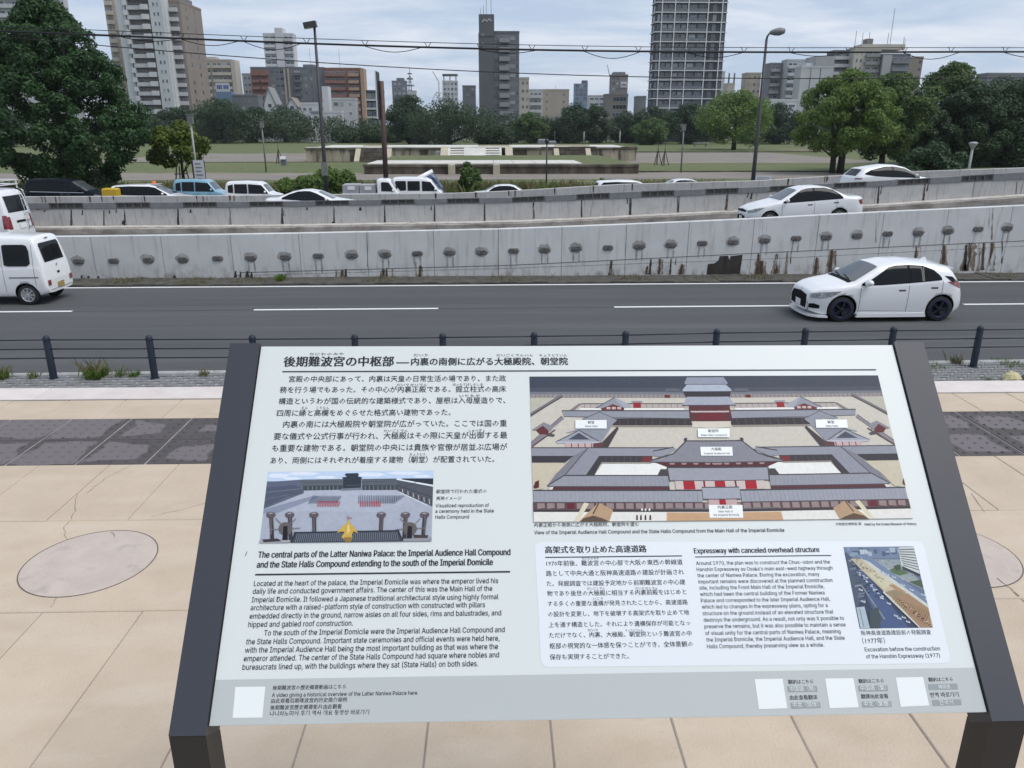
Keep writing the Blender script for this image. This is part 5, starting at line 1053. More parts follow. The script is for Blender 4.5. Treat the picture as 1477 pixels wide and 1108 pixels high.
keivan = dict(key='keivan', L=3.40, W=1.475, H=1.90, zb=.22, roofw=1.26, paint='white_paint', wheels=[(.42, .285), (2.82, .285)], spokes=8, sm=.03, front=(.86, .3), rear=(.90, .12), ww=.16,
    top=[(0, .55), (.02, .78), (.10, .95), (.28, 1.10), (.78, 1.72), (1.05, 1.84), (1.5, 1.89), (2.6, 1.90), (3.10, 1.87), (3.20, 1.80), (3.32, 1.20), (3.38, .95), (3.40, .5)],
    belt=[(0, .5), (.1, .85), (.4, 1.02), (2.6, 1.06), (3.2, 1.08), (3.33, 1.0), (3.40, .48)],
    win=[([(.42, 1.10), (.82, 1.60), (1.35, 1.66)], [(.42, 1.06), (1.35, 1.06)]), ([(1.48, 1.66), (2.24, 1.66)], [(1.48, 1.08), (2.24, 1.08)]), ([(2.34, 1.65), (2.40, 1.67), (2.92, 1.67), (3.0, 1.64), (3.05, 1.5)], [(2.34, 1.12), (2.44, 1.09), (2.95, 1.09), (3.05, 1.16)])],
    ws=[(.30, .58), (.76, .54)],
    side=[([(.04, .78), (.25, .84)], [(.04, .62), (.25, .66)], 'lamp_clear', 'headlight'), ([(2.42, .79), (3.22, .79)], [(2.42, .765), (3.22, .765)], 'trim', 'slide_rail')],
    gaps=[(1.42, .28, 1.7), (2.28, .28, 1.72), (.5, .6, 1.05), (3.12, .55, 1.78)], handles=[(1.3, .92), (1.56, .92)], mirror=(.55, 1.15),
    rearp=[([(-.50, 1.62), (-.46, 1.68), (.46, 1.68), (.50, 1.62)], [(-.54, 1.22), (-.5, 1.16), (.5, 1.16), (.54, 1.22)], 'glass', 'rear_window'), ([(-.17, .56), (.17, .56)], [(-.17, .40), (.17, .40)], 'plate_y', 'number_plate'), ([(-.06, .86), (.06, .86)], [(-.06, .80), (.06, .80)], 'trim', 'tailgate_handle'),
           ([(-.64, .68), (-.50, .68)], [(-.64, .54), (-.50, .54)], 'lamp_red', 'tail_light'), ([(.50, .68), (.64, .68)], [(.50, .54), (.64, .54)], 'lamp_red', 'tail_light'), ([(-.08, 1.79), (.08, 1.79)], [(-.08, 1.765), (.08, 1.765)], 'trim', 'brake_light'), ([(-.03, 1.06), (0, 1.08), (.03, 1.06)], [(-.03, 1.02), (0, 1.0), (.03, 1.02)], 'chrome', 'badge'),
           ([(-.6, .415), (.6, .415)], [(-.6, .40), (.6, .40)], 'seamline', 'bumper_gap')])
bigvan = dict(keivan, key='bigvan', L=4.7, W=1.70, H=2.12, roofw=1.48, wheels=[(.9, .33), (3.5, .33)],
    top=[(0, .55), (.02, .85), (.12, 1.05), (.35, 1.2), (1.0, 1.95), (1.4, 2.07), (2.2, 2.11), (4.2, 2.12), (4.42, 2.05), (4.50, 1.95), (4.62, 1.3), (4.68, .95), (4.70, .5)],
    belt=[(0, .5), (.1, .9), (.5, 1.12), (4.2, 1.2), (4.55, 1.15), (4.70, .48)], win=[([(.5, 1.2), (1.0, 1.82), (1.7, 1.86)], [(.5, 1.15), (1.7, 1.17)]), ([(1.85, 1.86), (3.1, 1.87)], [(1.85, 1.2), (3.1, 1.2)]), ([(3.25, 1.87), (4.25, 1.86)], [(3.25, 1.2), (4.25, 1.22)])], ws=[(.36, .68), (.95, .64)],
    side=[([(4.5, 1.2), (4.67, 1.2)], [(4.5, .72), (4.67, .72)], 'lamp_red', 'tail_light')], gaps=[(1.78, .3, 1.95), (3.2, .3, 1.95)], handles=[(1.6, 1.0)], mirror=(.7, 1.3),
    rearp=[([(-.60, 1.86), (.60, 1.86)], [(-.64, 1.28), (.64, 1.28)], 'glass', 'rear_window'), ([(-.78, 1.15), (-.62, 1.15)], [(-.78, .7), (-.62, .7)], 'lamp_red', 'tail_light'), ([(.62, 1.15), (.78, 1.15)], [(.62, .7), (.78, .7)], 'lamp_red', 'tail_light'), ([(-.28, .98), (.28, .98)], [(-.28, .90), (.28, .90)], 'trim', 'tailgate_handle'), ([(-.17, .86), (.17, .86)], [(-.17, .68), (.17, .68)], 'plate', 'number_plate')])
minivan = dict(key='minivan', L=4.72, W=1.72, H=1.84, zb=.17, roofw=1.34, paint='black_paint', wheels=[(.9, .32), (3.78, .32)], sm=.04, front=(.66, .6), rear=(.85, .25),
    top=[(0, .6), (.03, .82), (.4, .98), (.95, 1.10), (1.85, 1.70), (2.3, 1.82), (3.2, 1.84), (4.35, 1.80), (4.55, 1.68), (4.66, 1.1), (4.72, .6)], belt=[(0, .5), (.1, .8), (.8, 1.0), (2.5, 1.05), (4.4, 1.12), (4.72, .55)],
    win=[([(1.15, 1.1), (1.85, 1.58), (2.15, 1.66)], [(1.15, 1.05), (2.15, 1.07)]), ([(2.22, 1.67), (3.25, 1.7)], [(2.22, 1.08), (3.25, 1.1)]), ([(3.32, 1.7), (4.2, 1.67), (4.4, 1.45)], [(3.32, 1.1), (4.4, 1.14)])], ws=[(1.0, .66), (1.8, .60)],
    side=[([(.1, .82), (.5, .92)], [(.1, .72), (.5, .86)], 'lamp_clear', 'headlight'), ([(1.1, 1.03), (4.45, 1.11)], [(1.1, 1.01), (4.45, 1.085)], 'chrome', 'belt_moulding')], gaps=[(1.1, .3, 1.0), (2.18, .3, 1.7), (3.28, .3, 1.7)], handles=[(2.0, .95), (2.4, .97)], mirror=(1.35, 1.15),
    rearp=[([(-.58, 1.62), (.58, 1.62)], [(-.62, 1.18), (.62, 1.18)], 'glass', 'rear_window')])
wagon = dict(minivan, key='wagon', L=4.70, H=1.58, paint='white_paint', roofw=1.22, wheels=[(.88, .31), (3.68, .31)],
    top=[(0, .55), (.03, .74), (.4, .88), (1.0, .98), (1.2, 1.02), (2.1, 1.48), (2.5, 1.56), (3.3, 1.58), (4.35, 1.53), (4.6, 1.50), (4.66, 1.40), (4.68, .9), (4.70, .6)], belt=[(0, .5), (.1, .72), (1.0, .92), (2.5, .97), (4.4, 1.03), (4.70, .55)],
    win=[([(1.4, 1.0), (2.05, 1.38), (2.4, 1.44)], [(1.4, .96), (2.4, .98)]), ([(2.46, 1.44), (3.5, 1.46)], [(2.46, .98), (3.5, 1.0)]), ([(3.56, 1.46), (4.3, 1.43), (4.42, 1.3)], [(3.56, 1.0), (4.42, 1.05)])], ws=[(1.22, .64), (2.05, .56)], side=[([(.1, .74), (.5, .82)], [(.1, .65), (.5, .77)], 'lamp_clear', 'headlight')], gaps=[(1.3, .3, .95), (2.43, .3, 1.44), (3.53, .3, 1.44)], mirror=(1.6, 1.05),
    rearp=[([(-.55, 1.42), (.55, 1.42)], [(-.6, 1.08), (.6, 1.08)], 'glass', 'rear_window')])
keibox = dict(keivan, key='keibox', H=1.76, paint='blue_paint', wheels=[(.5, .27), (2.95, .27)], roofw=1.26, front=(.8, .4),
    top=[(0, .55), (.02, .8), (.4, .98), (.75, 1.08), (1.15, 1.60), (1.4, 1.72), (2.2, 1.76), (3.15, 1.74), (3.27, 1.6), (3.36, 1.0), (3.40, .5)], belt=[(0, .5), (.1, .8), (.7, .98), (3.2, 1.04), (3.40, .48)],
    win=[([(.85, 1.08), (1.2, 1.52), (1.95, 1.58)], [(.85, 1.02), (1.95, 1.03)]), ([(2.02, 1.58), (2.75, 1.58)], [(2.02, 1.03), (2.75, 1.05)]), ([(2.82, 1.57), (3.12, 1.5)], [(2.82, 1.06), (3.12, 1.1)])], ws=[(.80, .58), (1.12, .55)], side=[([(.06, .82), (.3, .9)], [(.06, .68), (.3, .74)], 'lamp_clear', 'headlight')], gaps=[(.8, .3, 1.0), (1.98, .3, 1.6)], mirror=(1.0, 1.12), handles=[(1.8, .9), (2.6, .92)],
    rearp=[([(-.5, 1.55), (.5, 1.55)], [(-.54, 1.12), (.54, 1.12)], 'glass', 'rear_window')])
suv = dict(key='suv', L=4.80, W=1.88, H=1.68, zb=.22, roofw=1.22, paint='white_paint', wheels=[(.95, .37), (3.72, .37)], sm=.04, front=(.66, .6), rear=(.75, .5),
    top=[(0, .65), (.03, .88), (.4, .99), (1.2, 1.09), (1.4, 1.12), (2.15, 1.56), (2.6, 1.66), (3.1, 1.68), (3.8, 1.58), (4.25, 1.50), (4.32, 1.42), (4.62, 1.12), (4.72, 1.05), (4.80, .65)], belt=[(0, .6), (.1, .85), (1.2, 1.03), (2.6, 1.08), (3.8, 1.16), (4.6, 1.08), (4.80, .6)],
    win=[([(1.55, 1.12), (2.2, 1.47), (2.65, 1.55), (2.8, 1.56)], [(1.55, 1.07), (2.8, 1.10)]), ([(2.86, 1.56), (3.2, 1.55), (3.9, 1.40), (4.2, 1.25)], [(2.86, 1.10), (3.7, 1.15), (4.2, 1.23)])], ws=[(1.42, .70), (2.1, .60)], rg=[(4.30, .55), (4.36, .56), (4.60, .62)],
    side=[([(4.4, 1.05), (4.78, 1.04)], [(4.4, 1.0), (4.78, .98)], 'lamp_red', 'tail_light'), ([(.08, .86), (.5, .93)], [(.08, .79), (.5, .89)], 'lamp_clear', 'headlight')], gaps=[(2.83, .4, 1.1)], handles=[(2.65, .98)], mirror=(1.75, 1.16))
coupe = dict(sedan, key='coupe', L=4.80, H=1.45, W=1.80, roofw=1.16, wheels=[(.9, .33), (3.75, .33)],
    top=[(0, .50), (.015, .64), (.1, .74), (.5, .86), (1.2, .97), (1.4, 1.0), (2.2, 1.38), (2.6, 1.45), (3.0, 1.44), (3.5, 1.34), (4.2, 1.08), (4.72, 1.04), (4.78, .92), (4.80, .6)], belt=[(0, .44), (.06, .62), (.5, .78), (1.3, .92), (2.5, .95), (3.8, 1.0), (4.7, .96), (4.80, .55)],
    win=[([(1.65, .96), (2.2, 1.25), (2.5, 1.35), (2.75, 1.36)], [(1.65, .94), (2.75, .96)]), ([(2.8, 1.36), (3.1, 1.34), (3.5, 1.22), (3.85, 1.06)], [(2.8, .96), (3.85, 1.03)])], ws=[(1.45, .62), (2.15, .52)], rg=[(3.5, .52), (4.15, .60)],
    side=[([(.06, .66), (.6, .78)], [(.06, .58), (.6, .74)], 'lamp_clear', 'headlight')], gaps=[(2.78, .3, .96)], handles=[(2.6, .82), (3.6, .86)], mirror=(1.75, 1.0))
def put(name, label, cat, s, px, face, Y, zf=0.0, group=None, rz=0):
    return vehicle(name, label, cat, s, (D(px, 300, Y).x, Y, zf(D(px, 300, Y).x) if callable(zf) else zf), face, group, rz)

# hero hatchback: axle mid point from the photo
pw_ = G(1213, 465.3, 0); pr_ = G(1354, 463.8, 0); ymid_c = (pw_.y + pr_.y) / 2 + .85
hx = (D(1213, 450, ymid_c - .8).x + D(1354, 449, ymid_c - .8).x) / 2
car = vehicle('parked_car', 'white compact hatchback with black wheels and blue rims in the near lane', 'car', hatch, (hx - (.80 + 3.33 - 3.95) / 2, ymid_c, 0), 'left'); car.name = 'hatchback_car'
L_ = 3.95
def ellip(c, r, m, name, root):
    b = MB(); b.lathe([(0, -1), (.5, -.86), (.86, -.5), (1, 0), (.86, .5), (.5, .86), (0, 1)], 14); b.v = [(c[0] + v[0] * r[0], c[1] + v[1] * r[1], c[2] + v[2] * r[2]) for v in b.v]; return b.build(name, M[m], root)
# roof spoiler and shark fin
MB().extrude([(3.30 - L_ / 2, 1.395), (3.5 - L_ / 2, 1.372), (3.68 - L_ / 2, 1.325), (3.68 - L_ / 2, 1.30), (3.4 - L_ / 2, 1.30)], -.53, .53).build('roof_spoiler', M['white_paint'], car)
MB().extrude([(3.05 - L_ / 2, 1.43), (3.12 - L_ / 2, 1.50), (3.2 - L_ / 2, 1.52), (3.26 - L_ / 2, 1.42)], -.02, .02).build('roof_fin', M['white_paint'], car)
MB().box(-1.42, 1.40, -.78, .78, .12, .19).build('underbody', M['trim'], car)
for sg in (-1, 1): MB().extrude([(1.17 - L_ / 2, .13), (2.97 - L_ / 2, .13), (2.94 - L_ / 2, .235), (1.2 - L_ / 2, .215)], sg * .80, sg * .862).build('side_skirt', M['white_paint'], car)
b = MB(); fl = [(.44, -.86), (.20, -.80), (.02, -.62), (-.05, -.3), (-.06, 0), (-.05, .3), (.02, .62), (.20, .80), (.44, .86)]
n_ = len(fl); b.add([(x - L_ / 2, y, z) for z in (.12, .165) for x, y in fl], [tuple(range(n_)), tuple(reversed(range(n_, 2 * n_)))] + [(i, n_ + i, n_ + i + 1, i + 1) for i in range(n_ - 1)] + [(n_ - 1, 2 * n_ - 1, n_, 0)]); b.build('front_splitter', M['white_paint'], car)
patch(VM['hatch'][1], L_, 'top', [(.96, .60), (1.0, .62), (1.09, .60)], [(.96, -.60), (1.0, -.62), (1.09, -.60)], 'trim', 'cowl', car, eps=.008, nu=4, nv=12)
for yy in (-.42, .12): p0_ = Vector((1.06 - L_ / 2, yy, 1.04)); MB().tube([p0_, p0_ + Vector((.07, .44, .045))], .011, 5).build('wiper', M['trim'], car)
for sg in (-1, 1): patch(VM['hatch'][1], L_, 'side', [(1.26, .985), (1.34, 1.03), (1.42, 1.06)], [(1.26, .94), (1.34, .94), (1.42, .95)], 'trim', 'mirror_base', car, eps=.02, nu=5, nv=4, side=sg); MB().obox((1.36 - L_ / 2, sg * .90, 1.01), (.07, 0, .01), (0, .115, 0), (0, 0, .075)) if False else ellip((1.38 - L_ / 2, sg * .93, 1.02), (.085, .12, .075), 'white_paint', 'mirror_housing', car)
kv = G(40, 439.5, 0); yk = kv.y + .62
put('delivery_van', 'white kei van with dark windows and yellow plate at the left edge', 'van', keivan, 0, 'left', yk).location.x = D(40, 424, yk - .7).x - (2.82 - 1.70)
put('sedan_car', 'white four-door sedan driving along the raised ramp', 'car', sedan, 0, 'left', 29.6, 0).location.x = (D(1115, 300, 28.8).x + D(1211, 300, 28.8).x) / 2 + .05
o = [c for c in bpy.data.objects if c.name == 'sedan_car'][0]; o.location.z = zdeck1(o.location.x) + .0; o.rotation_euler[1] = -math.atan((zdeck1(14) - zdeck1(8)) / 6)
hv = put('roof_rack_van', 'tall white van with roof rack and rear ladder on the ramp at the left edge', 'van', bigvan, 0, 'left', 29.8, 0); hx_ = D(28, 300, 29.8).x - 2.35; hv.location = (hx_, 29.8, zdeck1(hx_) - .1)
b = MB()
for x in np.arange(-1.9, 2.01, .65): b.box(x, x + .04, -.68, .68, 2.22, 2.26)
for y in (-.7, .66): b.box(-1.95, 2.05, y, y + .04, 2.22, 2.26); b.box(-1.95, 2.05, y, y + .04, 2.38, 2.41)
for y in (-.7, .66):
    for x in (-1.9, -.6, .7, 2.0): b.box(x, x + .03, y, y + .04, 2.08, 2.40)
b.box(2.02, 2.06, -.7, .7, 2.38, 2.41); b.box(2.02, 2.06, -.7, .7, 2.22, 2.26); b.build('roof_rack', M['white_paint'], hv)
b = MB()
for y in (.30, .60): b.tube([(2.08, y, 2.12), (2.25, y, 2.0), (2.40, y, 1.0), (2.42, y, .6)], .016, 6)
for z in (.7, .95, 1.2, 1.45, 1.7, 1.95): b.tube([(2.44 - z * .09, .30, z), (2.44 - z * .09, .60, z)], .014, 6)
b.build('ladder', M['chrome'], hv)
# behind the barrier
put('sedan_car', 'white low sedan roof showing above the ramp barrier left of the trucks', 'car', coupe, 457, 'right', 39.5, lambda x: zdeck2(x) + .06)
put('suv_car', 'white sports utility car with sloping rear roof high on the expressway at the right', 'car', suv, 1281, 'right', 39.2, lambda x: zdeck2(x) + .0)
put('minivan', 'black minivan with chrome window line parked in front of the big tree', 'van', minivan, 104, 'right', 49, 0)
wv = put('station_wagon', 'white wagon with an orange beacon on its roof', 'car', wagon, 227, 'right', 47.5, 0)
b = MB().lathe([(.13, 1.57), (.13, 1.68), (.09, 1.73), (0, 1.74)], 12); b.build('beacon', M['orange'], wv, (0, 0, 0)); MB().box(-.35, .35, -.3, .3, 1.555, 1.59).build('beacon_bar', M['white_paint'], wv)
x_ = D(163, 283, 46.4); o = MB().bbox(-.42, .38, -.3, .3, 0, 1.42, .06).build('yellow_crate', M['yellow'], None, (x_.x, 46.3, 0)); tag(o, 'tall yellow box between the black minivan and the white wagon', 'box')
put('compact_car', 'light blue boxy small car behind the parapet', 'car', keibox, 297, 'right', 49.5, 0)
put('minivan', 'small white boxy minivan, right neighbour of the light blue car', 'van', dict(keibox, key='keiwhite', paint='white_paint'), 372, 'right', 48.0, 0).scale = (1.02, 1, .98)
put('compact_car', 'white car with only its curved roof above the parapet, right of the feathery bush', 'car', dict(sedan, key='sedan', paint='white_paint'), 736, 'right', 46.6, .12)
put('station_wagon', 'white wagon roof with dark windows seen above the parapet right of centre', 'car', dict(wagon, key='wagon'), 914, 'right', 46.9, .22)
put('sedan_car', 'white car roof overlapping the right end of the wagon roof by the parapet', 'car', sedan, 975, 'left', 48.6, .30)
# kei trucks
cab = dict(keivan, key='cab', L=1.32, W=1.475, H=1.80, wheels=[(.36, .27), (.36, .27)], front=(.82, .3), rear=(.97, .05), n=24,
    top=[(0, .55), (.02, .8), (.08, .95), (.2, 1.1), (.55, 1.68), (.75, 1.77), (1.2, 1.78), (1.30, 1.74), (1.32, 1.7)], belt=[(0, .5), (.1, .85), (.3, 1.02), (1.32, 1.05)],
    win=[([(.36, 1.12), (.66, 1.55), (1.0, 1.58), (1.1, 1.55)], [(.36, 1.04), (1.1, 1.06)])], ws=[(.24, .6), (.54, .56)], side=[([(.03, .78), (.2, .84)], [(.03, .62), (.2, .66)], 'lamp_clear', 'headlight')], gaps=[(1.2, .3, 1.65)], handles=[(1.1, .9)], mirror=(.42, 1.1), rearp=[([(-.45, 1.55), (.45, 1.55)], [(-.45, 1.15), (.45, 1.15)], 'glass', 'rear_window')])
cab['wheels'] = [(.42, .27)]
def truck(label, px, Y, paint, key, boxes=None, z=0.0):
    c = dict(cab, paint=paint, key=key); r = put('kei_truck', label, 'truck', c, px, 'right', Y, z)
    MB().box(.66, 2.75, -.7, .7, .55, .66).build('flatbed', M['white_paint'] if paint != 'navy_paint' else M[paint], r)
    b = MB(); b.box(.66, 2.75, -.71, -.67, .66, .95); b.box(.66, 2.75, .67, .71, .66, .95); b.box(2.71, 2.75, -.67, .67, .66, .95); b.build('drop_side', M['white_paint'] if paint != 'navy_paint' else M[paint], r)
    b = MB(); b.box(.67, .71, -.66, .66, .95, 1.75); b.build('head_board', M['chrome'], r)
    t, rm_ = wheel_meshes(.27, 'rim_silver', None, .16)
    for sg in (-1, 1): w = link('wheel', t, r, (2.1, sg * .62, .27), 0 if sg < 0 else math.pi); link('rim', rm_, w)
    for x0, x1, z1 in boxes or []: 
        q = MB().bbox(x0, x1, -.6, .6, .67, z1, .03).build('cargo_box', M['b_lightgrey'], r); MB().box(x0 + .25, x1 - .3, .601, .63, z1 - .30, z1 - .1).build('latch', M['plate'], q)
    return r
truck('white small truck carrying two grey boxes behind its cab', 564, 47.6, 'white_paint', 'cabw', [(.78, 1.72, 1.42), (1.76, 2.72, 1.44)], .10)
pv = put('delivery_van', 'white small van directly right of the white truck with a white pipe above it', 'van', dict(keivan, key='keivan'), 603, 'right', 50.3, -.10)
truck('blue small truck half hidden behind the white van', 627, 52.6, 'navy_paint', 'cabn', None, .05)
pa, pb2 = D(590, 264, 50.0), D(624, 247, 50.4); o = MB().tube([pa, pb2], .13, 10).build('boom_pipe', M['white_paint']); tag(o, 'thick white pipe slanting up above the small van roof', 'pipe')

# ------------------------------------------------------------------ poles, lamps, signs
def lamp_pole(label, pxb, pyb, pxt, pyt, Y, m='pole_dark', r=.09, head='box', lean=1):
    Bp = D(pxb, pyb, Y); Tp = D(pxt, pyt, Y); e = empty('street_lamp', label, 'lamp post', (Bp.x, Y, 0)); h = Tp.z; dx_ = (Tp.x - Bp.x)
    MB().tube([(0, 0, -.1), (dx_ * .0, 0, h * .3), (0, 0, h)], [r * 1.3, r, r * .6], 10).build('pole', M[m], e); return e, h
e, h = lamp_pole('tall dark lamp post with a boxy tilted head left of centre', 470, 262, 464, 38, 50, r=.12)
MB().obox((-.22, -.1, h + .06), (.36, 0, .06), (0, .22, 0), (-.03, 0, .16)).build('lamp_head', M['pole_dark'], e); MB().obox((-.24, -.12, h - .11), (.3, 0, .05), (0, .18, 0), (0, 0, .012)).build('lamp_glass', M['lamp_clear'], e)
MB().box(-.18, .18, -.2, -.1, 1.9, 2.7).build('control_box', M['pole_grey'], e)
e, h = lamp_pole('tall dark lamp post with a curved arm reaching right', 1086, 262, 1103, 56, 49, r=.12)
b = MB().tube([(0, 0, h - .1), (.03, 0, h + .12), (.14, 0, h + .28), (.30, 0, h + .36)], [.07, .06, .05, .05], 8); b.build('arm', M['pole_dark'], e)
b = MB(); b.lathe([(0, -.42), (.08, -.38), (.15, -.15), (.18, .1), (.12, .34), (0, .40)], 12); b.v = [(.62 + v[2] * 1.15, v[0] * 1.5, h + .38 + v[1] * 1.25 + v[2] * .12) for v in b.v]; b.build('lamp_head', M['pole_grey'], e)
# brown post with edge-on board
p0, p1 = D(557, 264, 54), D(557, 117, 54); e = empty('sign_post', 'brown steel post holding a tall board seen edge-on', 'sign', (p0.x, 54, 0))
MB().tube([(0, 0, -.05), (0, 0, p1.z)], .17, 12).build('post', M['pole_brown'], e)
q = D(550, 103, 54); z1_ = q.z; z0_ = D(552, 172, 54).z; MB().box(-.30, -.22, -.7, .6, z0_, z1_).build('board', M['b_aqua'], e); b = MB()
for z in np.linspace(z0_ + .3, z1_ - .3, 6): b.box(-.22, -.1, -.08, .08, z, z + .08)
b.build('bracket', M['pole_grey'], e); MB().box(-.225, -.16, -.66, .56, z0_ + .05, z1_ - .05).build('board_back', M['pole_dark'], e)
def park_pole(label, pxb, pyb, pyt, m='pole_pale', head=None, r=.07, Y=None, px_top=None, cat='lamp post', name='park_lamp'):
    P = G(pxb, pyb, 0) if Y is None else D(pxb, pyb, Y); P.z = 0; h = D(pxb, pyt, P.y).z; e = empty(name, label, cat, P, 0)
    MB().tube([(0, 0, -.1), (0, 0, h)], [r * 1.2, r], 8).build('pole', M[m], e)
    if head == 'twin': MB().box(-.19, .19, -.16, .16, h - .62, h).build('lamp_head', M['pole_grey'], e); MB().box(-.25, .25, -.2, .2, h, h + .07).build('cap', M['pole_grey'], e)
    if head == 'cone': MB().lathe([(.1, h - .1), (.32, h + .28), (.34, h + .34), (.2, h + .42), (0, h + .44)], 12).build('lamp_head', M['pole_pale'], e)
    if head == 'top': MB().lathe([(r * 1.3, h), (.16, h + .1), (.2, h + .3), (.12, h + .42), (0, h + .45)], 10).build('lamp_head', M['pole_dark'], e)
    return e, h
park_pole('pale park pole rising through the small yellow-green tree', 285, 258, 166, head='twin', Y=60)
park_pole('thin grey park lamp with boxy twin head left of the tall lamp post', 384, 248, 176, 'pole_grey', 'twin', .08)
park_pole('thin grey park lamp with boxy head right of centre', 982, 249, 180, 'pole_grey', 'twin', .08)
park_pole('short dark park lamp in front of the platform stairs', 788, 268, 208, 'pole_dark', 'top', .06)
park_pole('pale park lamp with a cone head at the right edge by the dark trees', 1397, 246, 213, 'pole_pale', 'cone', .09, Y=62)
park_pole('curved dark lamp left of the tall lamp post by the white houses', 461, 205, 160, 'pole_dark', None, .16)
park_pole('white post left of the tall lamp post at the lawn edge', 457, 207, 178, 'pole_pale', None, .14)
for i, (px, yb, yt, lb) in enumerate([(493, 206, 188, 'white bollard post nearest the tall lamp post'), (519, 206, 184, 'second white bollard post from the tall lamp post'), (539, 206, 184, 'white bollard post just left of the brown post'), (812, 207, 187, 'white bollard post below the dark tree, leftmost of the right row'), (825.5, 207, 187, 'second white bollard post of the right row'), (842, 208, 190, 'third, dimmer white post of the right row'), (864.6, 207, 186, 'fourth white post of the right row'), (893.6, 210, 189, 'right-hand and tallest white post of the row, with a rounded top'), (800, 207, 189, 'white post beside the stone lantern rubble'), (693 - 500, 212, 190, 'white post behind the big left tree')]):
    park_pole(lb, px, yb, yt, 'pole_pale', 'top' if px == 893.6 else None, .14, cat='post', name='bollard_post', )
# banner, info board, cube, tripods, stones, bench
P = D(290, 260, 58.5); P.z = 0; e = empty('banner_sign', 'upright white banner beside the small yellow-green tree', 'sign', P); MB().box(-.42, .34, 0, .05, .5, 2.5).build('panel', M['b_white'], e)
b = MB()
for k in range(6): b.box(-.3, .2 - .1 * (k % 2), -.012, -.004, .9 + k * .26, .99 + k * .26)
b.build('lettering', M['b_midgrey'], e)['kind'] = 'stuff'; MB().box(-.54, -.42, 0, .05, 0, 2.55).build('post', M['pole_dark'], e); MB().box(.34, .38, 0, .05, 0, 2.55).build('post', M['pole_dark'], e)
P = D(1102, 258, 56.5); P.z = 0; e = empty('info_board', 'white park information board beside the right lamp post', 'sign', P); MB().box(-.62, .55, 0, .05, .95, 1.45).build('panel', M['b_white'], e); MB().box(-.55, -.5, .0, .05, 0, .95).build('post', M['pole_dark'], e); MB().box(.42, .47, .0, .05, 0, .95).build('post', M['pole_dark'], e)
b = MB()
for k in range(3): b.box(-.5, .4, -.01, -.004, 1.05 + k * .12, 1.09 + k * .12)
b.build('lettering', M['b_midgrey'], e)['kind'] = 'stuff'
P = G(409, 238.5, 0); e = empty('info_board', 'small white notice on a dark stand on the left lawn', 'sign', P); MB().box(-.35, .35, 0, .4, .0, .75).build('stand', M['b_slate'], e); MB().obox((0, -.05, .95), (.36, 0, 0), (0, .12, .2), (0, -.03, .02)).build('panel', M['b_white'], e)
P = D(634, 232, Y1 - .6); P.z = 0; o = MB().bbox(-.45, .45, -.2, .2, 0, 1.5, .05).build('equipment_cabinet', M['b_lightgrey'], None, P + Vector((0, -.2, 0))); tag(o, 'grey cabinet standing against the platform wall left of the central ramp', 'cabinet')
for px, pb_, lb in ((403, 236, 'dark tripod of tree stakes on the left gravel'), (958, 239, 'bare dark tripod stakes on the right gravel'), (948, 238, 'second tripod stake group just left of the bare one')):
    P = G(px, pb_, 0); e = empty('tripod_stakes', lb, 'stakes', P)
    for a in (0, 2.1, 4.2): MB().tube([(.6 * math.cos(a), .6 * math.sin(a), 0), (0, 0, 2.0)], .05, 5).build('stake', M['bark'], e)
    MB().tube([(0, 0, 0), (0, 0, 2.9)], .04, 5).build('sapling_stem', M['bark'], e)
for k, (px, w, h_, lb) in enumerate([(598, 1.6, 1.6, 'pale stone shape left of the large rounded tree'), (614, 1.2, 1.5, 'pale rounded monument below the large rounded tree'), (783, 1.5, 1.5, 'stacked pale stone steps beside the low dark tree'), (797, 1.2, 1.0, 'grey stone slab on the stepped stones')]):
    P = G(px, 208, 0); o = MB().bbox(-w, w, 0, 2, 0, h_, .4).build('stone_monument', M['b_midgrey'], None, P); tag(o, lb, 'stone')
P = G(1010, 212, 0); e = empty('park_bench', 'small grey park table under the dark trees', 'bench', P); MB().box(-2, 2, -.6, .6, .9, 1.05).build('table_top', M['b_lightgrey'], e)
for x in (-1.5, 1.5): MB().box(x - .12, x + .12, -.4, .4, 0, .9).build('leg', M['b_grey'], e)
P = D(33, 258, 57); P.z = 0; o = MB().box(-.06, .06, -.06, .06, 0, 1.2).build('marker_post', M['pole_dark'], None, P); tag(o, 'short dark wooden post right of the roof-rack van', 'post')

# ------------------------------------------------------------------ overhead cables
YCB = 15.0
def cable(name, label, pts, r, group=None):
    P = [D(x, y, YCB) for x, y in pts]; X = [p.x for p in P]; Z = [p.z for p in P]; cf = np.polyfit(X, Z, 4); xs_ = np.linspace(X[0] - 1, X[-1] + 1, 70); f = lambda x: float(np.polyval(cf, x))
    e = empty(name, label, 'cable', (0, YCB, 0), 0, group); MB().tube([(x, 0, f(x)) for x in xs_], r, 6).build('strand', M['cable'], e); return e, f
e1, f1 = cable('overhead_cable', 'thick black overhead cable carrying V-shaped ties', [(-150, 39), (0, 45.8), (175, 52), (380, 59.5), (520, 65), (689, 71.0), (751, 72.3), (920, 74), (1100, 74.8), (1300, 75), (1477, 75.2), (1620, 75.3)], .017)
cable('overhead_cable', 'thin messenger wire just above the thick cable', [(-150, 34), (0, 39), (175, 44), (380, 53.5), (520, 58.5), (689, 63.5), (751, 65), (920, 67.2), (1100, 68.2), (1300, 69), (1477, 69.5), (1620, 69.8)], .006)
cable('overhead_cable', 'thin single wire well below the thick cable', [(-150, 40), (0, 54), (175, 68), (380, 84), (520, 94), (689, 104), (751, 106), (920, 110.5), (1100, 113), (1300, 113), (1477, 112.5), (1620, 112)], .008)
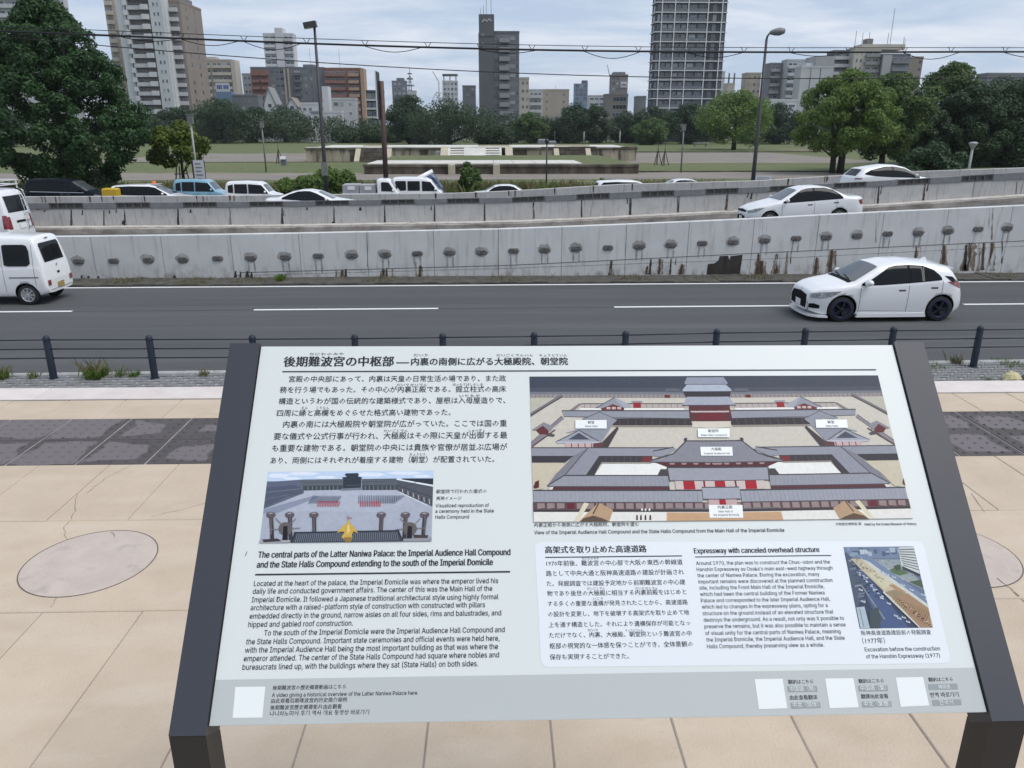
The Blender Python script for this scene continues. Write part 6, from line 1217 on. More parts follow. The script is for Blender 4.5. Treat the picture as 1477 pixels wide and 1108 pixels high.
for i, px in enumerate([-67, 15, 95, 175, 262, 352, 442, 526, 616.5, 692, 767, 843.5, 921, 992, 1074, 1142.5, 1225, 1306, 1373.6, 1452, 1530]):
    x = D(px, 60, YCB).x; z = f1(x)
    MB().tube([(x - .055, 0, z + .085), (x - .01, 0, z + .01), (x, 0, z - .01), (x + .012, 0, z + .01), (x + .065, 0, z + .08)], .006, 5).build('cable_tie', M['cable'], e1)
    if i % 2 == 1 or i in (4,):
        x2 = x + (D(px + 80, 60, YCB).x - x); MB().tube([(x + (x2 - x) * t, .01, f1(x + (x2 - x) * t) - .012 - .055 * math.sin(math.pi * t) * (1 + (i % 3) * .5)) for t in np.linspace(0, 1, 12)], .0065, 5).build('slack_loop', M['cable'], e1)
# ------------------------------------------------------------------ the information sign
CORN = np.array([(377, 500), (1287, 498), (1425, 1027), (304, 1047)], float)
def homog(src, dst):
    A = []
    for (x, y), (u, v) in zip(src, dst): A += [[x, y, 1, 0, 0, 0, -u * x, -u * y, -u], [0, 0, 0, x, y, 1, -v * x, -v * y, -v]]
    return np.linalg.svd(np.array(A))[2][-1].reshape(3, 3)
Hm = homog([(0, 0), (1, 0), (1, 1), (0, 1)], [((x - CX) / F, -(y - CY) / F) for x, y in CORN])
Hm = Hm * (-1 if Hm[2, 2] > 0 else 1)          # camera looks along -z
a1, a2, a3 = [np.array([h[0], h[1], -h[2]]) * (1 if True else 0) for h in Hm.T]
c1, c2, c3 = [Vector((h[0], h[1], -h[2])) for h in (Hm * (-1)).T]
SW = 1.05; k_ = SW / c1.length
if (c3 * k_).z > 0: c1, c2, c3 = -c1, -c2, -c3
SH = (c2 * k_).length
O_ = CM @ (c3 * k_) + Vector((0, 0, CAM_Z)); EX = (CM @ c1).normalized(); EY = CM @ c2; EY = (EY - EX * EY.dot(EX)).normalized(); EN = EY.cross(EX).normalized()
if EN.z < 0: EN = -EN
root_l = Vector((O_.x + EX.x * SW / 2, (O_ + EY * SH).y, TER_Z))
print('sign', O_, EX, EY, EN, SW, SH, (O_ + EY * SH).z - TER_Z)
sign = empty('information_sign', 'large pale lectern-style information panel in a dark frame with Japanese and English text', 'sign', root_l)
def W3(u, v, o=0): return O_ + EX * u + EY * v + EN * o - root_l
def PU(px, py):
    d = ray(px, py); t = (O_ - Vector((0, 0, CAM_Z))).dot(EN) / d.dot(EN); q = Vector((0, 0, CAM_Z)) + d * t - O_; return q.dot(EX), q.dot(EY)
CMT = CM.transposed()
def PX(u, v):
    q = CMT @ (O_ + EX * u + EY * v - Vector((0, 0, CAM_Z))); return CX + F * q.x / -q.z, CY - F * q.y / -q.z
def quad_panel(name, q, off, m, parent, thick=None, rad=0):
    uv = [PU(*p) for p in q]
    if rad:
        out_ = []; n = len(uv)
        for i in range(n):
            p, a, b = Vector(uv[i]), Vector(uv[i - 1]), Vector(uv[(i + 1) % n]); da, db = (a - p).normalized() * rad, (b - p).normalized() * rad
            for t in np.linspace(0, 1, 7): out_.append(tuple((p + da) * (1 - t) ** 2 + p * 2 * t * (1 - t) + (p + db) * t * t))
        uv = out_
    return MB().add([W3(u, v, off) for u, v in uv], [tuple(reversed(range(len(uv))))]).build(name, m, parent)
M['panel'] = mat('sign_print_pale_aqua', (.63, .67, .655), .38, spec=.4)
M['panel_band'] = mat('sign_print_grey_band', (.45, .48, .475), .38, spec=.4)
M['panel_box'] = mat('sign_print_pale_box', (.69, .73, .76), .38, spec=.4)
M['ink'] = mat('sign_ink', (.022, .025, .032), .6, spec=.25); M['ink_grey'] = mat('sign_ink_grey', (.10, .11, .12), .5)
M['label_grey'] = mat('sign_label_grey', (.26, .29, .30), .45); M['label_white'] = mat('sign_label_white', (.74, .77, .77), .4)
b = MB(); b.add([W3(u, v, o) for o in (-.012, 0) for u, v in ((0, 0), (SW, 0), (SW, SH), (0, SH))], [(0, 3, 2, 1), (4, 5, 6, 7), (0, 1, 5, 4), (1, 2, 6, 5), (2, 3, 7, 6), (3, 0, 4, 7)])
panel = b.build('panel', M['panel'], sign)
vb = PU(320, 980.7)[1]; vb2 = PU(1409, 963)[1]
MB().add([W3(u, v, .0003) for u, v in ((.0005, vb), (SW - .0005, (vb + vb2) / 2), (SW - .0005, SH - .0005), (.0005, SH - .0005))], [(0, 3, 2, 1)]).build('grey_band', M['panel_band'], panel)
quad_panel('text_box', [(771, 782), (1331, 780.5), (1372.5, 957), (780.5, 962.5)], .0003, M['panel_box'], panel, rad=.012)
# frame rails and legs: flat steel folded from rail to leg
fw_l, fw_r = .050, .052
def rail_leg(sg):
    u0, u1 = (-fw_l, -.002) if sg < 0 else (SW + .002, SW + fw_r)
    EYv = EY; th = .055
    # rail
    b = MB(); v0, v1 = -.004, SH + .012
    up = .004; pts = [W3(u, v, o) for v in (v0, v1) for (u, o) in ((u0, up), (u1, up), (u1, up - th), (u0, up - th))]
    b.add(pts, [(0, 1, 2, 3), (7, 6, 5, 4), (0, 4, 5, 1), (1, 5, 6, 2), (2, 6, 7, 3), (3, 7, 4, 0)]); r = b.build('frame_rail', M['frame_dark'], sign)
    # leg, vertical from the fold down to the floor, deeper than the rail
    A = W3(u0, v1, up - .0015); B_ = W3(u1, v1, up - .0015); dep = Vector((-EX.y, EX.x, 0)).normalized(); dep = dep if dep.y > 0 else -dep; dep *= .046
    A = A + Vector((0, .0, -.0005)); B_ = B_ + Vector((0, .0, -.0005)); back = -EY * (dep.length / max(.2, abs(EY.y)) )
    # top follows the underside of the rail
    tA, tB = A, B_; bA, bB = A + dep, B_ + dep; rise = (-EY).z / (-EY).xy.length * dep.length
    offs = Vector((0, 0, rise - th * 1.0 / max(.3, EN.z)))
    low = lambda p: Vector((p.x, p.y, 0.0))
    v = [low(A), low(B_), low(bB), low(bA), A, B_, bB + offs, bA + offs]
    MB().add(v, [(0, 3, 2, 1), (4, 5, 6, 7), (0, 1, 5, 4), (1, 2, 6, 5), (2, 3, 7, 6), (3, 0, 4, 7)]).build('leg', M['leg_dark'], sign)
    c = (low(A) + low(B_) + low(bA) + low(bB)) / 4
    MB().bbox(c.x - .05, c.x + .05, c.y - .09, c.y + .09, .0, .012, .003).build('base_plate', M['leg_dark'], sign)
rail_leg(-1); rail_leg(1)
MB().add([W3(u, v, o) for o in (-.03, -.013) for u, v in ((.01, SH * .2), (SW - .01, SH * .2), (SW - .01, SH * .3), (.01, SH * .3))], [(0, 3, 2, 1), (4, 5, 6, 7), (0, 1, 5, 4), (1, 2, 6, 5), (2, 3, 7, 6), (3, 0, 4, 7)]).build('back_brace', M['leg_dark'], sign)
MB().add([W3(u, v, o) for o in (-.03, -.013) for u, v in ((.01, SH * .7), (SW - .01, SH * .7), (SW - .01, SH * .8), (.01, SH * .8))], [(0, 3, 2, 1), (4, 5, 6, 7), (0, 1, 5, 4), (1, 2, 6, 5), (2, 3, 7, 6), (3, 0, 4, 7)]).build('back_brace', M['leg_dark'], sign)

# lettering
_tc = bpy.data.curves.new('t', 'FONT'); _to = bpy.data.objects.new('t', _tc); COL.objects.link(_to)
def text_verts(s, bold, res):
    _tc.body = s; _tc.resolution_u = res; _tc.offset = bold; _tc.fill_mode = 'FRONT' if hasattr(_tc, 'fill_mode') else _tc.fill_mode
    bpy.context.view_layer.update(); ev = _to.evaluated_get(bpy.context.evaluated_depsgraph_get()); me = ev.to_mesh()
    v = np.empty(len(me.vertices) * 3, np.float32); me.vertices.foreach_get('co', v); f = [tuple(p.vertices) for p in me.polygons]; ev.to_mesh_clear(); return v.reshape(-1, 3), f
_tc.dimensions = '2D'; _tc.fill_mode = 'BOTH'
import os
try: SANS = bpy.data.fonts.load(os.path.join(bpy.utils.resource_path('LOCAL'), 'datafiles', 'fonts', 'Inter.woff2'))
except Exception: SANS = None     # Blender's own bundled sans, else its built-in font
DEFAULT = _tc.font
BLK = {}
def TX(block, x0, y, x1, s, bold=.006, ink='ink', off=.0006, res=1, ky=None, unit=lambda x, y: (x, y)):
    (px0, py), (px1, _) = unit(x0, y), unit(x1, y)
    u0, v0 = PU(px0, py); u1, _v = PU(px1, py)
    for _ in range(4): u1 += (px1 - PX(u1, v0)[0]) * (u1 - u0) / (px1 - px0)
    if SANS: _tc.font = SANS if all(ord(c) < 0x250 for c in s) else DEFAULT
    V, f = text_verts(s, 0, res)
    if not len(V): return
    if block == 'furigana' and len(s) > 1: ky = min(1, (15 if unit is Z1 else 19) / ((x1 - x0) / len(s))); v0 -= .0008
    latin = all(ord(c) < 0x250 for c in s); bold = max(bold, .006) if latin and block != 'picture_label_text' else bold; mn, mxv = V[:, 0].min(), V[:, 0].max(); sx = (u1 - u0) / (mxv - mn); sy = sx * (ky or (1.12 if latin else 1.0))
    mb = BLK.setdefault((block, ink), MB()); base = 0 if latin else -.06
    for i, dd in enumerate([0] if bold < .005 else [-bold, bold] if bold < .012 else [-bold, 0, bold]):
        mb.add([W3(u0 + (a - mn + dd) * sx, v0 - (c + dd * (.35 if i == 0 else -.35) - (base if not latin else 0)) * sy, off + i * .00003) for a, c, _z in V], f)
def rule(x0, y0, x1, y1, w, unit=lambda x, y: (x, y), block='heading_rule'):
    a, c = PU(*unit(x0, y0)), PU(*unit(x1, y1)); v = (a[1] + c[1]) / 2; w = w / F * 1.3 / 2
    MB().add([W3(a[0], a[1] - w, .0006), W3(c[0], a[1] - w, .0006), W3(c[0], a[1] + w, .0006), W3(a[0], a[1] + w, .0006)], [(0, 3, 2, 1)]).build(block, M['ink'], panel)
def Z(ox_, oy_, s): return lambda x, y: (ox_ + x / s, oy_ + y / s)
Z1, Z2, Z3, Z4, ZJ, ZE, ZB, ZP, ZC_, ZX = Z(320, 490, 3.211), Z(320, 670, 3.211), Z(320, 820, 3.211), Z(750, 490, 2.503), Z(760, 770, 4.616), Z(990, 770, 3.602), Z(1060, 950, 3.542), Z(760, 535, 4.923), Z(340, 670, 4.923), Z(1200, 780, 7.914)
TX('title', 285, 124, 795, '後期難波宮の中枢部', .030, res=3, unit=Z1)
TX('title', 877, 119, 1480, '内裏の南側に広がる大極殿院', .016, res=3, unit=Z1) if False else TX('title', 877, 119, 1603, '内裏の南側に広がる大極殿院、朝堂院', .026, res=3, unit=Z1)
rule(808, 108, 868, 108, 1.6, Z1)
rule(280, 149, 3030, 143, 1.7, Z1)
for a in [(405, 75, 565, 'なにわのみや'), (888, 81, 955, 'だいり'), (1272, 81, 1443, 'だいごくでんいん'), (1471, 81, 1600, 'ちょうどういん'), (810, 218, 952, 'だいりせいでん'), (1070, 217, 1208, 'ほったてばしらしき'), (1100, 269, 1197, 'いりもや'), (368, 325, 398, 'えん'), (437, 325, 497, 'こうらん'), (750, 431, 862, 'だいごくでん'), (1145, 430, 1218, 'しゅつぎょ'), (870, 541, 942, 'ちょうどう')]:
    TX('furigana', *a, bold=.002, unit=Z1)
for a in [(310, 197, 1316, '宮殿の中央部にあって、内裏は天皇の日常生活の場であり、また政'), (268, 247, 1316, '務を行う場でもあった。その中心が内裏正殿である。掘立柱式の高床'), (262, 300, 1313, '構造というわが国の伝統的な建築様式であり、屋根は入母屋造りで、'), (254, 355, 1060, '四周に縁と高欄をめぐらせた格式高い建物であった。'),
          (283, 408, 1320, '内裏の南には大極殿院や朝堂院が広がっていた。ここでは国の重'), (240, 464, 1322, '要な儀式や公式行事が行われ、大極殿はその際に天皇が出御する最'), (232, 519, 1322, 'も重要な建物である。朝堂院の中央には貴族や官僚が居並ぶ広場が'), (224, 575, 1262, 'あり、両側にはそれぞれが着座する建物（朝堂）が配置されていた。')]:
    TX('japanese_text', *a, bold=.006, unit=Z1, ky=1.04)
for a in [(993, 135, 1227, '朝堂院で行われた儀式の'), (993, 166, 1110, '再現イメージ'), (990, 199, 1237, 'Visualized reproduction of'), (989, 225, 1260, 'a ceremony held in the State'), (989, 252, 1145, 'Halls Compound')]: TX('caption', *a, bold=.004, unit=Z2)
TX('english_heading', 168, 432, 1336, 'The central parts of the Latter Naniwa Palace: the Imperial Audience Hall Compound', .028, res=3, unit=Z2, ky=1.32)
TX('english_heading', 162, 478, 1255, 'and the State Halls Compound extending to the south of the Imperial Domicile', .028, res=3, unit=Z2, ky=1.32)
rule(155, 511, 1335, 490, 1.9, Z2)
for a in [(148, 82, 1280, 'Located at the heart of the palace, the Imperial Domicile was where the emperor lived his'), (143, 118, 1253, 'daily life and conducted government affairs. The center of this was the Main Hall of the'), (138, 157, 1281, 'Imperial Domicile. It followed a Japanese traditional architectural style using highly formal'),
          (133, 194, 1219, 'architecture with a raised-platform style of construction with constructed with pillars'), (128, 233, 1294, 'embedded directly in the ground, narrow aisles on all four sides, rims and balustrades, and'), (122, 272, 607, 'hipped and gabled roof construction.'), (195, 311, 1310, 'To the south of the Imperial Domicile were the Imperial Audience Hall Compound and'),
          (112, 352, 1286, 'the State Halls Compound. Important state ceremonies and official events were held here,'), (107, 391, 1279, 'with the Imperial Audience Hall being the most important building as that was where the'), (101, 430, 1284, 'emperor attended. The center of the State Halls Compound had square where nobles and'), (95, 470, 1187, 'bureaucrats lined up, with the buildings where they sat (State Halls) on both sides.')]:
    TX('english_text', *a, bold=.004, unit=Z3, ky=1.2)
for a in [(235, 563, 575, '後期難波宮の歴史概要動画はこちら'), (232, 596, 905, 'A video giving a historical overview of the Latter Naniwa Palace here'), (228, 624, 580, '由此观看后期难波宫的历史简介视频'), (224, 655, 555, '後期難波宮歷史概要影片由此觀看'), (222, 684, 682, '나니와노미야 후기 역사 개요 동영상 바로가기')]: TX('video_note', *a, bold=.008, unit=Z3)
for a in [(52, 677, 430, '内裏正殿から南側に広がる大極殿院、朝堂院を望む'), (52, 703, 955, 'View of the Imperial Audience Hall Compound and the State Halls Compound from the Main Hall of the Imperial Domicile'), (1140, 671, 1233, '大阪歴史博物館 蔵'), (1245, 671, 1432, 'Held by the Osaka Museum of History')]: TX('picture_caption', *a, bold=.004, unit=Z4)
TX('box_heading', 122, 130, 797, '高架式を取り止めた高速道路', .030, res=2, unit=ZJ); rule(122, 158, 1033, 158, 1.3, ZJ)
for a in [(367, 178, 480, 'なにわのみや'), (402, 378, 520, 'だいごくでん'), (722, 377, 873, 'だいりぜんでん'), (441, 446, 507, 'いこう'), (406, 656, 474, 'だいり'), (657, 655, 775, 'ちょうどういん')]: TX('furigana', *a, bold=.0, unit=ZJ)
for a in [(130, 216, 1037, '1970年前後、難波宮の中心部で大阪の東西の幹線道'), (128, 283, 1047, '路として中央大通と阪神高速道路の建設が計画され'), (132, 350, 1055, 'た。発掘調査では建設予定地から前期難波宮の中心建'), (135, 416, 1062, '物であり後世の大極殿に相当する内裏前殿をはじめと'), (139, 484, 1071, 'する多くの重要な遺構が発見されたことから、高速道路'),
          (142, 553, 1081, 'の設計を変更し、地下を破壊する高架式を取り止めて地'), (146, 624, 1088, '上を通す構造とした。それにより遺構保存が可能となっ'), (149, 694, 1097, 'ただけでなく、内裏、大極殿、朝堂院という難波宮の中'), (151, 766, 1106, '枢部の視覚的な一体感を保つことができ、全体景観の'), (153, 840, 680, '保存も実現することができた。')]: TX('box_japanese_text', *a, bold=.006, unit=ZJ)
TX('box_heading', 41, 102, 691, 'Expressway with canceled overhead structure', .028, res=3, unit=ZE, ky=1.2); rule(45, 121, 752, 119, 1.2, ZE)
for a in [(51, 163, 746, 'Around 1970, the plan was to construct the Chuo-odori and the'), (54, 195, 760, "Hanshin Expressway as Osaka's main east-west highway through"), (58, 227, 692, 'the center of Naniwa Palace. During the excavation, many'), (63, 259, 759, 'important remains were discovered at the planned construction'), (68, 291, 716, 'site, including the Front Main Hall of the Imperial Domicile,'),
          (72, 324, 718, 'which had been the central building of the Former Naniwa'), (76, 357, 747, 'Palace and corresponded to the later Imperial Audience Hall,'), (81, 390, 734, 'which led to changes in the expressway plans, opting for a'), (85, 424, 764, 'structure on the ground instead of an elevated structure that'), (90, 458, 819, 'destroys the underground. As a result, not only was it possible to'),
          (94, 492, 828, 'preserve the remains, but it was also possible to maintain a sense'), (99, 527, 801, 'of visual unity for the central parts of Naniwa Palace, meaning'), (104, 561, 823, 'the Imperial Domicile, the Imperial Audience Hall, and the State'), (108, 596, 716, 'Halls Compound, thereby preserving view as a whole.')]: TX('box_english_text', *a, bold=.003, unit=ZE)
for a in [(910, 528, 1272, '阪神高速道路建設前の発掘調査'), (915, 572, 1035, '（1977年）'), (928, 612, 1318, 'Excavation before the construction'), (935, 648, 1318, 'of the Hanshin Expressway (1977)')]: TX('box_caption', *a, bold=.004, unit=ZE)
for q, un in [([(63, 549), (202, 547), (188, 691), (50, 693)], Z3), ([(100, 105), (243, 103), (267, 254), (122, 259)], ZB), ([(460, 102), (604, 100), (632, 249), (484, 254)], ZB), ([(821, 97), (960, 94), (992, 240), (846, 247)], ZB)]:
    quad_panel('blank_white_square', [un(*p) for p in q], .0006, M['label_white'], panel)
for q in [[(267, 142), (418, 140), (421, 170), (270, 173)], [(283, 226), (434, 222), (438, 253), (287, 257)], [(628, 139), (778, 136), (782, 167), (632, 170)], [(646, 221), (797, 217), (801, 247), (650, 251)], [(986, 131), (1135, 128), (1139, 158), (989, 161)], [(1005, 212), (1153, 208), (1158, 238), (1010, 243)]]:
    quad_panel('language_label', [ZB(*p) for p in q], .0005, M['label_grey'], panel)
for a in [(273, 130, 402, '翻訳はこちら'), (282, 211, 422, '由此查看翻译'), (633, 126, 762, '翻訳はこちら'), (646, 205, 784, '翻譯由此查看'), (990, 118, 1115, '翻訳はこちら'), (1000, 198, 1145, '번역 바로가기')]: TX('translation_note', *a, bold=.008, unit=ZB)
for a in [(281, 167, 411, '中国語（簡）'), (296, 249, 428, '中文（简体）'), (642, 163, 774, '中国語（繁）'), (660, 244, 792, '中文（繁體）'), (1040, 154, 1100, '韓国語'), (1045, 236, 1115, '한국어')]: TX('language_name', *a, bold=.004, ink='label_white', off=.0009, unit=ZB)

# printed pictures: flat patches of ink, one sheet each
def srgb(c): return tuple((x / 255 / 12.92 if x / 255 <= .04045 else ((x / 255 + .055) / 1.055) ** 2.4) * .86 for x in c)
m_ = bpy.data.materials.new('picture_print'); m_.use_nodes = True; nt_ = m_.node_tree; at_ = nt_.nodes.new('ShaderNodeAttribute'); at_.attribute_name = 'ink'; bs_ = nt_.nodes['Principled BSDF']
g_ = nt_.nodes.new('ShaderNodeNewGeometry'); nz_ = nt_.nodes.new('ShaderNodeTexNoise'); nz_.inputs['Scale'].default_value = 160; nz_.inputs['Detail'].default_value = 5; nt_.links.new(g_.outputs['Position'], nz_.inputs['Vector'])
mr_ = nt_.nodes.new('ShaderNodeMapRange'); mr_.inputs['From Min'].default_value = .3; mr_.inputs['From Max'].default_value = .7; mr_.inputs['To Min'].default_value = .95; mr_.inputs['To Max'].default_value = 1.05; nt_.links.new(nz_.outputs['Fac'], mr_.inputs['Value'])
vm_ = nt_.nodes.new('ShaderNodeVectorMath'); vm_.operation = 'SCALE'; nt_.links.new(at_.outputs['Color'], vm_.inputs[0]); nt_.links.new(mr_.outputs[0], vm_.inputs['Scale']); nt_.links.new(vm_.outputs[0], bs_.inputs['Base Color']); bs_.inputs['Roughness'].default_value = .5; bs_.inputs['Specular IOR Level'].default_value = .2
M['print'] = m_
class Pic:
    def __init__(s, name, unit, corners):
        s.n = name; s.un = unit; s.P = []; s.c = corners; uv = [PU(*unit(*c)) for c in corners]; s.u0 = (uv[0][0] + uv[3][0]) / 2; s.u1 = (uv[1][0] + uv[2][0]) / 2; s.v0 = (uv[0][1] + uv[1][1]) / 2; s.v1 = (uv[2][1] + uv[3][1]) / 2; s.uc = (s.u0 + s.u1) / 2
    def cl(s, q): return (min(max(q[0], s.u0), s.u1), min(max(q[1], s.v0), s.v1))
    def uv(s, p):
        if p[0] is None: return (s.uc, PU(*s.un(1255 + (p[1] - 40) * .143, p[1]))[1])
        return PU(*s.un(*p))
    def poly(s, pts, c, mirror=False):
        q = [s.cl(s.uv(p)) for p in pts]; s.P.append((q, c))
        if mirror: s.P.append(([(2 * s.uc - a, b) for a, b in q], c))
        return s
    def line(s, a, b, w, c, mirror=False):
        p, q = Vector(s.uv(a)), Vector(s.uv(b)); d = (q - p)
        if d.length < 1e-6: return
        n = Vector((-d.y, d.x)).normalized() * w / 4.923 / F * 1.25 / 2; s.P.append(([s.cl(tuple(x)) for x in (p - n, q - n, q + n, p + n)], c))
        if mirror: s.P.append(([(2 * s.uc - a_, b_) for a_, b_ in [s.cl(tuple(x)) for x in (p - n, q - n, q + n, p + n)]], c))
    def build(s):
        V = []; Fc = []; cols = []
        for i, (q, c) in enumerate([([(s.u0, s.v0), (s.u1, s.v0), (s.u1, s.v1), (s.u0, s.v1)], s.base)] + s.P):
            ar = sum(q[k][0] * q[(k + 1) % len(q)][1] - q[(k + 1) % len(q)][0] * q[k][1] for k in range(len(q)))
            if ar > 0: q = q[::-1]
            b_ = len(V); V += [tuple(W3(u, v, .0004 + i * .000003)) for u, v in q]; Fc.append(tuple(range(b_, b_ + len(q)))); cols += [srgb(c) + (1,)] * len(q)
        me = bpy.data.meshes.new(s.n); me.from_pydata(V, [], Fc); at = me.color_attributes.new('ink', 'FLOAT_COLOR', 'CORNER'); at.data.foreach_set('color', np.array(cols, np.float32).ravel()); me.materials.append(M['print'])
        o = link(s.n, me, panel); o['kind'] = 'stuff'; s.top = .0004 + (len(s.P) + 2) * .000003; return o
GR, LG, DK, RD, PK, WT = (148, 150, 160), (165, 168, 178), (66, 62, 70), (150, 38, 50), (200, 182, 178), (238, 238, 233)
p = Pic('printed_picture', ZP, [(16, 40), (2488, 34), (2747, 1061), (49, 1068)]); p.base = (206, 200, 187); A_ = p.poly
A_([(0, 30), (None, 30), (None, 150), (0, 152)], (62, 70, 84), True); A_([(0, 120), (None, 120), (None, 152), (0, 152)], (74, 80, 92), True); A_([(0, 150), (None, 150), (None, 167), (0, 167)], (116, 121, 130), True)
A_([(0, 167), (None, 167), (None, 193), (0, 193)], (150, 142, 141), True)
for k in range(40): p.line((30 + k * 31, 167), (30 + k * 31, 193), 3, (105, 100, 102), True)
A_([(975, 172), (1015, 172), (1015, 193), (978, 193)], (105, 35, 42), True)
A_([(0, 193), (230, 193), (25, 300), (0, 300)], (190, 186, 170), True)
A_([(10, 300), (240, 168), (256, 180), (10, 330)], (118, 116, 120), True); p.line((27, 318), (252, 184), 8, (70, 66, 68), True)
A_([(385, 238), (None, 238), (None, 263), (380, 263)], (186, 174, 168), True); p.line((385, 234), (None, 234), 7, (96, 92, 96), True)
for k in range(17): p.line((410 + k * 44, 238), (408 + k * 44, 263), 3, (120, 100, 100), True)
A_([(375, 266), (1115, 266), (1115, 280), (372, 280)], WT, True); A_([(300, 283), (370, 232), (392, 236), (335, 283)], (132, 126, 126), True)
A_([(755, 226), (808, 226), (810, 264), (755, 264)], (150, 34, 44), True); A_([(745, 215), (815, 215), (820, 227), (740, 227)], GR, True)
A_([(520, 262), (605, 232), (690, 262), (690, 280), (530, 280)], (112, 48, 52), True)
for k in range(3): A_([(565 + k * 38, 258), (592 + k * 38, 258), (592 + k * 38, 274), (565 + k * 38, 274)], PK, True)
A_([(488, 266), (560, 228), (622, 190), (640, 215), (700, 268), (610, 238), (530, 268)], GR, True); A_([(622, 190), (730, 240), (735, 262), (700, 268), (640, 222)], LG, True); p.line((488, 267), (622, 190), 6, (86, 84, 92), True)
A_([(600, 340), (1160, 338), (1178, 398), (575, 398)], (54, 50, 56), True)
for k in range(9): p.line((660 + k * 58, 345), (655 + k * 58, 388), 4, (92, 84, 88), True)
A_([(575, 388), (1180, 388), (1180, 400), (570, 400)], (150, 142, 130), True)
A_([(248, 285), (1150, 285), (1155, 340), (500, 336), (262, 326)], GR, True); p.line((248, 285), (1152, 285), 8, (74, 72, 80), True); p.line((262, 326), (1155, 340), 4, (90, 88, 96), True)
A_([(1180, 362), (None, 362), (None, 410), (1170, 400)], (216, 208, 192), True)
A_([(1148, 245), (None, 245), (None, 358), (1155, 358)], (88, 42, 50), True); A_([(1205, 300), (None, 300), (None, 352), (1208, 352)], (108, 26, 42), True)
for k in range(5): A_([(1160 + k * 54, 286), (1196 + k * 54, 286), (1190 + k * 54, 297), (1165 + k * 54, 297)], (196, 180, 178), True)
A_([(1112, 150), (None, 150), (None, 188), (1128, 188)], (50, 44, 54), True); A_([(1100, 243), (1120, 222), (1136, 186), (None, 186), (None, 248), (1105, 250)], (165, 170, 182), True); p.line((1100, 247), (None, 247), 7, (70, 66, 74), True)
A_([(1104, 136), (1136, 98), (None, 98), (None, 150), (1106, 150)], (176, 184, 198), True); p.line((1108, 150), (None, 150), 7, (62, 60, 70), True); A_([(1118, 85), (1135, 48), (None, 48), (None, 98), (1120, 98)], (148, 153, 168), True); p.line((1130, 98), (None, 98), 5, (80, 80, 92), True)
A_([(975, 150), (990, 128), (1070, 128), (1105, 150)], (96, 100, 112), True)
A_([(20, 545), (20, 505), (245, 322), (264, 340), (190, 402), (130, 462), (38, 540)], (136, 132, 138), True); p.line((30, 508), (248, 322), 5, (84, 80, 86), True); p.line((36, 540), (200, 420), 9, (96, 62, 62), True)
A_([(62, 422), (108, 388), (152, 428), (152, 456), (92, 452)], (98, 46, 50), True); A_([(35, 420), (60, 405), (118, 367), (192, 398), (168, 430), (112, 392), (55, 428)], (140, 138, 146), True); A_([(150, 440), (200, 455), (190, 470), (150, 465)], (84, 78, 80), True)
A_([(530, 512), (640, 398), (652, 410), (578, 542), (540, 542)], (64, 60, 64), True)
A_([(395, 345), (515, 294), (642, 350), (600, 388), (500, 345), (420, 352)], GR, True); p.line((395, 345), (515, 294), 5, (80, 80, 90), True); p.line((515, 294), (642, 350), 5, (90, 90, 100), True)
A_([(272, 442), (380, 412), (520, 352), (610, 385), (528, 508), (500, 505), (372, 424), (300, 442)], (146, 149, 160), True)
A_([(205, 506), (300, 465), (370, 422), (430, 470), (520, 506)], (158, 162, 172), True); A_([(292, 490), (368, 442), (448, 490)], (72, 78, 92), True); p.line((205, 506), (370, 424), 6, (78, 78, 88), True); p.line((370, 424), (522, 508), 6, (78, 78, 88), True); A_([(208, 503), (522, 503), (518, 517), (215, 517)], (186, 186, 194), True)
A_([(270, 517), (470, 517), (470, 546), (274, 546)], (200, 174, 172), True); A_([(470, 517), (548, 508), (540, 545), (470, 546)], (96, 60, 62), True)
for k in range(4): p.line((316 + k * 48, 517), (316 + k * 48, 546), 6, (96, 44, 50), True)
A_([(480, 742), (540, 656), (1000, 656), (992, 742)], WT, True); A_([(20, 656), (300, 656), (190, 742), (120, 838), (20, 850)], (204, 194, 172), True)
A_([(495, 606), (890, 606), (890, 655), (470, 655)], (58, 54, 62), True); A_([(20, 606), (330, 606), (272, 652), (20, 652)], (58, 54, 62), True); A_([(505, 650), (890, 650), (880, 662), (500, 662)], (150, 144, 134), True); A_([(820, 612), (885, 612), (885, 648), (820, 648)], (120, 40, 46), True)
for k in range(6): p.line((560 + k * 44, 612), (556 + k * 44, 648), 3, (96, 90, 94), True)
A_([(20, 548), (1035, 548), (900, 606), (20, 606)], GR, True); p.line((20, 548), (1035, 548), 7, (70, 68, 76), True)
A_([(512, 606), (535, 640), (478, 742), (418, 742)], (60, 58, 64), True); A_([(432, 550), (512, 606), (420, 740), (272, 740)], (146, 147, 158), True); A_([(432, 550), (272, 740), (145, 818), (200, 742), (330, 606)], (128, 128, 138), True); p.line((432, 550), (270, 742), 6, (78, 74, 82), True)
A_([(190, 822), (1010, 822), (1015, 847), (180, 847)], (88, 48, 56), True); A_([(150, 830), (190, 824), (180, 846), (160, 846)], (226, 220, 208), True)
A_([(265, 745), (1005, 745), (1012, 822), (150, 822), (145, 816)], (152, 154, 164), True); p.line((262, 745), (1005, 745), 8, (70, 68, 76), True); p.line((262, 745), (145, 818), 8, (76, 74, 82), True); p.line((150, 823), (1010, 823), 6, (84, 80, 88), True)
for k in range(24): p.line((300 + k * 30, 752), (292 + k * 31, 818), 2, (138, 140, 150), True)
A_([(948, 700), (990, 700), (1000, 745), (925, 745)], (70, 66, 70), True)
A_([(896, 648), (None, 648), (None, 684), (990, 684)], (84, 40, 48), True)
for k in range(5): A_([(1010 + k * 84, 656), (1050 + k * 84, 656), (1044 + k * 84, 668), (1016 + k * 84, 668)], (160, 140, 142), True)
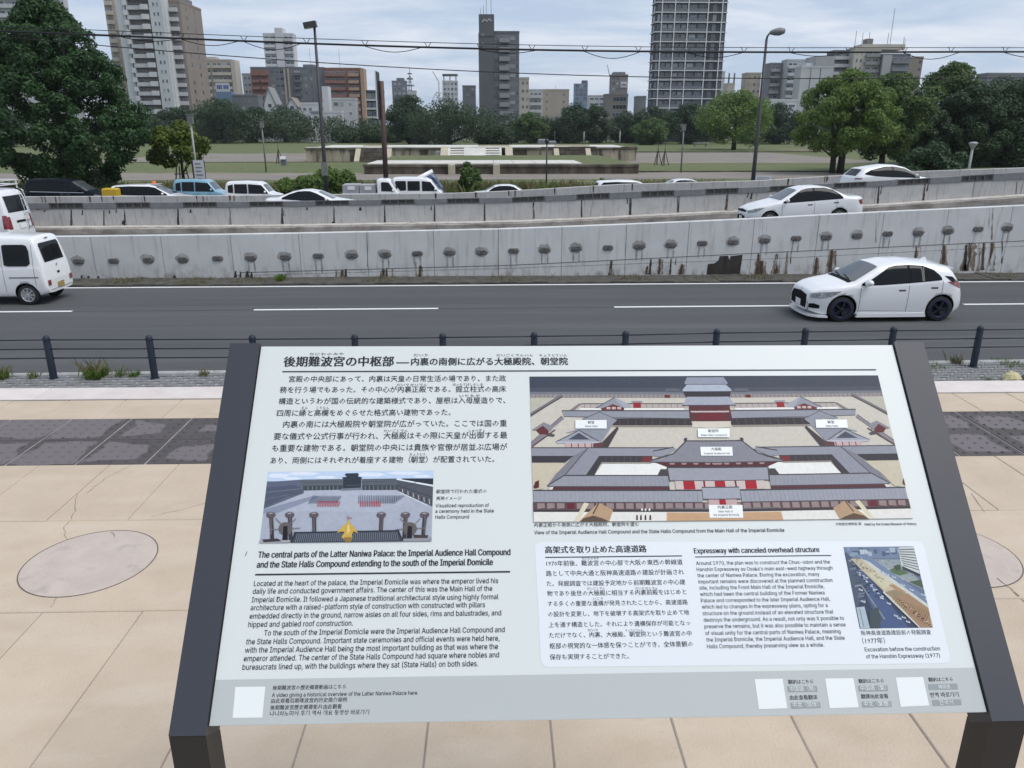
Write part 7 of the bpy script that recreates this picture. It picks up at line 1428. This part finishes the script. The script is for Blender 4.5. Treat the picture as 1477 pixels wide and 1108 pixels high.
A_([(872, 640), (960, 628), (1040, 590), (1125, 500), (None, 500), (None, 650), (880, 648)], (138, 138, 148), True); A_([(895, 570), (960, 566), (1035, 540), (1060, 560), (960, 612), (905, 608)], GR, True); p.line((895, 572), (1040, 545), 8, (76, 74, 82), True)
p.line((1128, 502), (1040, 590), 9, (72, 70, 80), True); p.line((1040, 590), (875, 640), 9, (72, 70, 80), True); p.line((1125, 500), (None, 500), 9, (72, 70, 80), True); A_([(1114, 484), (1130, 476), (1138, 484), (1132, 504), (1118, 502)], (60, 60, 72), True); p.line((880, 650), (None, 652), 6, (84, 80, 88), True)
for k in range(10): p.line((1120 + k * 26, 510), (1080 + k * 29, 645), 2, (128, 128, 138), True)
A_([(1048, 780), (None, 780), (None, 845), (1058, 845)], (206, 190, 186), True); A_([(1106, 782), (1186, 782), (1196, 844), (1114, 844)], (166, 28, 46), True); A_([(1330, 782), (None, 782), (None, 844), (1336, 844)], (166, 28, 46), True); p.line((1255, 782), (1262, 844), 12, (120, 34, 44), True)
A_([(995, 690), (None, 690), (None, 782), (1015, 782)], (156, 158, 168), True); p.line((992, 690), (None, 690), 7, (70, 68, 76), True); p.line((995, 690), (1012, 790), 9, (74, 70, 78), True); p.line((1012, 782), (None, 782), 5, (84, 80, 88), True)
A_([(40, 937), (None, 937), (None, 1005), (45, 1005)], (92, 72, 76), True)
for k in range(18): A_([(72 + k * 70, 942), (124 + k * 70, 942), (128 + k * 70, 982 - (k < 3) * 6), (74 + k * 70, 982)], (150, 132, 130) if k != 3 else (104, 34, 48), True)
A_([(50, 990), (1300, 990), (1300, 1003), (50, 1003)], (60, 56, 60), True)
A_([(45, 852), (1240, 852), (1246, 936), (48, 936)], (158, 160, 170), True); p.line((45, 852), (1240, 852), 9, (70, 68, 76), True); p.line((46, 936), (1246, 936), 5, (84, 80, 88), True)
for k in range(38): p.line((62 + k * 31, 860), (64 + k * 31, 932), 2.5, (145, 147, 157), True)
A_([(1285, 912), (None, 912), (None, 960), (1290, 960)], (196, 170, 168), True); A_([(1362, 915), (None, 915), (None, 958), (1366, 958)], (160, 28, 46), True); A_([(1240, 830), (None, 830), (None, 914), (1250, 914)], (164, 167, 178), True); p.line((1240, 830), (None, 830), 7, (70, 68, 76), True); p.line((1248, 914), (None, 914), 6, (74, 70, 78), True)
A_([(45, 1005), (None, 1005), (None, 1075), (48, 1075)], (232, 229, 222), True); A_([(990, 1008), (None, 1008), (None, 1075), (990, 1075)], (206, 168, 132), True); p.line((1000, 980), (None, 985), 8, (110, 110, 116), True)
for k in range(6): p.line((1000, 1018 + k * 9), (None, 1018 + k * 9), 2, (180, 142, 108), True)
A_([(330, 1075), (405, 938), (440, 945), (372, 1062)], (222, 214, 186), True); A_([(366, 1075), (455, 988), (510, 938), (610, 992), (585, 1075)], (190, 160, 128), True); p.line((512, 936), (468, 1020), 9, (86, 78, 74), True)
for k in range(9): p.line((520 + k * 10, 945 + k * 5), (480 + k * 12, 1030 + k * 4), 2, (160, 132, 104), True)
A_([(375, 1075), (400, 1050), (470, 1030), (540, 1052), (585, 1075)], (96, 78, 66), True)
for k, x in enumerate((780, 808, 840, 874)): A_([(x - 7, 1062), (x - 5, 1028), (x + 5, 1025), (x + 7, 1062)], (70, 40, 50))
for x in (815, 840, 868): A_([(x - 8, 990), (x + 2, 975), (x + 9, 990), (x, 1000)], (225, 225, 225))
A_([(45, 830), (60, 790), (85, 780), (85, 830), (60, 838)], (88, 38, 44)); A_([(2665, 800), (2680, 762), (2700, 770), (2712, 830), (2690, 820)], (88, 50, 50))
p.build()
for q, ls in [([(343, 353), (565, 353), (565, 413), (343, 413)], [(432, 380, 478, '朝堂'), (412, 404, 500, 'State Halls')]), ([(1210, 413), (1437, 413), (1437, 475), (1213, 475)], [(1285, 441, 1360, '朝堂院'), (1234, 467, 1418, 'State Halls Compound')]), ([(1228, 543), (1455, 543), (1459, 606), (1234, 606)], [(1306, 570, 1380, '大極殿'), (1254, 597, 1440, 'Imperial Audience Hall')]),
              ([(1288, 955), (1527, 955), (1533, 1046), (1295, 1046)], [(1354, 983, 1458, '内裏正殿'), (1360, 1009, 1460, 'Main Hall of'), (1322, 1034, 1505, 'the Imperial Domicile')]), ([(2045, 350), (2268, 350), (2274, 408), (2050, 408)], [(2132, 378, 2180, '朝堂'), (2120, 402, 2206, 'State Halls')])]:
    quad_panel('picture_label', [ZP(*c) for c in q], p.top + .0001, M['label_white'], panel)
    for a in ls: TX('picture_label_text', *a, bold=.0, unit=ZP, off=p.top + .0003)
# ceremony picture
c = Pic('printed_picture', ZC_, [(231, 50), (1403, 48), (1392, 545), (170, 560)]); c.base = (172, 178, 192); A_ = c.poly
A_([(200, 40), (1410, 40), (1410, 118), (200, 122)], (196, 214, 238))
for x, y, w, h in [(300, 80, 90, 14), (480, 66, 120, 12), (640, 92, 80, 10), (960, 72, 110, 14), (1200, 62, 130, 12), (1320, 84, 70, 9), (400, 100, 70, 8)]: A_([(x - w, y), (x - w / 2, y - h), (x + w / 2, y - h), (x + w, y), (x + w / 2, y + h), (x - w / 2, y + h)], (226, 234, 245))
A_([(480, 180), (1160, 178), (1240, 260), (1000, 340), (300, 330), (380, 240)], (178, 184, 198)); A_([(200, 320), (560, 220), (600, 230), (300, 345), (190, 350)], (140, 148, 168))
A_([(180, 122), (300, 120), (480, 108), (484, 205), (380, 245), (180, 318)], (98, 104, 124)); A_([(180, 165), (420, 145), (470, 170), (478, 205), (360, 230), (180, 310)], (84, 92, 110)); p2 = [(180, 190), (480, 168)]
c.line((200, 200), (475, 172), 4, (120, 126, 142)); c.line((195, 250), (380, 214), 3, (112, 118, 134))
A_([(470, 108), (765, 104), (765, 180), (470, 187)], (96, 104, 112)); A_([(895, 104), (1145, 100), (1165, 182), (895, 184)], (92, 100, 108)); A_([(480, 152), (760, 148), (760, 180), (478, 187)], (70, 78, 84)); A_([(900, 148), (1150, 148), (1163, 180), (900, 183)], (70, 78, 84)); c.line((480, 130), (760, 124), 4, (74, 80, 90)); c.line((895, 124), (1150, 118), 4, (74, 80, 90))
for k in range(17): c.line((500 + k * 15, 156), (500 + k * 15, 184), 3, (140, 144, 150) if k % 2 else (50, 56, 60)); c.line((905 + k * 15, 154), (906 + k * 15, 182), 3, (140, 144, 150) if k % 2 else (50, 56, 60))
A_([(755, 92), (790, 88), (775, 76), (782, 64), (868, 62), (876, 74), (868, 86), (897, 92), (893, 108), (890, 168), (762, 174), (764, 108)], (52, 60, 72)); c.line((785, 150), (880, 148), 4, (90, 96, 104)); A_([(750, 172), (900, 166), (905, 182), (745, 188)], (120, 128, 142))
A_([(1145, 104), (1410, 155), (1410, 300), (1150, 188)], (84, 88, 98)); A_([(1180, 100), (1410, 100), (1410, 148), (1180, 108)], (48, 52, 64)); A_([(1142, 101), (1410, 146), (1410, 158), (1142, 110)], (230, 236, 244)); c.line((1150, 150), (1400, 235), 5, (56, 60, 70)); c.line((1205, 160), (1300, 118), 3, (60, 64, 72))
for k in range(13): c.line((1165 + k * 19, 170 + k * 7), (1168 + k * 19, 194 + k * 8), 4, (200, 198, 196) if k % 2 else (44, 46, 54)); 
c.line((1160, 196), (1360, 292), 6, (222, 226, 234))
for r_ in range(6):
    for k in range(18): c.line((552 - r_ * 6 + k * 11.5, 222 + r_ * 9), (549 - r_ * 6 + k * 11.5, 235 + r_ * 9), 4, (96, 104, 126)); 
    for k in range(26 - r_): c.line((875 + k * 12.5, 220 + r_ * 9), (876 + k * 12.8, 233 + r_ * 9), 4, (96, 104, 126))
for r_ in range(3):
    for k in range(14): c.line((592 - r_ * 4 + k * 11.5, 262 + r_ * 12), (588 - r_ * 4 + k * 11.5, 277 + r_ * 12), 4.5, (176, 62, 70))
    for k in range(12): c.line((886 + k * 12.5, 262 + r_ * 12), (887 + k * 12.8, 277 + r_ * 12), 4.5, (176, 62, 70))
for x in (252, 385, 557, 1035, 1206, 1342):
    A_([(x - 12, 375), (x + 16, 375), (x + 12 - (x - 790) * .02, 538), (x - 14 - (x - 790) * .02, 538)], (58, 54, 60)); c.line((x - 2, 375), (x - 4, 500), 5, (110, 104, 108)); c.line((x + 8, 375), (x + 4, 500), 3, (130, 124, 124))
    A_([(x - 34, 362), (x - 28, 346), (x, 338), (x + 28, 346), (x + 34, 362), (x + 22, 378), (x - 22, 378)], (96, 88, 94)); A_([(x - 22, 352), (x, 342), (x + 18, 350), (x, 356)], (160, 152, 154))
for x in (356, 1238):
    pts = [(x + 50 * math.cos(a), 458 + 46 * math.sin(a)) for a in np.linspace(0, 6.283, 15)[:-1]]; A_(pts, (104, 98, 96)); A_([(x - 16, 440), (x + 14, 440), (x + 16, 555), (x - 24, 555)], (34, 34, 42))
    for a in (0.05, .8, 2.3, 3.2): c.line((x + 48 * math.cos(a), 458 - 46 * math.sin(a)), (x + 105 * math.cos(a), 458 - 100 * math.sin(a)), 5, (128, 124, 126))
A_([(170, 540), (400, 540), (380, 565), (165, 565)], (170, 168, 172)); A_([(1190, 530), (1395, 520), (1395, 550), (1190, 550)], (150, 150, 158)); A_([(190, 535), (300, 528), (330, 548), (200, 555)], (60, 58, 62)); A_([(1260, 500), (1370, 505), (1360, 525), (1270, 525)], (70, 64, 64))
A_([(418, 484), (1160, 470), (1185, 548), (395, 558)], (66, 72, 84)); c.line((415, 486), (1162, 472), 8, (48, 52, 62))
for k in range(52): c.line((440 + k * 13.8, 494 - k * .2), (425 + k * 14.3, 552 - k * .2), 3, (134, 142, 154))
c.line((425, 490), (392, 556), 11, (52, 56, 66)); c.line((1155, 475), (1186, 548), 11, (52, 56, 66))
A_([(718, 490), (760, 440), (792, 420), (798, 398), (806, 398), (812, 420), (836, 440), (872, 492), (838, 476), (826, 500), (830, 526), (800, 520), (770, 530), (752, 520), (775, 482), (750, 478)], (206, 172, 84)); A_([(770, 520), (826, 518), (820, 552), (778, 552)], (150, 118, 60)); A_([(792, 440), (806, 430), (812, 470), (796, 500)], (232, 206, 130)); c.line((798, 398), (798, 362), 4, (190, 90, 80)); c.line((798, 380), (828, 382), 5, (190, 90, 90))
c.build()
# excavation picture
x_ = Pic('printed_picture', ZX, [(118, 72), (926, 66), (1158, 993), (326, 1002)]); x_.base = (104, 118, 138); A_ = x_.poly; rr_ = random.Random(4)
A_([(100, 60), (940, 60), (950, 200), (130, 200)], (118, 134, 158))
for k in range(26): a = rr_.uniform(120, 900); b_ = rr_.uniform(70, 190); w = rr_.uniform(20, 90); h = rr_.uniform(10, 60); g_ = rr_.choice([(84, 100, 126), (140, 156, 178), (168, 180, 196), (100, 116, 140), (186, 196, 206)]); A_([(a, b_), (a + w, b_), (a + w + h * .2, b_ + h), (a + h * .2, b_ + h)], g_)
A_([(330, 215), (780, 215), (1010, 470), (1060, 560), (560, 330)], (150, 160, 164))
for k in range(70): a = rr_.uniform(380, 1000); b_ = rr_.uniform(225, 470); A_([(a, b_), (a + 16, b_ - 2), (a + 18, b_ + 6), (a + 2, b_ + 8)], rr_.choice([(200, 208, 210), (90, 98, 108), (120, 128, 130), (172, 180, 180)]))
A_([(640, 350), (700, 310), (800, 330), (880, 372), (770, 398)], (92, 114, 84)); A_([(700, 290), (770, 270), (790, 320), (730, 350)], (70, 88, 70)); A_([(880, 470), (1020, 445), (1040, 545)], (78, 96, 76))
A_([(755, 80), (930, 68), (1000, 385), (790, 285)], (206, 211, 206))
for k in range(8): A_([(758 + k * 7, 98 + k * 25), (935 + k * 8, 92 + k * 34), (938 + k * 8, 103 + k * 34), (761 + k * 7, 110 + k * 25)], (92, 100, 112))
A_([(800, 290), (1000, 380), (1005, 410), (805, 330)], (60, 66, 76))
A_([(140, 140), (240, 200), (430, 400), (1010, 1005), (420, 1005), (330, 1005), (120, 150)], (62, 72, 96)); A_([(250, 330), (340, 330), (880, 1000), (560, 1000)], (78, 94, 132))
A_([(150, 150), (230, 190), (340, 480), (300, 760), (265, 765)], (82, 94, 112))
for k in range(26): a = rr_.uniform(0, 1); b_ = rr_.uniform(0, 1); X_ = 165 + a * 100 + b_ * 130; Y_ = 190 + b_ * 520; A_([(X_, Y_), (X_ + 70, Y_ - 12), (X_ + 76, Y_ + 8), (X_ + 6, Y_ + 20)], rr_.choice([(112, 124, 142), (60, 68, 84), (140, 148, 160), (74, 84, 100)]))
A_([(210, 205), (330, 210), (1110, 730), (1150, 1000), (1010, 1000), (600, 590), (330, 330)], (194, 184, 156)); A_([(330, 190), (440, 190), (1085, 640), (1100, 760), (560, 380)], (120, 136, 164)); A_([(330, 205), (420, 240), (1110, 725), (1115, 770), (500, 350)], (200, 206, 200))
A_([(680, 650), (860, 600), (1120, 770), (1140, 1000), (1010, 1000)], (164, 134, 106)); A_([(640, 500), (700, 500), (850, 590), (780, 610)], (176, 140, 110)); A_([(600, 590), (700, 560), (860, 610), (700, 660)], (150, 136, 110)); A_([(400, 370), (520, 360), (680, 480), (600, 560)], (206, 200, 170))
for k in range(60): a = rr_.uniform(0, 1); b_ = rr_.uniform(0, 1); X_ = 700 + a * 380 + b_ * 60; Y_ = 650 + a * 290 + b_ * 60 - (1 - b_) * 20; s_z = rr_.uniform(8, 30); A_([(X_, Y_), (X_ + s_z, Y_ - 8), (X_ + s_z + 3, Y_ + 2), (X_ + 4, Y_ + 9)], rr_.choice([(96, 78, 62), (190, 164, 136), (128, 104, 82), (210, 190, 160), (60, 54, 50)]))
for k in range(16): x_.line((720 + k * 26, 640 + k * 12), (690 + k * 24, 690 + k * 18), 3, (128, 102, 80))
x_.line((580, 585), (1000, 1000), 12, (206, 208, 200)); x_.line((566, 590), (980, 1000), 8, (40, 48, 54)); x_.line((330, 505), (600, 900), 8, (140, 150, 160)); x_.line((420, 640), (560, 940), 6, (120, 130, 140))
for k in range(46): a = rr_.random(); b_ = rr_.gauss(0, 26); X_ = 270 + a * 300 + b_; Y_ = 330 + a * 330 + b_ * .3; A_([(X_, Y_), (X_ + 26, Y_ + 8), (X_ + 28, Y_ + 20), (X_, Y_ + 14)], rr_.choice([(190, 200, 210), (60, 72, 96), (150, 162, 180), (210, 218, 224), (40, 48, 64), (84, 96, 120)]))
for X_, Y_ in ((700, 840), (740, 870), (790, 860), (840, 910), (540, 640), (620, 700), (780, 490), (880, 545), (1010, 600), (1060, 655), (680, 400), (600, 370), (540, 340), (330, 680), (300, 545)): A_([(X_, Y_), (X_ + 44, Y_ + 14), (X_ + 50, Y_ + 34), (X_ + 4, Y_ + 20)], (206, 216, 224)); A_([(X_ + 10, Y_ + 5), (X_ + 34, Y_ + 13), (X_ + 36, Y_ + 20), (X_ + 12, Y_ + 14)], (90, 104, 124))
A_([(420, 800), (520, 760), (560, 900), (540, 1000), (430, 1000)], (70, 82, 88)); A_([(272, 765), (366, 752), (430, 1005), (322, 1005)], (176, 190, 200)); x_.line((310, 775), (360, 990), 5, (120, 132, 142)); A_([(300, 260), (350, 250), (900, 640), (800, 700), (760, 640)], (186, 182, 160)) if False else None
for k in range(40): a = rr_.random(); X_ = 250 + a * 330 + rr_.gauss(0, 18); Y_ = 215 + a * 250 + rr_.gauss(0, 10); A_([(X_, Y_), (X_ + 14, Y_ + 2), (X_ + 15, Y_ + 8), (X_, Y_ + 6)], rr_.choice([(70, 78, 90), (220, 222, 218), (150, 140, 120)]))
x_.build()
for (name, ink), mb in BLK.items():
    o = mb.build(name, M[ink], panel); o['kind'] = 'stuff'
bpy.data.objects.remove(_to); bpy.data.curves.remove(_tc)
rule_ = quad_panel('scratch', [(353, 803), (355, 801), (357.2, 795), (356, 796)], .0008, M['ink_grey'], panel)

# groups for repeated things
for stem, gname in {'overhead_cable': 'overhead cables across the street', 'bollard_post': 'pale posts along the far lawn', 'park_lamp': 'lamps in the park', 'street_lamp': 'tall lamps along the expressway', 'weed_clump': 'weed clumps by the roadside', 'bush': 'bushes along the back road',
                    'broadleaf_tree': 'large park trees', 'apartment_building': 'apartment buildings on the skyline', 'apartment_tower': 'apartment towers on the skyline', 'office_building': 'office buildings on the skyline', 'house': 'low white houses behind the park', 'sedan_car': 'cars on the roads', 'kei_truck': 'small trucks on the back road', 'minivan': 'minivans on the back road',
                    'station_wagon': 'wagons on the back road', 'delivery_van': 'small white vans', 'compact_car': 'small cars on the back road', 'tripod_stakes': 'tree stakes on the gravel', 'stone_monument': 'stones below the far trees', 'rock': 'stones on the pavers', 'office_tower': 'office towers on the skyline', 'info_board': 'small notice boards in the park'}.items():
    for o in bpy.data.objects:
        if o.parent is None and o.name.split('.')[0] == stem and 'group' not in o: o['group'] = gname
